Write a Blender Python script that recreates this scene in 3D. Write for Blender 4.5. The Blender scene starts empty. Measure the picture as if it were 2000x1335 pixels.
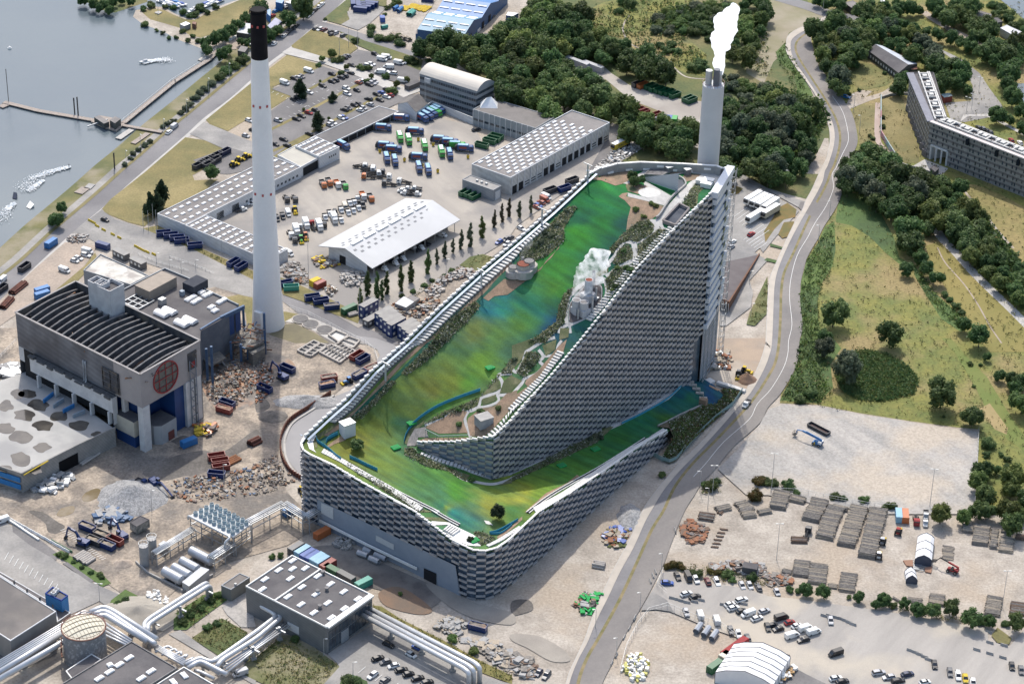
import bpy,bmesh,math,random
import numpy as np
from mathutils import Vector as V3,Matrix as Mx,noise as mnoise
from mathutils.bvhtree import BVHTree
from mathutils.geometry import delaunay_2d_cdt
random.seed(7)
ZV=lambda z:V3((0,0,z))
SC=bpy.context.scene
COL=SC.collection
m_c=math.cos;m_s=math.sin;r_u=random.uniform;r_r=random.random;rg_=range;ON_=bpy.data.objects.new;LK_=COL.objects.link
R=math.radians
FPX,PITCH,ROLL,CAMZ=4828.42,R(30.793),R(1.4848),500.0
_f=V3((0,m_c(PITCH),-m_s(PITCH)))
_r0=V3((1,0,0));_u0=_r0.cross(_f)
CR=_r0*m_c(ROLL)+_u0*m_s(ROLL)
CU=-_r0*m_s(ROLL)+_u0*m_c(ROLL)
cam_d=bpy.data.cameras.new('camera');cam=ON_('camera',cam_d);LK_(cam)
cam_d.sensor_width=36.0;cam_d.lens=FPX/2000*36.0;cam_d.clip_start=5;cam_d.clip_end=6000
cam.matrix_world=Mx(((CR.x,CU.x,-_f.x,0),(CR.y,CU.y,-_f.y,0),(CR.z,CU.z,-_f.z,CAMZ),(0,0,0,1)))
SC.camera=cam
SUN_EL,SUN_AZ=R(54),R(-6)
sv=V3((m_s(SUN_AZ)*m_c(SUN_EL),m_c(SUN_AZ)*m_c(SUN_EL),m_s(SUN_EL)))
sd=bpy.data.lights.new('sun','SUN');sd.energy=2.5;sd.angle=R(0.6);sd.color=(1.0,0.95,0.87)
so=ON_('sun',sd);LK_(so)
so.rotation_euler=(-sv).to_track_quat('-Z','Y').to_euler();so.location=(0,800,600)
W=bpy.data.worlds.new('World');SC.world=W;W.use_nodes=True
_nt=W.node_tree;_bg=_nt.nodes['Background']
_sky=_nt.nodes.new('ShaderNodeTexSky');_sky.sky_type='NISHITA';_sky.sun_disc=False
_sky.sun_elevation=SUN_EL;_sky.sun_rotation=SUN_AZ;_sky.air_density=1.2;_sky.dust_density=3.0
_nt.links.new(_sky.outputs[0],_bg.inputs[0]);_bg.inputs[1].default_value=0.15
SC.view_settings.view_transform='Standard';SC.view_settings.look='None'
SC.view_settings.exposure=0.5;SC.view_settings.gamma=1
SC.cycles.max_bounces=9;SC.cycles.diffuse_bounces=3;SC.cycles.glossy_bounces=2
SC.cycles.transparent_max_bounces=8;SC.cycles.volume_bounces=8
SC.cycles.caustics_reflective=False;SC.cycles.caustics_refractive=False
def ray(px,py):
 return CR*(px-1000)-CU*(py-667.5)+_f*FPX
def G(px,py,z=0.0):
 d=ray(px,py);t=(z-CAMZ)/d.z
 return V3((d.x*t,d.y*t,z))
def op(px,py,A,B):
 d=ray(px,py);n=V3((-(B[1]-A[1]),B[0]-A[0]))
 t=(n.x*A[0]+n.y*A[1])/(n.x*d.x+n.y*d.y)
 return V3((d.x*t,d.y*t,d.z*t+CAMZ))
def proj(v):
 q=V3(v)-ZV(CAMZ);w=q.dot(_f)
 return(1000+FPX*q.dot(CR)/w,667.5-FPX*q.dot(CU)/w)
OY=(0,330,660,995)
def T(i,j,s):
 v=[float(a)for a in s.split()]
 return[(500*i+v[k]/3.926,OY[j]+v[k+1]/3.926)for k in rg_(0,len(v),2)]
def U_(i,j,s):
 v=s.split()
 return[(500*i+float(v[k]),OY[j]+float(v[k+1]))for k in rg_(0,len(v),2)]
def Q(s):
 v=[float(a)for a in s.split()]
 return[(v[k],v[k+1])for k in rg_(0,len(v),2)]
def crv(pts,n=6,closed=False):
 P=[V3(p)for p in pts];out=[];N=len(P)
 for i in rg_(N if closed else N-1):
  p0=P[i-1]if(closed or i>0)else P[0];p1=P[i];p2=P[(i+1)%N]
  p3=P[(i+2)%N]if(closed or i+2<N)else P[-1]
  for k in rg_(n):
   t=k/n
   out.append(0.5*((2*p1)+(p2-p0)*t+(2*p0-5*p1+4*p2-p3)*t*t+(3*p1-p0-3*p2+p3)*t**3))
 if not closed:out.append(P[-1])
 return out
def ipoly(x,y,P):
 c=False;j=len(P)-1
 for i in rg_(len(P)):
  a,b=P[i],P[j]
  if(a[1]>y)!=(b[1]>y)and x<(b[0]-a[0])*(y-a[1])/(b[1]-a[1])+a[0]:c=not c
  j=i
 return c
def lin(r,g,b):
 f=lambda c:((c/255+0.055)/1.055)**2.4 if c>10 else c/255/12.92
 return(f(r),f(g),f(b))
m_={}
def M(name,c,c2=None,scale=0.5,rf_=0.85,metal=0.0,fine=0.0,fs_=6.0,bump=0.0,spec=0.4,stretch=None,rot=0.0,c3=None,big=None,attr=None,emit=None,coat=0,lo=.38,hi=.62,bks=None,waves=None):
 if name in m_:return m_[name]
 m=bpy.data.materials.new(name);m.use_nodes=True;nt=m.node_tree;N=nt.nodes;L=nt.links
 b=N['Principled BSDF'];b.inputs['Roughness'].default_value=rf_;b.inputs['Metallic'].default_value=metal
 b.inputs['Specular IOR Level'].default_value=spec
 if coat:b.inputs['Coat Weight'].default_value=coat
 geo=N.new('ShaderNodeNewGeometry');src=geo.outputs['Position']
 if stretch:
  mp=N.new('ShaderNodeMapping');mp.inputs['Rotation'].default_value=(0,0,rot);mp.inputs['Scale'].default_value=(stretch[0],stretch[1],1)
  mp.vector_type='TEXTURE';L.new(src,mp.inputs[0]);src2=mp.outputs[0]
 else:src2=src
 def noise(sc,det=5,vec=None,ro=.6):
  n=N.new('ShaderNodeTexNoise');n.inputs['Scale'].default_value=sc;n.inputs['Detail'].default_value=det
  n.inputs['Roughness'].default_value=ro;L.new(vec or src,n.inputs[0]);return n.outputs['Fac']
 def ramp(x,a,z):
  r=N.new('ShaderNodeMapRange');r.inputs['From Min'].default_value=a;r.inputs['From Max'].default_value=z;L.new(x,r.inputs[0]);return r.outputs[0]
 def mix(f,a,z,typ='MIX'):
  x=N.new('ShaderNodeMix');x.data_type='RGBA';x.blend_type=typ
  for s,v in((0,f),(6,a),(7,z)):
   if isinstance(v,(tuple,list)):x.inputs[s].default_value=(*v[:3],1)
   elif isinstance(v,(int,float)):x.inputs[s].default_value=v
   else:L.new(v,x.inputs[s])
  return x.outputs[2]
 col=c
 if attr:
  at=N.new('ShaderNodeVertexColor');at.layer_name=attr;col=at.outputs[0]
  if c2:col=mix(ramp(noise(scale,6,src2),lo,hi),col,mix(1.0,col,c2,'MULTIPLY'))
 elif c2:col=mix(ramp(noise(scale,6,src2),lo,hi),c,c2)
 if c3:col=mix(ramp(noise(big or scale/6,4,None,.55),.48,.62),col,c3)
 if fine:
  k=noise(fs_,3,None,.7);k=ramp(k,.25,.75)
  lo_,hi_=1-fine,1+fine
  col=mix(1.0,col,mix(k,(lo_,)*3,(hi_,)*3),'MULTIPLY')
 if waves:
  wv=N.new('ShaderNodeTexWave');wv.inputs['Scale'].default_value=waves[0];wv.bands_direction='DIAGONAL';wv.inputs['Distortion'].default_value=1.5
  L.new(src2,wv.inputs[0]);col=mix(1.0,col,mix(wv.outputs['Fac'],(1-waves[1],)*3,(1+waves[1],)*3),'MULTIPLY')
 if isinstance(col,(tuple,list)):b.inputs['Base Color'].default_value=(*col,1)
 else:L.new(col,b.inputs['Base Color'])
 if bump:
  bp=N.new('ShaderNodeBump');bp.inputs['Strength'].default_value=bump;bp.inputs['Distance'].default_value=0.3
  L.new(noise(fs_,4),bp.inputs['Height']);L.new(bp.outputs[0],b.inputs['Normal'])
 if emit:b.inputs['Emission Color'].default_value=(*emit,1);b.inputs['Emission Strength'].default_value=1
 m_[name]=m;globals()[name]=m;return m
class MB:
 def __init__(s):s.v=[];s.f=[];s.m=[]
 def add(s,vs,fs,mi=0):
  o=len(s.v);s.v+=[tuple(v)for v in vs]
  for f in fs:s.f.append([o+i for i in f]);s.m.append(mi)
  return s
 def quad(s,a,b,c,d,mi=0):return s.add((a,b,c,d),((0,1,2,3),),mi)
 def prism(s,pts,z0,z1,mi=0,mtop=None,bottom=False):
  """pts = plan points (x,y[,..]); z0/z1 numbers or per-point lists"""
  n=len(pts);P=[V3((p[0],p[1]))for p in pts]
  if sum(P[i].x*P[(i+1)%n].y-P[(i+1)%n].x*P[i].y for i in rg_(n))<0:
   P.reverse()
   if not isinstance(z1,(int,float)):z1=list(reversed(z1))
   if not isinstance(z0,(int,float)):z0=list(reversed(z0))
  a=[z0]*n if isinstance(z0,(int,float))else z0;b=[z1]*n if isinstance(z1,(int,float))else z1
  vs=[(P[i].x,P[i].y,a[i])for i in rg_(n)]+[(P[i].x,P[i].y,b[i])for i in rg_(n)]
  s.add(vs,[(i,(i+1)%n,n+(i+1)%n,n+i)for i in rg_(n)],mi)
  s.add(vs[n:],[tuple(rg_(n))],mi if mtop is None else mtop)
  if bottom:s.add(vs[:n],[tuple(reversed(rg_(n)))],mi)
  return s
 def box(s,c,sz,ax=None,mi=0,up=None):
  """c centre, sz sizes, ax = x-axis direction in plan (vector) """
  X=V3((1,0,0))if ax is None else V3((ax[0],ax[1],ax[2]if len(ax)>2 else 0)).normalized()
  Z=ZV(1)if up is None else V3(up).normalized()
  Y=Z.cross(X).normalized();Z=X.cross(Y)
  c=V3(c);h=[k/2 for k in sz]
  vs=[c+X*(h[0]*i)+Y*(h[1]*j)+Z*(h[2]*k)for k in(-1,1)for j in(-1,1)for i in(-1,1)]
  return s.add(vs,((0,2,3,1),(4,5,7,6),(0,1,5,4),(1,3,7,5),(3,2,6,7),(2,0,4,6)),mi)
 def bar(s,a,b,w,h=None,mi=0):
  a=V3(a);b=V3(b);d=b-a
  up=ZV(1)if abs(d.normalized().z)<.95 else V3((0,1,0))
  X=d.normalized();Y=up.cross(X).normalized();Z=X.cross(Y);h=h or w;c=(a+b)/2
  vs=[c+X*(d.length/2*i)+Y*(w/2*j)+Z*(h/2*k)for k in(-1,1)for j in(-1,1)for i in(-1,1)]
  return s.add(vs,((0,2,3,1),(4,5,7,6),(0,1,5,4),(1,3,7,5),(3,2,6,7),(2,0,4,6)),mi)
 def cyl(s,a,b,r0,r1=None,n=12,mi=0,caps=True):
  a=V3(a);b=V3(b);d=(b-a).normalized();r1=r0 if r1 is None else r1
  X=d.orthogonal().normalized();Y=d.cross(X)
  ring=lambda p,r:[p+X*(r*m_c(6.2832*i/n))+Y*(r*m_s(6.2832*i/n))for i in rg_(n)]
  vs=ring(a,r0)+ring(b,r1)
  s.add(vs,[(i,(i+1)%n,n+(i+1)%n,n+i)for i in rg_(n)],mi)
  if caps:s.add(vs[n:],[tuple(rg_(n))],mi);s.add(vs[:n],[tuple(reversed(rg_(n)))],mi)
  return s
 def tube(s,pts,r,n=8,mi=0):
  P=[V3(p)for p in pts];k=len(P);vs=[]
  up=V3((0.01,0.02,1)).normalized()
  for i in rg_(k):
   d=((P[min(i+1,k-1)]-P[max(i-1,0)])).normalized()
   X=d.cross(up)
   if X.length<.1:X=d.cross(V3((1,0,0)))
   X.normalize();Y=X.cross(d)
   vs+=[P[i]+X*(r*m_c(6.2832*j/n))+Y*(r*m_s(6.2832*j/n))for j in rg_(n)]
  fs=[(i*n+j,i*n+(j+1)%n,(i+1)*n+(j+1)%n,(i+1)*n+j)for i in rg_(k-1)for j in rg_(n)]
  fs+=[tuple(reversed(rg_(n))),tuple((k-1)*n+j for j in rg_(n))]
  return s.add(vs,fs,mi)
 def mesh(s,name,mats,org=None,smooth=False):
  me=bpy.data.meshes.new(name)
  v=s.v if org is None else[(a-org[0],b-org[1],c-org[2])for a,b,c in s.v]
  me.from_pydata(v,[],s.f)
  mats=mats if isinstance(mats,(list,tuple))else[mats]
  for m in mats:me.materials.append(m)
  if len(mats)>1:me.polygons.foreach_set('material_index',s.m)
  if smooth:me.polygons.foreach_set('use_smooth',[True]*len(s.f))
  me.update();return me
 def b(s,name,mats,parent=None,smooth=False):
  org=tuple(parent.get('_o',(0,0,0)))if parent is not None else None
  if parent is None and s.v:
   xs=[v[0]for v in s.v];ys=[v[1]for v in s.v]
   org=((min(xs)+max(xs))/2,(min(ys)+max(ys))/2,min(v[2]for v in s.v))
  o=ON_(name,s.mesh(name,mats,org,smooth));LK_(o)
  if parent is not None:o.parent=parent
  elif org:o.location=org
  return o
ALL=[]
def tag(o,label,cat,group=None):
 o['label']=label;o['category']=cat
 if group:o['group']=group
 ALL.append(o);return o
def thing(name,label,cat,loc=(0,0,0),group=None):
 o=ON_(name,None);LK_(o);o.location=loc;o.empty_display_size=.5
 o['_o']=tuple(loc);return tag(o,label,cat,group)
def stc(o,kind='structure'):o['kind']=kind;return o
def cpt(o,parent=None):
 c=o.copy();LK_(c)
 if parent is not None:c.parent=parent
 for ch in o.children:cpt(ch,c)
 return c
LV=[0];SHEETS=[]
def GZ(px,py):
 return max([z for p,z in SHEETS if ipoly(px,py,p)],default=0.0)
def GG(px,py):return G(px,py,GZ(px,py))
def sh(name,pts,mat,lev=None,z=None,kind='structure'):
 LV[0]+=1
 z=0.02+LV[0]*0.003 if z is None else z
 SHEETS.append(([tuple(p[:2])for p in pts],z))
 vs=[G(p[0],p[1],z)for p in pts];vs=[v for i,v in enumerate(vs)if(v-vs[i-1]).length>.02]
 s=MB();s.add(vs,[tuple(rg_(len(vs)))])
 o=s.b(name,mat);
 if o.data.polygons[0].normal.z<0:o.data.flip_normals()
 return stc(o,kind)
GRAVEL=M('gravel',(.29,.255,.215),(.43,.385,.33),.09,fine=.3,fs_=1.1,c3=(.36,.30,.235),big=.03)
GRAVELG=M('grey_gravel',(.29,.28,.265),(.40,.375,.345),.12,fine=.26,fs_=1.1,c3=(.42,.365,.30),big=.03,stretch=(1,5),rot=.62)
DIRT=M('demolition_dirt',(.20,.17,.14),(.385,.32,.25),.10,fine=.42,fs_=1.0,c3=(.155,.14,.125),big=.045,hi=.6,lo=.4)
SAND=M('sandy_lot',(.38,.31,.25),(.31,.26,.215),.1,fine=.22,fs_=1.0)
ASPH=M('asphalt',(.145,.14,.14),(.195,.185,.18),.1,fine=.16,fs_=1.4,c3=(.13,.125,.125),big=.03)
ROADM=M('road_asphalt',(.185,.18,.185),(.24,.232,.23),.05,fine=.1,fs_=1.2,c3=(.155,.15,.155),big=.025)
ROADB=M('worn_road',(.20,.185,.175),(.25,.23,.21),.04,fine=.1,fs_=1.2,c3=(.165,.155,.15),big=.02,stretch=(1,5),rot=-.8)
PALE=M('pale_asphalt',(.25,.24,.225),(.32,.305,.285),.1,fine=.14,fs_=1.1,c3=(.20,.195,.19),big=.04)
CONC=M('concrete_paving',(.46,.44,.41),(.39,.375,.35),.15,fine=.1,fs_=1.5)
LAWN=M('dry_lawn',(.20,.165,.065),(.14,.13,.05),.08,fine=.28,fs_=1.1,c3=(.25,.205,.09),big=.03)
MEADOW=M('meadow_grass',(.195,.185,.045),(.115,.14,.036),.07,fine=.38,fs_=.9,c3=(.25,.195,.085),big=.025)
LUSH=M('lush_grass',(.065,.115,.03),(.10,.15,.035),.05,fine=.3,fs_=1.0,c3=(.05,.09,.028),big=.03)
SCRUBG=M('scrub_ground',(.075,.10,.034),(.12,.125,.04),.06,fine=.3,fs_=.9,c3=(.16,.14,.06),big=.03)
WATER=M('water',(.085,.115,.14),(.10,.13,.15),.01,rf_=.22,spec=.5,bump=.25,fs_=.35,c3=(.12,.15,.165),big=.006)
SOILD=M('dark_soil',(.105,.095,.085),(.16,.145,.13),.12,fine=.3,fs_=1.2)
s=MB();s.add([(-2500,-200,0),(2500,-200,0),(2500,4500,0),(-2500,4500,0)],[(0,1,2,3)])
stc(s.b('ground',GRAVEL))
def wz(P,z=0):return[G(p[0],p[1],z)for p in P]
def offs(P,d):
 out=[]
 for i,p in enumerate(P):
  t=(P[min(i+1,len(P)-1)]-P[max(i-1,0)]);t.z=0;t.normalize()
  out.append(V3((p.x-t.y*d,p.y+t.x*d,0)))
 return out
def band(name,A,B,mat,z=None,kind='structure'):
 LV[0]+=1;z=.02+LV[0]*.003 if z is None else z
 n=min(len(A),len(B));s=MB()
 s.add([(p[0],p[1],z)for p in A[:n]]+[(p[0],p[1],z)for p in B[:n]],[(i,i+1,n+i+1,n+i)for i in rg_(n-1)])
 o=s.b(name,mat)
 SHEETS.append(([proj((p[0],p[1],z))for p in A[:n]]+[proj((p[0],p[1],z))for p in reversed(B[:n])],z))
 if o.data.polygons[0].normal.z<0:o.data.flip_normals()
 return stc(o,kind)
def rbn(name,P,w,mat,n=5,kind='structure',z=None):
 C=[V3((p.x,p.y,0))for p in wz(crv(P,n))]
 return band(name,offs(C,w/2),offs(C,-w/2),mat,kind=kind,z=z)
shore=T(0,1,'-200 900 0 740 100 650 300 480 480 340 640 215 700 150 870 10')+T(0,0,'900 1310 1000 1200 1130 1090 1230 1010 1370 880 1480 740 1600 640 1700 560 1730 500 1700 440 1690 385 1640 420 1540 370 1350 300 1250 240 1100 190 1020 130 1040 80 1170 50 1250 55 1330 100 1420 140 1480 140 1550 105 1660 55 1820 0 2000 -60')
sh('water',shore+Q('520 -260 -500 -260 -500 560'),WATER)
sh('lawn',U_(0,0,'276 23 298 16 321 20 339 29 362 38 380 39 397 30 423 19 466 1 522 -18 522 -5 484 28 446 59 408 69 392 74 369 68 352 55 318 45 293 38'),LAWN)
sh('headland',U_(0,0,'178 8 194 19 224 25 234 22 288 4 288 -8 153 -8 163 3'),SCRUBG)
R1=T(3,0,'440 120 345 200 330 300 370 460 450 590 560 740 640 860 680 1000 685 1100 640 1200 590 1310')+T(3,1,'565 60 575 160 520 300 430 440 380 540 300 680 255 850 245 1000 265 1200 240 1330')+T(3,2,'235 130 200 250 100 420 0 530')+T(2,2,'1900 650 1700 830 1560 1000 1450 1120 1400 1200 1320 1330')+T(2,3,'1220 260 1160 420 1060 620 1000 730 930 850 820 1040 760 1190 690 1335 560 1700')
R1w=[V3((p.x,p.y,0))for p in wz(crv(R1,4))]
sh('field',R1[:24]+U_(3,2,'23 127 99 130 178 146 280 162 369 174 413 178 408 255 405 340 500 349')+Q('2200 1040 2400 -150 1560 -150 1570 0'),MEADOW)
sh('field',Q('835 60 1010 20 1060 -60 1560 -60 1580 10 1600 40 1545 70 1540 120 1620 250 1630 310 1600 395 1540 380 1430 345 1380 330 1180 320 1200 250 1130 200 1000 190 900 130'),SCRUBG)  # scrub colour kept dark so gaps under the trees look shaded
sh('field',U_(2,0,'143 23 178 5 242 -8 326 -5 362 3 382 15 380 56 336 64 331 84 352 84 380 107 377 150 339 143 293 122 242 99 217 76 150 59'),MEADOW)
sh('field',U_(2,0,'458 143 453 107 471 64 479 15 500 5')+U_(3,0,'15 -5 107 33 41 64 31 89 25 107 10 122')+U_(2,0,'492 163'),M('bare_ground',(.27,.235,.17),(.20,.19,.10),.05,fine=.2,c3=(.33,.29,.23),big=.02))
sh('field',U_(3,0,'15 102 33 84 41 110 84 176 89 188 61 199 51 143 20 120'),LUSH)
sh('path',U_(3,0,'74 339 84 318 102 288 110 270 118 270 120 288 112 313 99 340'),GRAVEL)
sh('path',U_(2,0,'71 98 107 135 127 163 183 155 229 194 293 219 341 239 354 288 377 290 380 199 331 194 229 166 194 143 176 127 143 117 107 102 84 93'),M('pale_yard',(.42,.39,.345),(.36,.33,.29),.05,fine=.14,c3=(.30,.27,.24),big=.03))
sh('path',U_(2,0,'143 340 188 301 191 260 217 265 245 275 265 283 229 306 168 340'),GRAVELG)
sh('field',U_(3,1,'143 46 191 48 219 84 245 132 257 173 275 183 260 188 229 163 199 132 163 110 132 104 135 76'),LUSH)
sh('field',U_(3,1,'130 102 132 158 125 191 104 224 97 255 97 293 107 340 64 340 67 306 62 255 65 217 76 178 98 143 112 112'),LUSH)
sh('field',U_(3,2,'61 0 127 0 143 20 122 51 127 97 97 127 23 122 52 64 61 33'),LUSH)
sh('field',U_(3,1,'280 178 301 211 326 242 369 280 397 306 377 318 339 293 306 242 288 211'),LUSH)
sh('field',U_(3,2,'357 0 397 46 428 76 458 127 500 191 500 219 469 199 433 153 408 102 367 31 339 0'),M('mown_grass',(.12,.16,.035),(.16,.175,.045),.05,fine=.2))
sh('field',U_(3,2,'413 138 433 127 469 176 466 188 443 178'),M('straw_grass',(.33,.25,.12),(.26,.21,.09),.06,fine=.25))
sh('field',U_(3,1,'308 150 331 143 357 153 408 209 448 255 500 298 500 357 433 357 382 301 352 242 316 178'),M('dry_meadow',(.24,.195,.06),(.18,.165,.045),.03,fine=.2,stretch=(1,5),rot=-.95))
sh('field',U_(3,1,'374 28 408 31 458 51 500 74 500 194 484 163 448 122 418 79 392 51'),M('hill_grass',(.26,.20,.08),(.17,.155,.05),.04,fine=.3,fs_=.6))
rbn('path',U_(3,1,'326 110 339 135 369 166 400 201 433 234 471 270 509 308'),4.2,CONC)
rbn('path',U_(3,1,'373 29 390 51 420 84 448 120 479 155'),1.2,GRAVEL)
rbn('path',U_(3,1,'331 153 346 183 382 224 410 265 433 306 456 340'),.6,SAND)
rbn('path',U_(2,0,'229 31 219 46 217 61 229 84 255 97 293 112 311 127 339 150 382 155'),.9,GRAVEL)
sh('lawn',U_(3,0,'220 194 260 188 270 211 280 255 298 295 293 318 257 318 242 293 220 262'),LAWN)
sh('lawn',U_(3,0,'163 217 178 208 211 204 211 275 209 288 178 283 176 257'),LAWN)
rbn('path',U_(3,0,'215 201 214 270 229 293 255 323 275 340'),2.6,M('pink_path',(.36,.28,.24),(.40,.32,.28),.1))
sh('parking_lot',U_(3,0,'293 76 331 93 377 115 413 143 433 173 456 204 466 229 433 229 382 239 357 234 346 201 397 197 400 168 382 132 344 104'),PALE)
sh('path',U_(3,0,'374 239 390 227 428 227 500 265 500 260 433 222 382 224'),CONC)
rbn('path',U_(3,0,'257 150 252 166 229 183 194 194 153 211'),4,GRAVEL)
sh('path',U_(3,0,'163 183 183 176 204 178 178 201 153 204'),GRAVEL)
rbn('path',U_(3,0,'303 23 331 43 369 64 413 84 448 104'),4.5,M('rail_gravel',(.40,.34,.28),(.33,.28,.23),.1))
sh('path',U_(3,0,'285 323 306 311 352 329 339 343 301 340'),CONC)
sh('water',U_(3,0,'448 -5 471 13 500 38 560 76 560 -15'),WATER)
sh('water',U_(3,0,'485 163 489 183 500 204 535 229 535 163'),WATER)
rbn('road',U_(3,0,'-15 -15 38 1 84 15 120 28 153 34 183 42'),9,ROADM)
sh('field',U_(3,0,'160 122 178 117 229 135 255 150 229 168 183 176 163 163'),M('wild_grass',(.20,.17,.06),(.12,.13,.04),.06,fine=.3,fs_=.7))
Lq=T(0,1,'-150 970 0 840 170 705 400 490 600 320 780 165 950 10')+T(0,0,'1090 1190 1290 1010 1400 920 1560 790 1750 630 1940 470')+T(1,0,'80 350 200 250 310 165 400 110 560 -20 700 -140')
Lqw=[V3((p.x,p.y,0))for p in wz(crv(Lq,3))]
Rq=T(0,1,'-150 1090 0 1010 280 740 500 540 650 410 785 300 950 150 1110 10')+T(0,0,'1420 1040 1560 910 1760 760 1940 600')+T(1,0,'90 490 260 365 420 225 520 160 670 10 830 -140')
Rqw=[V3((p.x,p.y,0))for p in wz(crv(Rq,3))]
band('field',offs(Lqw,5.2),offs(Lqw,14),M('bank_grass',(.17,.155,.06),(.10,.11,.04),.08,fine=.35,c3=(.24,.21,.14),big=.05))
band('pavement',offs(Lqw,1.6),offs(Lqw,5.2),PALE)
band('field',offs(Lqw,0),offs(Lqw,1.8),M('verge',(.15,.135,.055),(.20,.17,.08),.1,fine=.3))
sh('road',[proj(p)for p in Lqw]+[proj(p)for p in reversed(Rqw)],ROADM)
band('pavement',offs(Rqw,0),offs(Rqw,-2.2),CONC)
sh('lawn',Q('197 410 217 388 283 336 362 268 400 274 455 300 402 328 376 342 380 352 425 350 400 372 310 420 282 442 250 434 215 420'),LAWN)
sh('lawn',Q('402 234 498 156 561 107 622 125 633 130 532 170 568 188 528 214 500 222 445 256 410 243'),LAWN)
sh('road',Q('370 262 398 238 445 257 505 282 560 262 620 285 600 290 505 310 455 298 400 274'),PALE)
sh('yard',U_(0,0,'377 313 418 298 448 288 500 303 500 329 448 340 433 340'),ASPH)
sh('road',U_(0,1,'167 103 200 78 204 84 224 97 270 112 306 127 382 158 500 217')+U_(1,1,'51 245 107 265 158 285 201 302 229 321 285 343 237 343 176 340 143 317 84 283 48 255')+U_(0,1,'500 257 400 231 323 196 224 163 191 145 153 125 138 127'),PALE)
sh('road',U_(1,1,'48 242 107 265 158 285 201 302 245 323 285 343 237 343 176 331 143 312 84 280 51 257'),ROADM)
sh('road',U_(1,2,'176 -15 194 -5 234 0 275 15 275 51 183 143 107 229 97 278 71 250 51 219 49 194 57 168 76 150 122 125 148 116 183 102 229 59 242 33 237 23 204 5'),M('grey_road',(.27,.265,.265),(.31,.30,.30),.05,fine=.08))
sh('yard',U_(0,1,'73 190 127 143 163 145 190 150 166 188 132 217 97 246 33 283 0 306 -51 331 -51 280 0 256'),SAND)
sh('lawn',U_(0,1,'278 116 308 110 382 150 500 201 500 219 382 159 306 127'),LAWN)
sh('lawn',U_(0,1,'97 246 132 217 166 188 186 163 191 178 153 217 107 245'),LAWN)
sh('yard',Q('-150 640 40 640 120 620 420 560 470 575 555 640 640 640 720 690 740 715 690 740 640 780 590 800 550 850 540 900 560 960 600 1000 620 1030 560 1065 470 1090 380 1120 310 1180 240 1160 140 1090 60 1035 -150 920'),DIRT)
sh('lawn',U_(0,1,'441 250 466 245 500 252 500 293')+U_(1,1,'56 278 82 283 66 295 46 306')+U_(0,1,'484 311 479 280'),LAWN)
sh('path',U_(1,1,'56 298 84 283 117 293 183 323 153 339 122 321 87 301'),CONC)
sh('field',U_(1,1,'25 323 56 303 76 301 117 321 143 339 76 340'),M('mossy_ground',(.14,.125,.08),(.20,.175,.10),.1,fine=.3))
for nm,pts,mt in(('soil',U_(0,2,'278 265 306 245 344 229 397 219 433 224 500 178 500 204 458 229 428 245 405 260 357 270 318 278'),SOILD),('soil',U_(0,2,'334 201 357 190 372 196 357 211 339 204'),SOILD),('soil',U_(1,2,'0 112 15 115 28 132 15 143 0 143'),SOILD),('soil',U_(1,2,'5 64 33 66 61 84 41 94 15 89'),SOILD),('soil',U_(0,3,'56 3 84 5 112 23 127 33 112 46 94 43 87 25'),SOILD),('soil',U_(0,2,'397 51 433 61 500 38 500 122 433 143 397 102'),M('rubble_ground',(.28,.24,.20),(.16,.145,.13),.25,fine=.4,fs_=1.0,c3=(.36,.22,.14),big=.08)),('soil',U_(1,2,'0 31 61 38 84 76 38 84 0 107'),rubble_ground),('soil',U_(1,3,'102 76 178 71 255 107 329 140 369 163 331 194 267 163 194 143 153 112'),M('wet_track',(.15,.14,.13),(.25,.23,.205),.12,fine=.25,c3=(.11,.10,.095),big=.06)),('soil',U_(1,3,'239 163 267 150 298 158 344 194 318 204 255 188'),M('red_soil',(.22,.14,.09),(.16,.12,.09),.1,fine=.3)),('soil',U_(2,3,'0 178 33 176 41 194 15 204 0 204'),SOILD),('soil',U_(2,3,'0 242 46 245 76 257 107 278 112 295 76 295 31 270 0 255'),M('damp_gravel',(.26,.235,.205),(.32,.29,.25),.1,fine=.2)),('soil',U_(1,3,'331 143 395 163 433 183 500 201 500 224 433 214 377 188'),damp_gravel),('puddle',U_(0,2,'160 311 168 301 188 293 197 298 194 309 176 318 163 318'),M('muddy_puddle',(.16,.12,.06),(.2,.16,.1),.3,rf_=.08)),('puddle',U_(0,3,'111 8 120 -3 143 -8 145 3 132 11 115 13'),muddy_puddle),):sh(nm,crv(pts,4,True),mt)  # the two gravel patches are just a tone darker than the ground around
sh('road',U_(0,3,'-15 5 0 18 25 33 112 102 183 143 229 163 255 178 214 191 194 178 138 204 110 199 0 125 -15 112'),PALE)
sh('road',U_(0,3,'-15 112 0 120 89 178 112 199 135 199 132 204 107 224 112 280 0 329 -15 331'),ASPH)
sh('parking_lot',U_(0,3,'23 25 46 33 112 84 110 99 59 69 25 43'),ASPH)
sh('parking_lot',U_(0,3,'122 104 143 99 188 132 178 143'),ASPH)
sh('lawn',U_(0,3,'102 87 120 79 204 130 217 143 199 150 183 138 132 102'),LUSH)
sh('lawn',U_(0,3,'211 191 217 176 245 155 270 168 245 173 224 194'),LUSH)
sh('field',U_(0,3,'224 194 242 176 270 171 318 191 339 201 339 224 318 237 280 227'),M('heap_ground',(.30,.275,.235),(.36,.33,.28),.15,fine=.3))
sh('field',U_(0,3,'339 204 397 166 433 158 443 176 408 201 364 234 339 234'),LUSH)
sh('path',U_(0,3,'329 242 352 234 433 293 500 331 500 343 479 331 418 295'),PALE)
sh('lawn',U_(0,3,'374 250 433 211 484 239 446 280 428 285'),SCRUBG)
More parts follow.
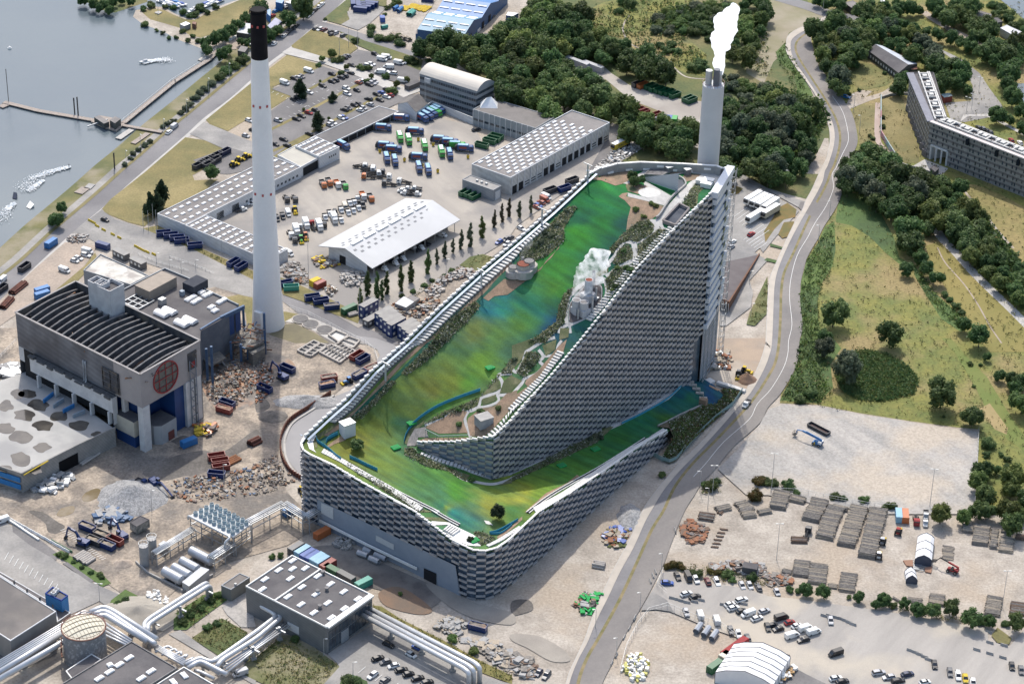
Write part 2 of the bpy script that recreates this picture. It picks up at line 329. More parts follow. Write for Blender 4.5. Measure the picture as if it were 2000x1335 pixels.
sh('path',U_(0,3,'433 188 484 158 500 229 471 229 443 204'),GRAVELG)
sh('field',U_(1,3,'-10 280 0 288 51 245 84 245 158 301 163 306 132 340 15 340 -31 318'),M('weedy_ground',(.11,.12,.04),(.26,.23,.15),.07,fine=.3,lo=.35,hi=.6))
sh('parking_lot',U_(1,3,'132 340 163 306 158 298 140 281 227 224 255 229 357 288 443 323 500 340 500 433 102 433'),PALE)
sh('lawn',U_(1,3,'228 186 245 188 280 211 367 255 446 298 500 323 500 340 443 318 357 275 255 222 229 204'),M('verge_grass',(.20,.17,.055),(.13,.13,.04),.06,fine=.3))
sh('lawn',U_(1,3,'163 340 168 329 188 321 217 334 219 343'),LUSH)
sh('yard',Q('402 420 590 328 665 290 780 225 830 225 925 245 1000 385 1060 335 1196 240 1245 262 1160 335 1010 440 990 470 840 560 700 640 560 560 440 470'),M('yard_paving',(.30,.275,.245),(.38,.345,.30),.09,fine=.16,c3=(.24,.225,.21),big=.035,stretch=(1,5),rot=.5))
sh('road',Q('1000 470 1140 350 1190 262 1240 268 1215 300 1180 318 1150 345 990 490 930 540 900 550'),ASPH)
sh('parking_lot',U_(1,0,'31 174 130 129 163 140 211 153 280 176 301 191 245 217 145 273 112 267 76 283 28 311 15 306 28 217 69 188'),ASPH)
sh('parking_lot',U_(1,0,'163 122 199 97 229 102 321 138 318 163 301 166 229 150'),ASPH)
sh('path',U_(1,0,'51 102 67 92 132 111 194 131 229 145 303 176 316 166 321 178 288 190 224 159 173 139 122 121 59 106'),CONC)
sh('lawn',U_(1,0,'69 89 110 56 163 74 188 84 199 94 163 121 132 111 71 93'),LAWN)
sh('road',U_(1,0,'127 42 163 51 219 69 255 82 326 108 336 115 326 117 255 93 214 80 163 61 115 55'),ROADM)
sh('field',U_(1,0,'163 61 214 80 255 93 326 117 321 138 229 102 188 84'),SCRUBG)
sh('lawn',U_(1,0,'130 38 176 0 199 -8 255 -8 255 13 229 10 183 13 178 28 183 38 166 48'),SCRUBG)
sh('yard',U_(1,0,'166 48 183 38 178 23 229 10 255 15 242 28 222 46 199 59'),PALE)
sh('yard',U_(1,0,'222 64 255 25 278 -10 357 -10 313 61 408 79 500 -15 535 -15 522 46 484 82 413 84 331 94 306 82 255 71'),GRAVEL)
for a in('110 1000 360 875 620 735 840 625','110 1170 300 1085 620 915 880 775 1060 695','110 1235 260 1130 430 1040','410 690 520 630 640 560'):
 rbn('lawn',T(1,0,a),2.0,LAWN,2)
for a in('735 940 965 830',):rbn('road_marking',T(1,0,a),.5,M('white_paint',(.78,.78,.76),(.7,.7,.68),.4),1)
for k in rg_(9):
 x,y=520+17*k,1068-7*k
 rbn('road_marking',T(1,0,f'{x} {y} {x + 30 * .62} {y - 40 * .55}'),.55,white_paint,1)
sh('lawn',U_(1,1,'42 209 76 222 127 245 178 270 204 288 199 301 153 283 102 262 53 245'),LAWN)
sh('yard',U_(1,1,'265 280 306 255 357 217 397 191 428 194 446 204 418 229 339 293 306 303'),DIRT)
sh('lawn',U_(1,1,'397 188 418 171 443 166 466 173 433 199'),SCRUBG)
sh('parking_lot',U_(2,1,'418 5 441 15 500 43 535 66')+U_(3,1,'61 82 15 132 -10 163')+U_(2,1,'484 153 474 163 499 178 464 217 471 242 466 270 418 306 405 306 405 178'),PALE)
sh('road',U_(3,1,'-84 3 0 42 23 55 56 73 74 84 92 64 76 64 33 52 0 38 -76 -5'),PALE)
sh('lawn',U_(3,1,'-8 122 23 74 38 66 56 79 53 94 31 99 13 117 -5 143'),M('heather',(.20,.13,.04),(.12,.11,.035),.15,fine=.3))
sh('lawn',U_(3,1,'20 127 31 104 51 102 50 110 38 132 28 135'),heather)
sh('lawn',U_(2,1,'423 43 433 31 451 38 443 48 433 51'),heather)
sh('field',U_(2,1,'464 280 499 209 500 280 474 306 458 303'),SCRUBG)
sh('yard',U_(2,2,'367 33 397 0 500 0 494 51 466 102 397 84 364 71'),M('works_ground',(.36,.28,.21),(.28,.23,.185),.08,fine=.25,c3=(.42,.37,.31),big=.04))
for a in('20 570 120 600 100 610 15 590','-10 680 70 700 60 720 -30 700'):
 sh('lawn',T(3,1,a),LUSH)
sh('yard',U_(3,2,'0 139 31 129 98 132 178 148 280 164 369 177 411 182 408 255 402 343 229 343 84 321 0 306')+U_(2,2,'458 306 418 270 402 255 446 211 484 168'),GRAVELG)
sh('parking_lot',U_(2,3,'273 158 295 122 318 120 362 139 458 153 500 168')+U_(3,3,'51 173 122 183 204 194 280 206 382 224 430 229 430 255 471 267 500 234 535 242 535 382 38 382 43 283')+U_(2,3,'458 255 382 229 316 201 303 196'),M('car_park_gravel',(.285,.268,.248),(.37,.345,.315),.10,fine=.22,c3=(.43,.385,.32),big=.03,stretch=(1,8),rot=-.55))
sh('lawn',U_(3,3,'436 245 448 229 476 250 471 262 448 259'),LAWN)
sh('yard',U_(3,3,'43 303 76 321 115 340 153 382 -13 382 15 339'),ASPH)
L1=T(3,0,'440 135 300 195 170 265 140 340 150 420 230 545 350 710 430 870 470 990 475 1100 450 1220 400 1320')+T(3,1,'380 70 330 180 290 250 265 320 200 430 120 600 50 760 15 850 0 1000 -15 1335')+T(2,2,'1950 40 1900 200 1800 400 1700 515 1600 640 1460 800 1290 965 1180 1090 1060 1240')+T(2,3,'980 60 900 250 800 430 700 640 620 830 560 1000 500 1130 430 1290 380 1500')
L2=T(3,0,'470 145 330 215 200 290 172 360 200 470 290 600 395 760 480 910 510 1030 500 1140 460 1270 435 1320')+T(3,1,'420 95 375 190 335 260 295 330 215 470 140 620 75 780 50 900 42 1050 30 1335')+T(2,2,'1975 130 1930 250 1830 425 1725 545 1600 690 1450 855 1280 1030 1165 1170 1085 1300')+T(2,3,'1020 100 930 300 830 480 740 670 650 850 580 1020 510 1150 450 1300 400 1500')
L3=T(3,0,'490 150 350 225 235 300 203 370 235 460 330 610 430 765 510 910 543 1030 538 1140 500 1270 475 1320')+T(3,1,'445 110 400 200 365 260 325 340 260 480 190 640 115 800 92 950 88 1100 75 1335')+T(2,2,'2010 190 1960 290 1865 440 1750 580 1560 780 1380 960 1260 1110 1200 1220 1150 1330')+T(2,3,'1060 160 960 380 850 620 790 740 730 850 640 1010 570 1130 510 1280 460 1500')
w1,w2,w3=([V3((p.x,p.y,0))for p in wz(crv(l,4))]for l in(L1,L2,L3))
sh('road',[proj(p)for p in w3]+[proj(p)for p in reversed(R1w)],ROADB)
band('pavement',w1,w2,M('pavement_slabs',(.47,.42,.36),(.41,.37,.32),.2,fine=.12),z=.5)
band('cycle_lane',w2,w3,ROADM)
band('verge',offs(w3,1.0),offs(w3,-.1),M('strip_grass',(.24,.19,.10),(.14,.13,.05),.25,fine=.3))
band('kerb',w1,offs(w1,-.25),CONC,z=.53)
band('road_marking',offs(R1w,-4.2)[20:112],offs(R1w,-4.35)[20:112],white_paint)
sh('road',U_(3,1,'64 64 94 64 107 76 84 92 69 84 59 74'),ROADB)
sh('path',U_(2,3,'255 188 273 158 303 176 316 199 280 194 252 196'),PALE)
def stalls(base,step,vec,n,w=.16):
 for k in rg_(n):
  x,y=base[0]+step[0]*k,base[1]+step[1]*k
  a=G(x,y);b=G(x+vec[0],y+vec[1])
  s.bar((a.x,a.y,.46),(b.x,b.y,.46),w,.01)
s=MB()
stalls((17,1080),(9.6,6.2),(-8,14),11)
stalls((127,1034),(4.2,3.0),(-9,3.4),20)
stalls((1433,425),(5.4,5.5),(26,-18),9)
stalls((1452,470),(5,4),(20,-14),6)
stalls((700,1315),(16,8),(14,-12),9)
stalls((526,176),(9.2,4),(-4.6,3),9);stalls((615,165),(9.2,4),(-4.6,3),12);stalls((560,210),(9.4,-5),(5,2.2),18);stalls((545,238),(9.4,-5),(5,2.2),24)
stc(s.b('road_marking',white_paint))
def K(ox,oy,sc,s):
 v=[float(a)for a in s.split()]
 return[(ox+v[k]/sc,oy+v[k+1]/sc)for k in rg_(0,len(v),2)]
K1=lambda s:K(1130,300,6.667,s)
K2=lambda s:K(1080,480,7.852,s)
K3=lambda s:K(580,780,9.535,s)
K4=lambda s:K(790,760,7.027,s)
K5=lambda s:K(1240,720,6.675,s)
K7=lambda s:K(900,480,8.343,s)
K8=lambda s:K(820,1000,7.415,s)
LA,LB=(-71.2,723.8),(27.6,822.6)
FA,FB=(-5.5,716.6),(72.0,808.9)
TIP=(-32.4,724.6)
left=[op(*p,LA,LB)for p in U_(2,1,'158 3 76 79 0 145')+U_(1,1,'433 201 357 270 290 336')+U_(1,2,'229 59 176 117 138 150 94 191')]
left=[v for v in left]
ridge=[op(*p,FA,FB)for p in U_(2,1,'385 51 313 120 247 191 178 280')+U_(2,2,'138 0 76 74 31 122')+U_(1,2,'500 158 471 188')]
nose_top=[op(*p,FA,TIP)for p in U_(1,2,'443 197 390 202 321 204')]
foot=[op(*p,FA,FB)for p in U_(2,2,'331 94 255 138 209 163 143 196 76 229 0 265')]
back=[G(*p,84)for p in((1412,327),(1400,322.5),(1330,318),(1250,315),(1205,318),(1172,327))]
FLa,FLb=(-64.62,709.46),(-15.02,671.27)
LWa,LWb=(2.13,678.67),(53.4,760.2)
fl=[op(*p,FLa,FLb)for p in((643,904),(704,940),(755,968),(806,996),(877,1050),(900,1062))]
lw=[op(*p,LWa,LWb)for p in((1000,1048),(1051,1000),(1107,966),(1178,920),(1229,884),(1262,862),(1303,840))]
outer=[V3((-71.2,723.8,28.4)),V3((-72.6,719.5,28.2)),V3((-71.6,715.4,28.2)),V3((-68.6,712.3,28.2))]+fl+[V3((-11.5,669.2,20.6)),V3((-7.2,669.3,20.2)),V3((-3.2,671.6,20)),V3((0,675.5,20))]+lw
end3=[G(1377,787,2.5),G(1397,790,1.2),G(1413,772,.9),G(1395,752,1.2),G(1372,738,2.0),G(1352,744,3.0)]
def rbf(pts):
 P=np.array([(p[0],p[1])for p in pts]);z=np.array([p[2]for p in pts])
 D=np.linalg.norm(P[:,None]-P[None],axis=2);n=len(P)
 A=np.block([[D+np.eye(n)*.3,np.c_[np.ones(n),P]],[np.c_[np.ones(n),P].T,np.zeros((3,3))]])
 w=np.linalg.solve(A,np.r_[z,0,0,0])
 return lambda q:np.linalg.norm(np.asarray(q)[:,None]-P[None],axis=2)@w[:n]+np.c_[np.ones(len(q)),q]@w[n:]
dz=lambda L,d:[V3((p[0],p[1],p[2]+d))for p in L]
mid=[V3((-66,723.9,26.9)),V3((-60,724,26.5)),V3((-53,724.1,26.0)),V3((-46,724.2,25.4)),V3((-39,724.4,24.9)),V3((TIP[0],TIP[1],24.4)),V3((-52,716,25.2)),V3((-50,732,28.0)),V3((-60,732,30)),V3((-40,731,26.8))]
zmain=rbf(dz(left,-1.2)+dz(ridge,-.8)+dz(nose_top,-.8)+dz(back,-3.2)+mid+[V3((50,812,80.5)),V3((-71.2,723.8,27.2))])
zstrip=rbf(dz(outer,-1.0)+foot+mid+end3+[V3((FA[0],FA[1],16.8)),V3((-18,720.6,20.4))])
def rs(P,d):
 out=[V3(P[0])];acc=0
 for a,b in zip(P,P[1:]):
  a=V3(a);b=V3(b);L=(b-a).length;n=max(1,round(L/d))
  for k in rg_(1,n+1):out.append(a.lerp(b,k/n))
 return out
def surf(name,loop,zf,step,mat,parent,colour=None):
 loop=rs([V3((p[0],p[1]))for p in loop]+[V3((loop[0][0],loop[0][1]))],step)[:-1]
 pts=[V3((p.x,p.y))for p in loop];n=len(pts)
 xs=[p.x for p in pts];ys=[p.y for p in pts];L2=[(p.x,p.y)for p in pts]
 y=min(ys)
 while y<max(ys):
  x=min(xs)
  while x<max(xs):
   if ipoly(x,y,L2):pts.append(V3((x,y)))
   x+=step
  y+=step
 vs,es,fs,*_=delaunay_2d_cdt(pts,[(i,(i+1)%n)for i in rg_(n)],[],1,1e-4)
 q=np.array([(v.x,v.y)for v in vs]);z=zf(q)
 s=MB();s.add([(a[0],a[1],b)for a,b in zip(q,z)],fs)
 o=s.b(name,mat,parent,smooth=True)
 for p in o.data.polygons:
  if p.normal.z<0:o.data.flip_normals();break
 bvh=BVHTree.FromPolygons([V3((a[0],a[1],float(b)))for a,b in zip(q,z)],[tuple(f)for f in fs])
 return o,bvh
plant=thing('waste_to_energy_plant','huge wedge-shaped plant with grey brick-like facades and a green ski slope on its roof','building',(0,730,0))
TURF=M('ski_turf',(.3,.3,.3),(1.35,1.2,.75),.25,rf_=.8,attr='turf_colour',fine=.22,fs_=1.6,stretch=(1,6),rot=1.0,spec=.15)
main_loop=[TIP]+[(p.x,p.y)for p in reversed(nose_top)]+[FA]+[(p.x,p.y)for p in reversed(ridge)][1:]+[(79.6,830.5)]+[(p.x,p.y)for p in back]+[(p.x,p.y)for p in left]+[(-71.2,723.8),(-60,724),(-46,724.2)]
strip_loop=[TIP,(-46,724.2),(-60,724)]+[(p.x,p.y)for p in outer]+[(p.x,p.y)for p in end3]+[(p.x,p.y)for p in foot]+[FA,(-18,720.6)]
o_main,BV1=surf('ski_slope',main_loop,zmain,1.1,TURF,plant)
o_strip,BV2=surf('ski_runout',strip_loop,zstrip,1.1,TURF,plant)
TC='1180 360 20 130 60 1150 380 15 110 55 1210 400 15 110 60 1130 430 15 95 70 1180 440 20 110 50 1220 450 10 85 80 1120 470 40 130 40 1200 500 10 80 80 1090 520 45 125 45 1150 540 15 95 75 1080 560 70 135 40 1120 590 20 95 95 1040 600 20 115 100 1060 640 8 62 112 1085 622 8 65 110 1100 570 50 125 35 1020 620 60 125 70 980 600 20 122 125 950 605 15 110 135 1000 640 75 125 60 970 660 85 130 70 1040 660 40 100 90 930 640 105 125 70 900 680 70 115 85 950 700 95 142 50 990 690 60 105 90 880 740 108 130 60 920 740 85 142 50 960 760 80 110 70 840 760 112 125 65 870 790 75 132 60 900 790 80 120 70 800 800 98 122 60 780 830 60 110 80 740 830 102 122 50 700 870 118 122 45 750 880 98 127 55 800 880 60 110 80 850 930 62 117 60 900 960 60 127 45 880 990 102 127 50 960 990 122 132 50 1000 1000 60 112 60 900 1010 15 110 120 870 985 20 110 100 1050 950 100 140 45 1100 930 70 130 55 1150 890 60 125 55 1200 860 45 115 62 1250 830 25 112 85 1300 800 12 95 105 1340 780 20 105 80 1380 770 8 75 125 1400 780 8 85 115 1010 975 135 145 50 1060 985 95 130 50 1330 760 10 90 110 1290 820 60 115 50'
tc=np.array([float(a)for a in TC.split()]).reshape(-1,5)
tcol=np.array([lin(*r[2:])for r in tc])
for o in(o_main,o_strip):
 me=o.data;n=len(me.vertices)
 co=np.empty(n*3);me.vertices.foreach_get('co',co);co=co.reshape(-1,3)+np.array(plant['_o'])
 px=np.array([proj(V3(c))for c in co])
 wp=np.array([(mnoise.noise(V3(c*.09)),mnoise.noise(V3(c*.09+9)),mnoise.noise(V3(c*.3)),mnoise.noise(V3((c[0]*.35+c[1]*.42,(c[1]*.64-c[0]*.76)*.07,4))))for c in co])
 px=px+wp[:,:2]*np.array([26,20])+wp[:,2:3]*7
 d=np.linalg.norm((px[:,None]-tc[None,:,:2])*np.array([1,1.25]),axis=2)+6
 w=d**-3.2;c=(w@tcol)/w.sum(1,keepdims=True)
 at=me.color_attributes.new('turf_colour','FLOAT_COLOR','POINT')
 g=c@np.array([.3,.6,.1]);c=(c*.88+g[:,None]*.12)*(1+.38*wp[:,3:4]+.22*wp[:,2:3])
 at.data.foreach_set('color',np.c_[np.clip(c*.8,0,1),np.ones(n)].astype(np.float32).ravel())
bank_px=K5('300 752 430 692 600 610 870 482 1050 470 1170 350 1110 265 1380 300 1280 480 1180 560 900 800 620 1100 540 1200 450 1235 340 1185 420 1050 500 880 450 770')
bank_z=[6.2,5.6,4.6,2.8,1.4,.9,.9,.5,.5,.5,.5,.5,.5,.5,.5,2,5,5.8]
bank_w=[G(p[0],p[1],z)for p,z in zip(bank_px,bank_z)]
o_bank,BV3=surf('planted_bank',bank_w,rbf(bank_w),1.6,M('bank_soil',(.09,.085,.05),(.13,.10,.065),.4,fine=.4),plant)
def orf(px,py,dzv=0.0):
 d=ray(px,py).normalized();o=ZV(CAMZ)
 h=[b.ray_cast(o,d)for b in(BV1,BV2,BV3)];h=[a for a in h if a[0]is not None]
 if not h:return None
 p=min(h,key=lambda a:a[3])[0]
 return V3((p.x,p.y,p.z+dzv))
ROOFN=[0]
def dr(name,polys,mat,parent=plant,cell=9.0,lift=None):
 ROOFN[0]+=1;lift=.05+ROOFN[0]*.012 if lift is None else lift
 S=MB()
 for P in polys:
  P=[V3((p[0],p[1]))for p in P];n0=len(P)
  loop=rs(P+[P[0]],cell)[:-1];n=len(loop);L2=[(p.x,p.y)for p in loop];pts=[V3((p.x,p.y))for p in loop]
  y=min(p.y for p in loop)+cell*.37
  while y<max(p[1]for p in L2):
   x=min(p[0]for p in L2)+cell*.41
   while x<max(p[0]for p in L2):
    if ipoly(x,y,L2):pts.append(V3((x,y)))
    x+=cell
   y+=cell
  vs,es,fs,*_=delaunay_2d_cdt(pts,[(i,(i+1)%n)for i in rg_(n)],[],1,1e-3)
  W3=[orf(v.x,v.y,lift)or nr(v.x,v.y,lift)for v in vs]
  ok=[f for f in fs if all(W3[i]is not None for i in f)and max((W3[f[0]]-W3[f[1]]).length,(W3[f[1]]-W3[f[2]]).length)<25]
  S.add([w or(0,730,0)for w in W3],ok)
 o=S.b(name,mat,parent)
 me=o.data
 if sum(p.normal.z for p in me.polygons)<0:me.flip_normals()
 return o
def rpx(P,w,n=5):
 C=crv(P,n);Lp,Rp=[],[]
 for i,p in enumerate(C):
  t=(C[min(i+1,len(C)-1)]-C[max(i-1,0)]).normalized();q=V3((-t.y,t.x))*(w/2)
  Lp.append((p[0]+q.x,p[1]+q.y));Rp.append((p[0]-q.x,p[1]-q.y))
 return Lp+Rp[::-1]
BRICK=M('aluminium_brick',(.44,.44,.45),(.33,.33,.34),.3,rf_=.5,metal=.35,fine=.14,fs_=.9)
BRICKT=M('pale_brick_cap',(.72,.70,.66),(.6,.59,.56),.4,rf_=.6)
GLASSB=M('facade_glass',(.035,.055,.085),(.09,.13,.18),.25,rf_=.18,spec=.7)
GLASSL=M('pale_panel',(.30,.36,.42),(.20,.25,.31),.3,rf_=.4)  # pale blue-grey puts the sky's reflection into the glass colour
BLUEW=M('blue_grey_cladding',(.27,.31,.365),(.24,.28,.335),.2,rf_=.55,fine=.05,fs_=3)
WHITE=M('white_coping',(.80,.79,.76),(.72,.71,.68),.3,rf_=.6)
PATH=M('roof_path',(.50,.49,.465),(.42,.41,.39),.4,fine=.12,fs_=2)
SOIL=M('roof_soil',(.33,.225,.15),(.25,.17,.115),.3,fine=.3,fs_=2,c3=(.2,.15,.1),big=.12)
BED=M('planting_bed',(.105,.12,.05),(.17,.165,.09),.35,fine=.4,fs_=2.2,c3=(.07,.09,.035),big=.12)
LANE=M('green_lane',(.010,.095,.05),(.008,.08,.06),.3,rf_=.8,fine=.12)
DARKP=M('dark_roofing',(.085,.075,.075),(.11,.10,.10),.4,fine=.1)
STEEL=M('galvanised_steel',(.42,.44,.46),(.35,.37,.39),.8,rf_=.45,metal=.5)
def bks(P,zt,zb,colw,S,mi=0,cap=1,depth=.5,ph=1.25,bh=.66,skip=None,off=0):
 L=[0]
 for a,b in zip(P,P[1:]):L.append(L[-1]+math.hypot(b[0]-a[0],b[1]-a[1]))
 n=max(1,round(L[-1]/colw));w=L[-1]/n
 def at(d):
  for i in rg_(len(P)-1):
   if d<=L[i+1]or i==len(P)-2:
    t=(d-L[i])/max(L[i+1]-L[i],1e-6);a,b=P[i],P[i+1]
    return V3((a[0]+(b[0]-a[0])*t,a[1]+(b[1]-a[1])*t,0))
 for k in rg_(n):
  a,b=at(k*w),at((k+1)*w);c=(a+b)/2;t=(b-a).normalized();nn=V3((t.y,-t.x,0));f=(k+.5)/n
  top,bot=zt(f),zb(f);r=math.floor(bot/ph)-1
  while True:
   r+=1;z=r*ph
   if z+ph*.55>top:break
   if(r+k+off)%2 or z<bot-ph*.4:continue
   if skip and skip(f,z):continue
   last=z+2*ph+ph*.55>top
   S.box(c+nn*(depth*.35+.12*m_s(k*12.9+r*7.1))+ZV(z+ph*bh*.5),((b-a).length*1.02,depth,ph*bh),t,mi)
   if last and cap is not None:S.box(c+nn*(depth*.35)+ZV(z+ph*(bh+.05)),((b-a).length*.98,depth*.9,.1),t,cap)
def fz(P,base=0):
 L=[0]
 for a,b in zip(P,P[1:]):L.append(L[-1]+math.hypot(b[0]-a[0],b[1]-a[1]))
 xs=[l/L[-1]for l in L];zs=[p[2]for p in P]
 return lambda f:float(np.interp(f,xs,zs))
def wst(S,P,zb,mi=0,inset=0.0,dt=0.0):
 for a,b in zip(P,P[1:]):
  t=V3((b[0]-a[0],b[1]-a[1],0)).normalized();nn=V3((t.y,-t.x,0))*-inset
  za,zc=(zb,zb)if isinstance(zb,(int,float))else(zb(a),zb(b))
  S.quad((a[0]+nn.x,a[1]+nn.y,za),(b[0]+nn.x,b[1]+nn.y,zc),(b[0]+nn.x,b[1]+nn.y,b[2]+dt),(a[0]+nn.x,a[1]+nn.y,a[2]+dt),mi)
outF=rs(outer,3.0)
flz=[op(*p,FLa,FLb)for p in((622,976),(800,1061),(893,1106))]
def skip_fl(x,y):
 d=(V3((x,y))-V3(FLa)).dot((V3(FLb)-V3(FLa)).normalized())
 return float(np.interp(d,[(V3((p.x,p.y))-V3(FLa)).dot((V3(FLb)-V3(FLa)).normalized())for p in flz],[p.z for p in flz]))if-3<d<61 else-5
Lout=[0]
for a,b in zip(outF,outF[1:]):Lout.append(Lout[-1]+math.hypot(b.x-a.x,b.y-a.y))
def posf(f):return(float(np.interp(f*Lout[-1],Lout,[p.x for p in outF])),float(np.interp(f*Lout[-1],Lout,[p.y for p in outF])))
S=MB();bks(outF,fz(outF),lambda f:0,3.2,S,0,1,skip=lambda f,z:z<skip_fl(*posf(f)))
S.b('brick_facade',[BRICK,BRICKT],plant)
S=MB();wst(S,outF,0,0,.55,-.2)
S.b('glazing',[GLASSB],plant)
flw=[V3((-66.2,710.68,1)),V3((-14.6,670.95,1))]
S=MB();tz=lambda p:None
for k in rg_(24):
 a=flw[0].lerp(flw[1],k/24);b=flw[0].lerp(flw[1],(k+1)/24)
 nn=V3(((b-a).y,-(b-a).x,0)).normalized()*.35
 S.quad(*(V3((p.x,p.y,z))+nn for p,z in((a,0),(b,0),(b,skip_fl(b.x,b.y)+.4),(a,skip_fl(a.x,a.y)+.4))))
S.b('metal_cladding',BLUEW,plant)
def onFL(px,py,off=.5):
 p=op(px,py,FLa,FLb);t=(V3(FLb)-V3(FLa)).normalized();return p+V3((t.y,-t.x,0))*off
S=MB()
for quad in(U_(1,3,'129 -15 153 -5 153 18 129 5'),U_(1,3,'236 48 271 66 271 77 236 59')):
 S.quad(*[onFL(*p)for p in quad])
S.b('vent_panel',M('perforated_white',(.55,.56,.56),(.48,.49,.49),2),plant)
S=MB()
for y0 in(0,6):S.tube([onFL(*p,off=1.0)for p in((628,1012+y0*.45),(720,1059+y0*.45),(818,1106+y0*.45))],.32)
S.b('wall_pipe',WHITE,plant,True)
g=[onFL(*p,off=.62)for p in U_(1,3,'330 112 353 122 354 146 330 132')]
for i in(2,3):g[i].z=.05
S=MB();S.quad(g[3],g[2],V3((g[2].x,g[2].y,g[1].z)),V3((g[3].x,g[3].y,g[0].z)))
gate=S.b('gateway',M('black_opening',(.012,.013,.016)),plant)
S=MB();S.bar(V3((g[3].x,g[3].y,g[0].z+.5)),V3((g[2].x,g[2].y,g[1].z+.5)),1.0,1.2)
for q in(2,3):S.bar((g[q].x,g[q].y,0),(g[q].x,g[q].y,g[0].z),.5,.5)
S.b('gate_frame',BLUEW,gate)
S=MB();bl=[V3((p.x,p.y,p.z))for p in[V3((79.6,831,84))]+back]+left+[outer[0]]
wst(S,[V3((p.x,p.y,p.z))for p in bl],0,0,0,0)
S.b('rear_wall',M('rear_cladding',(.34,.34,.34),(.30,.30,.30),.3),plant)
S=MB();bks(bl,fz(bl),lambda f:0,3.2,S,0,None,off=1);S.b('rear_brick_facade',BRICK,plant)
rid=list(reversed(ridge));rid=[V3((FA[0],FA[1],rid[0].z))]+rid[1:]+[V3((FB[0],FB[1],84.2))]
zf=lambda p:float(zstrip([(p[0],p[1])])[0])
ridF=rs(rid,3.2);ft=rbf([V3((p.x,p.y,p.z))for p in foot]+[V3((FA[0],FA[1],16.8)),V3((72,809,4))])
def posr(f):return(FA[0]+(FB[0]-FA[0])*f,FA[1]+(FB[1]-FA[1])*f)
S=MB();bks(rid,fz(rid),lambda f:max(0,zf(posr(f))),2.75,S,0,1,depth=.6,bh=.86,skip=lambda f,z:f>.955 and z<22)
S.b('tall_brick_facade',[BRICK,BRICKT],plant)
S=MB();wst(S,ridF,lambda p:max(0,zf(p))-.6,0,.5,-.1)
S.b('tall_glazing',[M('facade_glass_grey',(.05,.075,.10),(.10,.135,.17),.2,rf_=.2,spec=.7)],plant)
nz=[V3((FA[0],FA[1],rid[0].z))]+[V3((p.x,p.y,p.z))for p in nose_top[1:]];nz=[V3((TIP[0],TIP[1],nose_top[-1].z))]+list(reversed(nz[:-1]))
S=MB();bks(nz,fz(nz),lambda f:zf((nz[0].x+(nz[-1].x-nz[0].x)*f,nz[0].y+(nz[-1].y-nz[0].y)*f)),2.75,S,0,1,ph=1.25,bh=.72)
S.b('nose_brick_facade',[M('warm_brick',(.42,.38,.35),(.34,.33,.32),.3,rf_=.5,metal=.3),BRICKT],plant)
S=MB();wst(S,rs(nz,3),lambda p:zf(p)-.6,0,.5,-.1);S.b('nose_glazing',GLASSL,plant)
EA,EB=V3((72.3,808.6,0)),V3((79.9,831.0,0));et=(EB-EA).normalized();en=V3((et.y,-et.x,0));EL=(EB-EA).length
PANEL=M('white_panel',(.62,.65,.69),(.56,.59,.63),.25,rf_=.5)
S=MB();S.quad(EA,EB,EB+ZV(84),EA+ZV(84));S.b('end_wall',GLASSL,plant)
random.seed(3);S=MB();Wn=MB()
for k in rg_(15):
 z=26+k*3.75;j=(k*37%5)*.35
 S.box(EA+et*(EL*.36+j)+en*.7+ZV(z+.9),(EL*.72,1.5,2.1),et)
 S.box(EA+et*(EL*.86)+en*(.5+.2*(k%3))+ZV(z+1.9),(EL*.28,1.2,2.0+(k%2)),et)
 Wn.box(EA+et*(2.8+(k%3)*.7)+en*.5+ZV(z+2.8),(4.6+(k%2)*2,.7,1.25),et)
 Wn.box(EA+et*(EL*.62+(k%4))+en*1.3+ZV(z+1.2+.4*(k%3)),(2.6,.5,1.9),et)
S.box(EA+et*EL*.5+en*.5+ZV(83),(EL,3,2.4),et)
S.b('balcony_panel',PANEL,plant);Wn.b('window_band',GLASSB,plant)
S=MB()
for x in(0.5,6,11.5,17):S.bar(EA+et*x+en*1.0,EA+et*x+en*1.0+ZV(26),.35)
for z in rg_(2,27,2):S.bar(EA+en*1.0+ZV(z),EA+et*17+en*1.0+ZV(z),.22)
S.b('glass_lattice',STEEL,plant)
S=MB();B0=EB+et*.8+en*.6
for dx in(0,2.2):
 for dy in(0,1.6):S.bar(B0+et*dx+en*dy,B0+et*dx+en*dy+ZV(82),.2)
for k in rg_(34):
 z=k*2.4;S.bar(B0+ZV(z)+en*1.6,B0+et*2.2+en*1.6+ZV(z+(2.4 if k%2 else 0)),.13);S.bar(B0+et*2.2+ZV(z),B0+et*2.2+en*1.6+ZV(z+2.2),.13);S.bar(B0+ZV(z),B0+en*1.6+ZV(z),.16)
S.b('hoist_lattice',STEEL,plant)
def scp(S,P,w,h,d,drop,mi=0):
 P=rs(P,d)
 for a,b in zip(P,P[1:]):
  t=V3((b.x-a.x,b.y-a.y,0)).normalized();nn=V3((-t.y,t.x,0));z=max(a.z,b.z)-drop
  c=(V3((a.x,a.y,0))+V3((b.x,b.y,0)))/2+nn*(w*.3)+ZV(z-h/2)
  S.box(c,((b-a).xy.length*1.01,w,h),t,mi)
S=MB();lrev=list(reversed([V3((27.6,822.6,84.4))]+left+[outer[0]]))
bk=list(reversed(bl[:len(back)+1]+[left[0]]))
scp(S,list(reversed(lrev)),.75,.7,2.4,.1)
scp(S,list(reversed(bk)),.9,.5,6.4,0)
scp(S,outF,.7,.35,2,-.05);scp(S,rid,.6,.5,1.7,.05);scp(S,nz,.6,.4,2.2,0)
S.b('parapet',WHITE,plant)
S=MB()
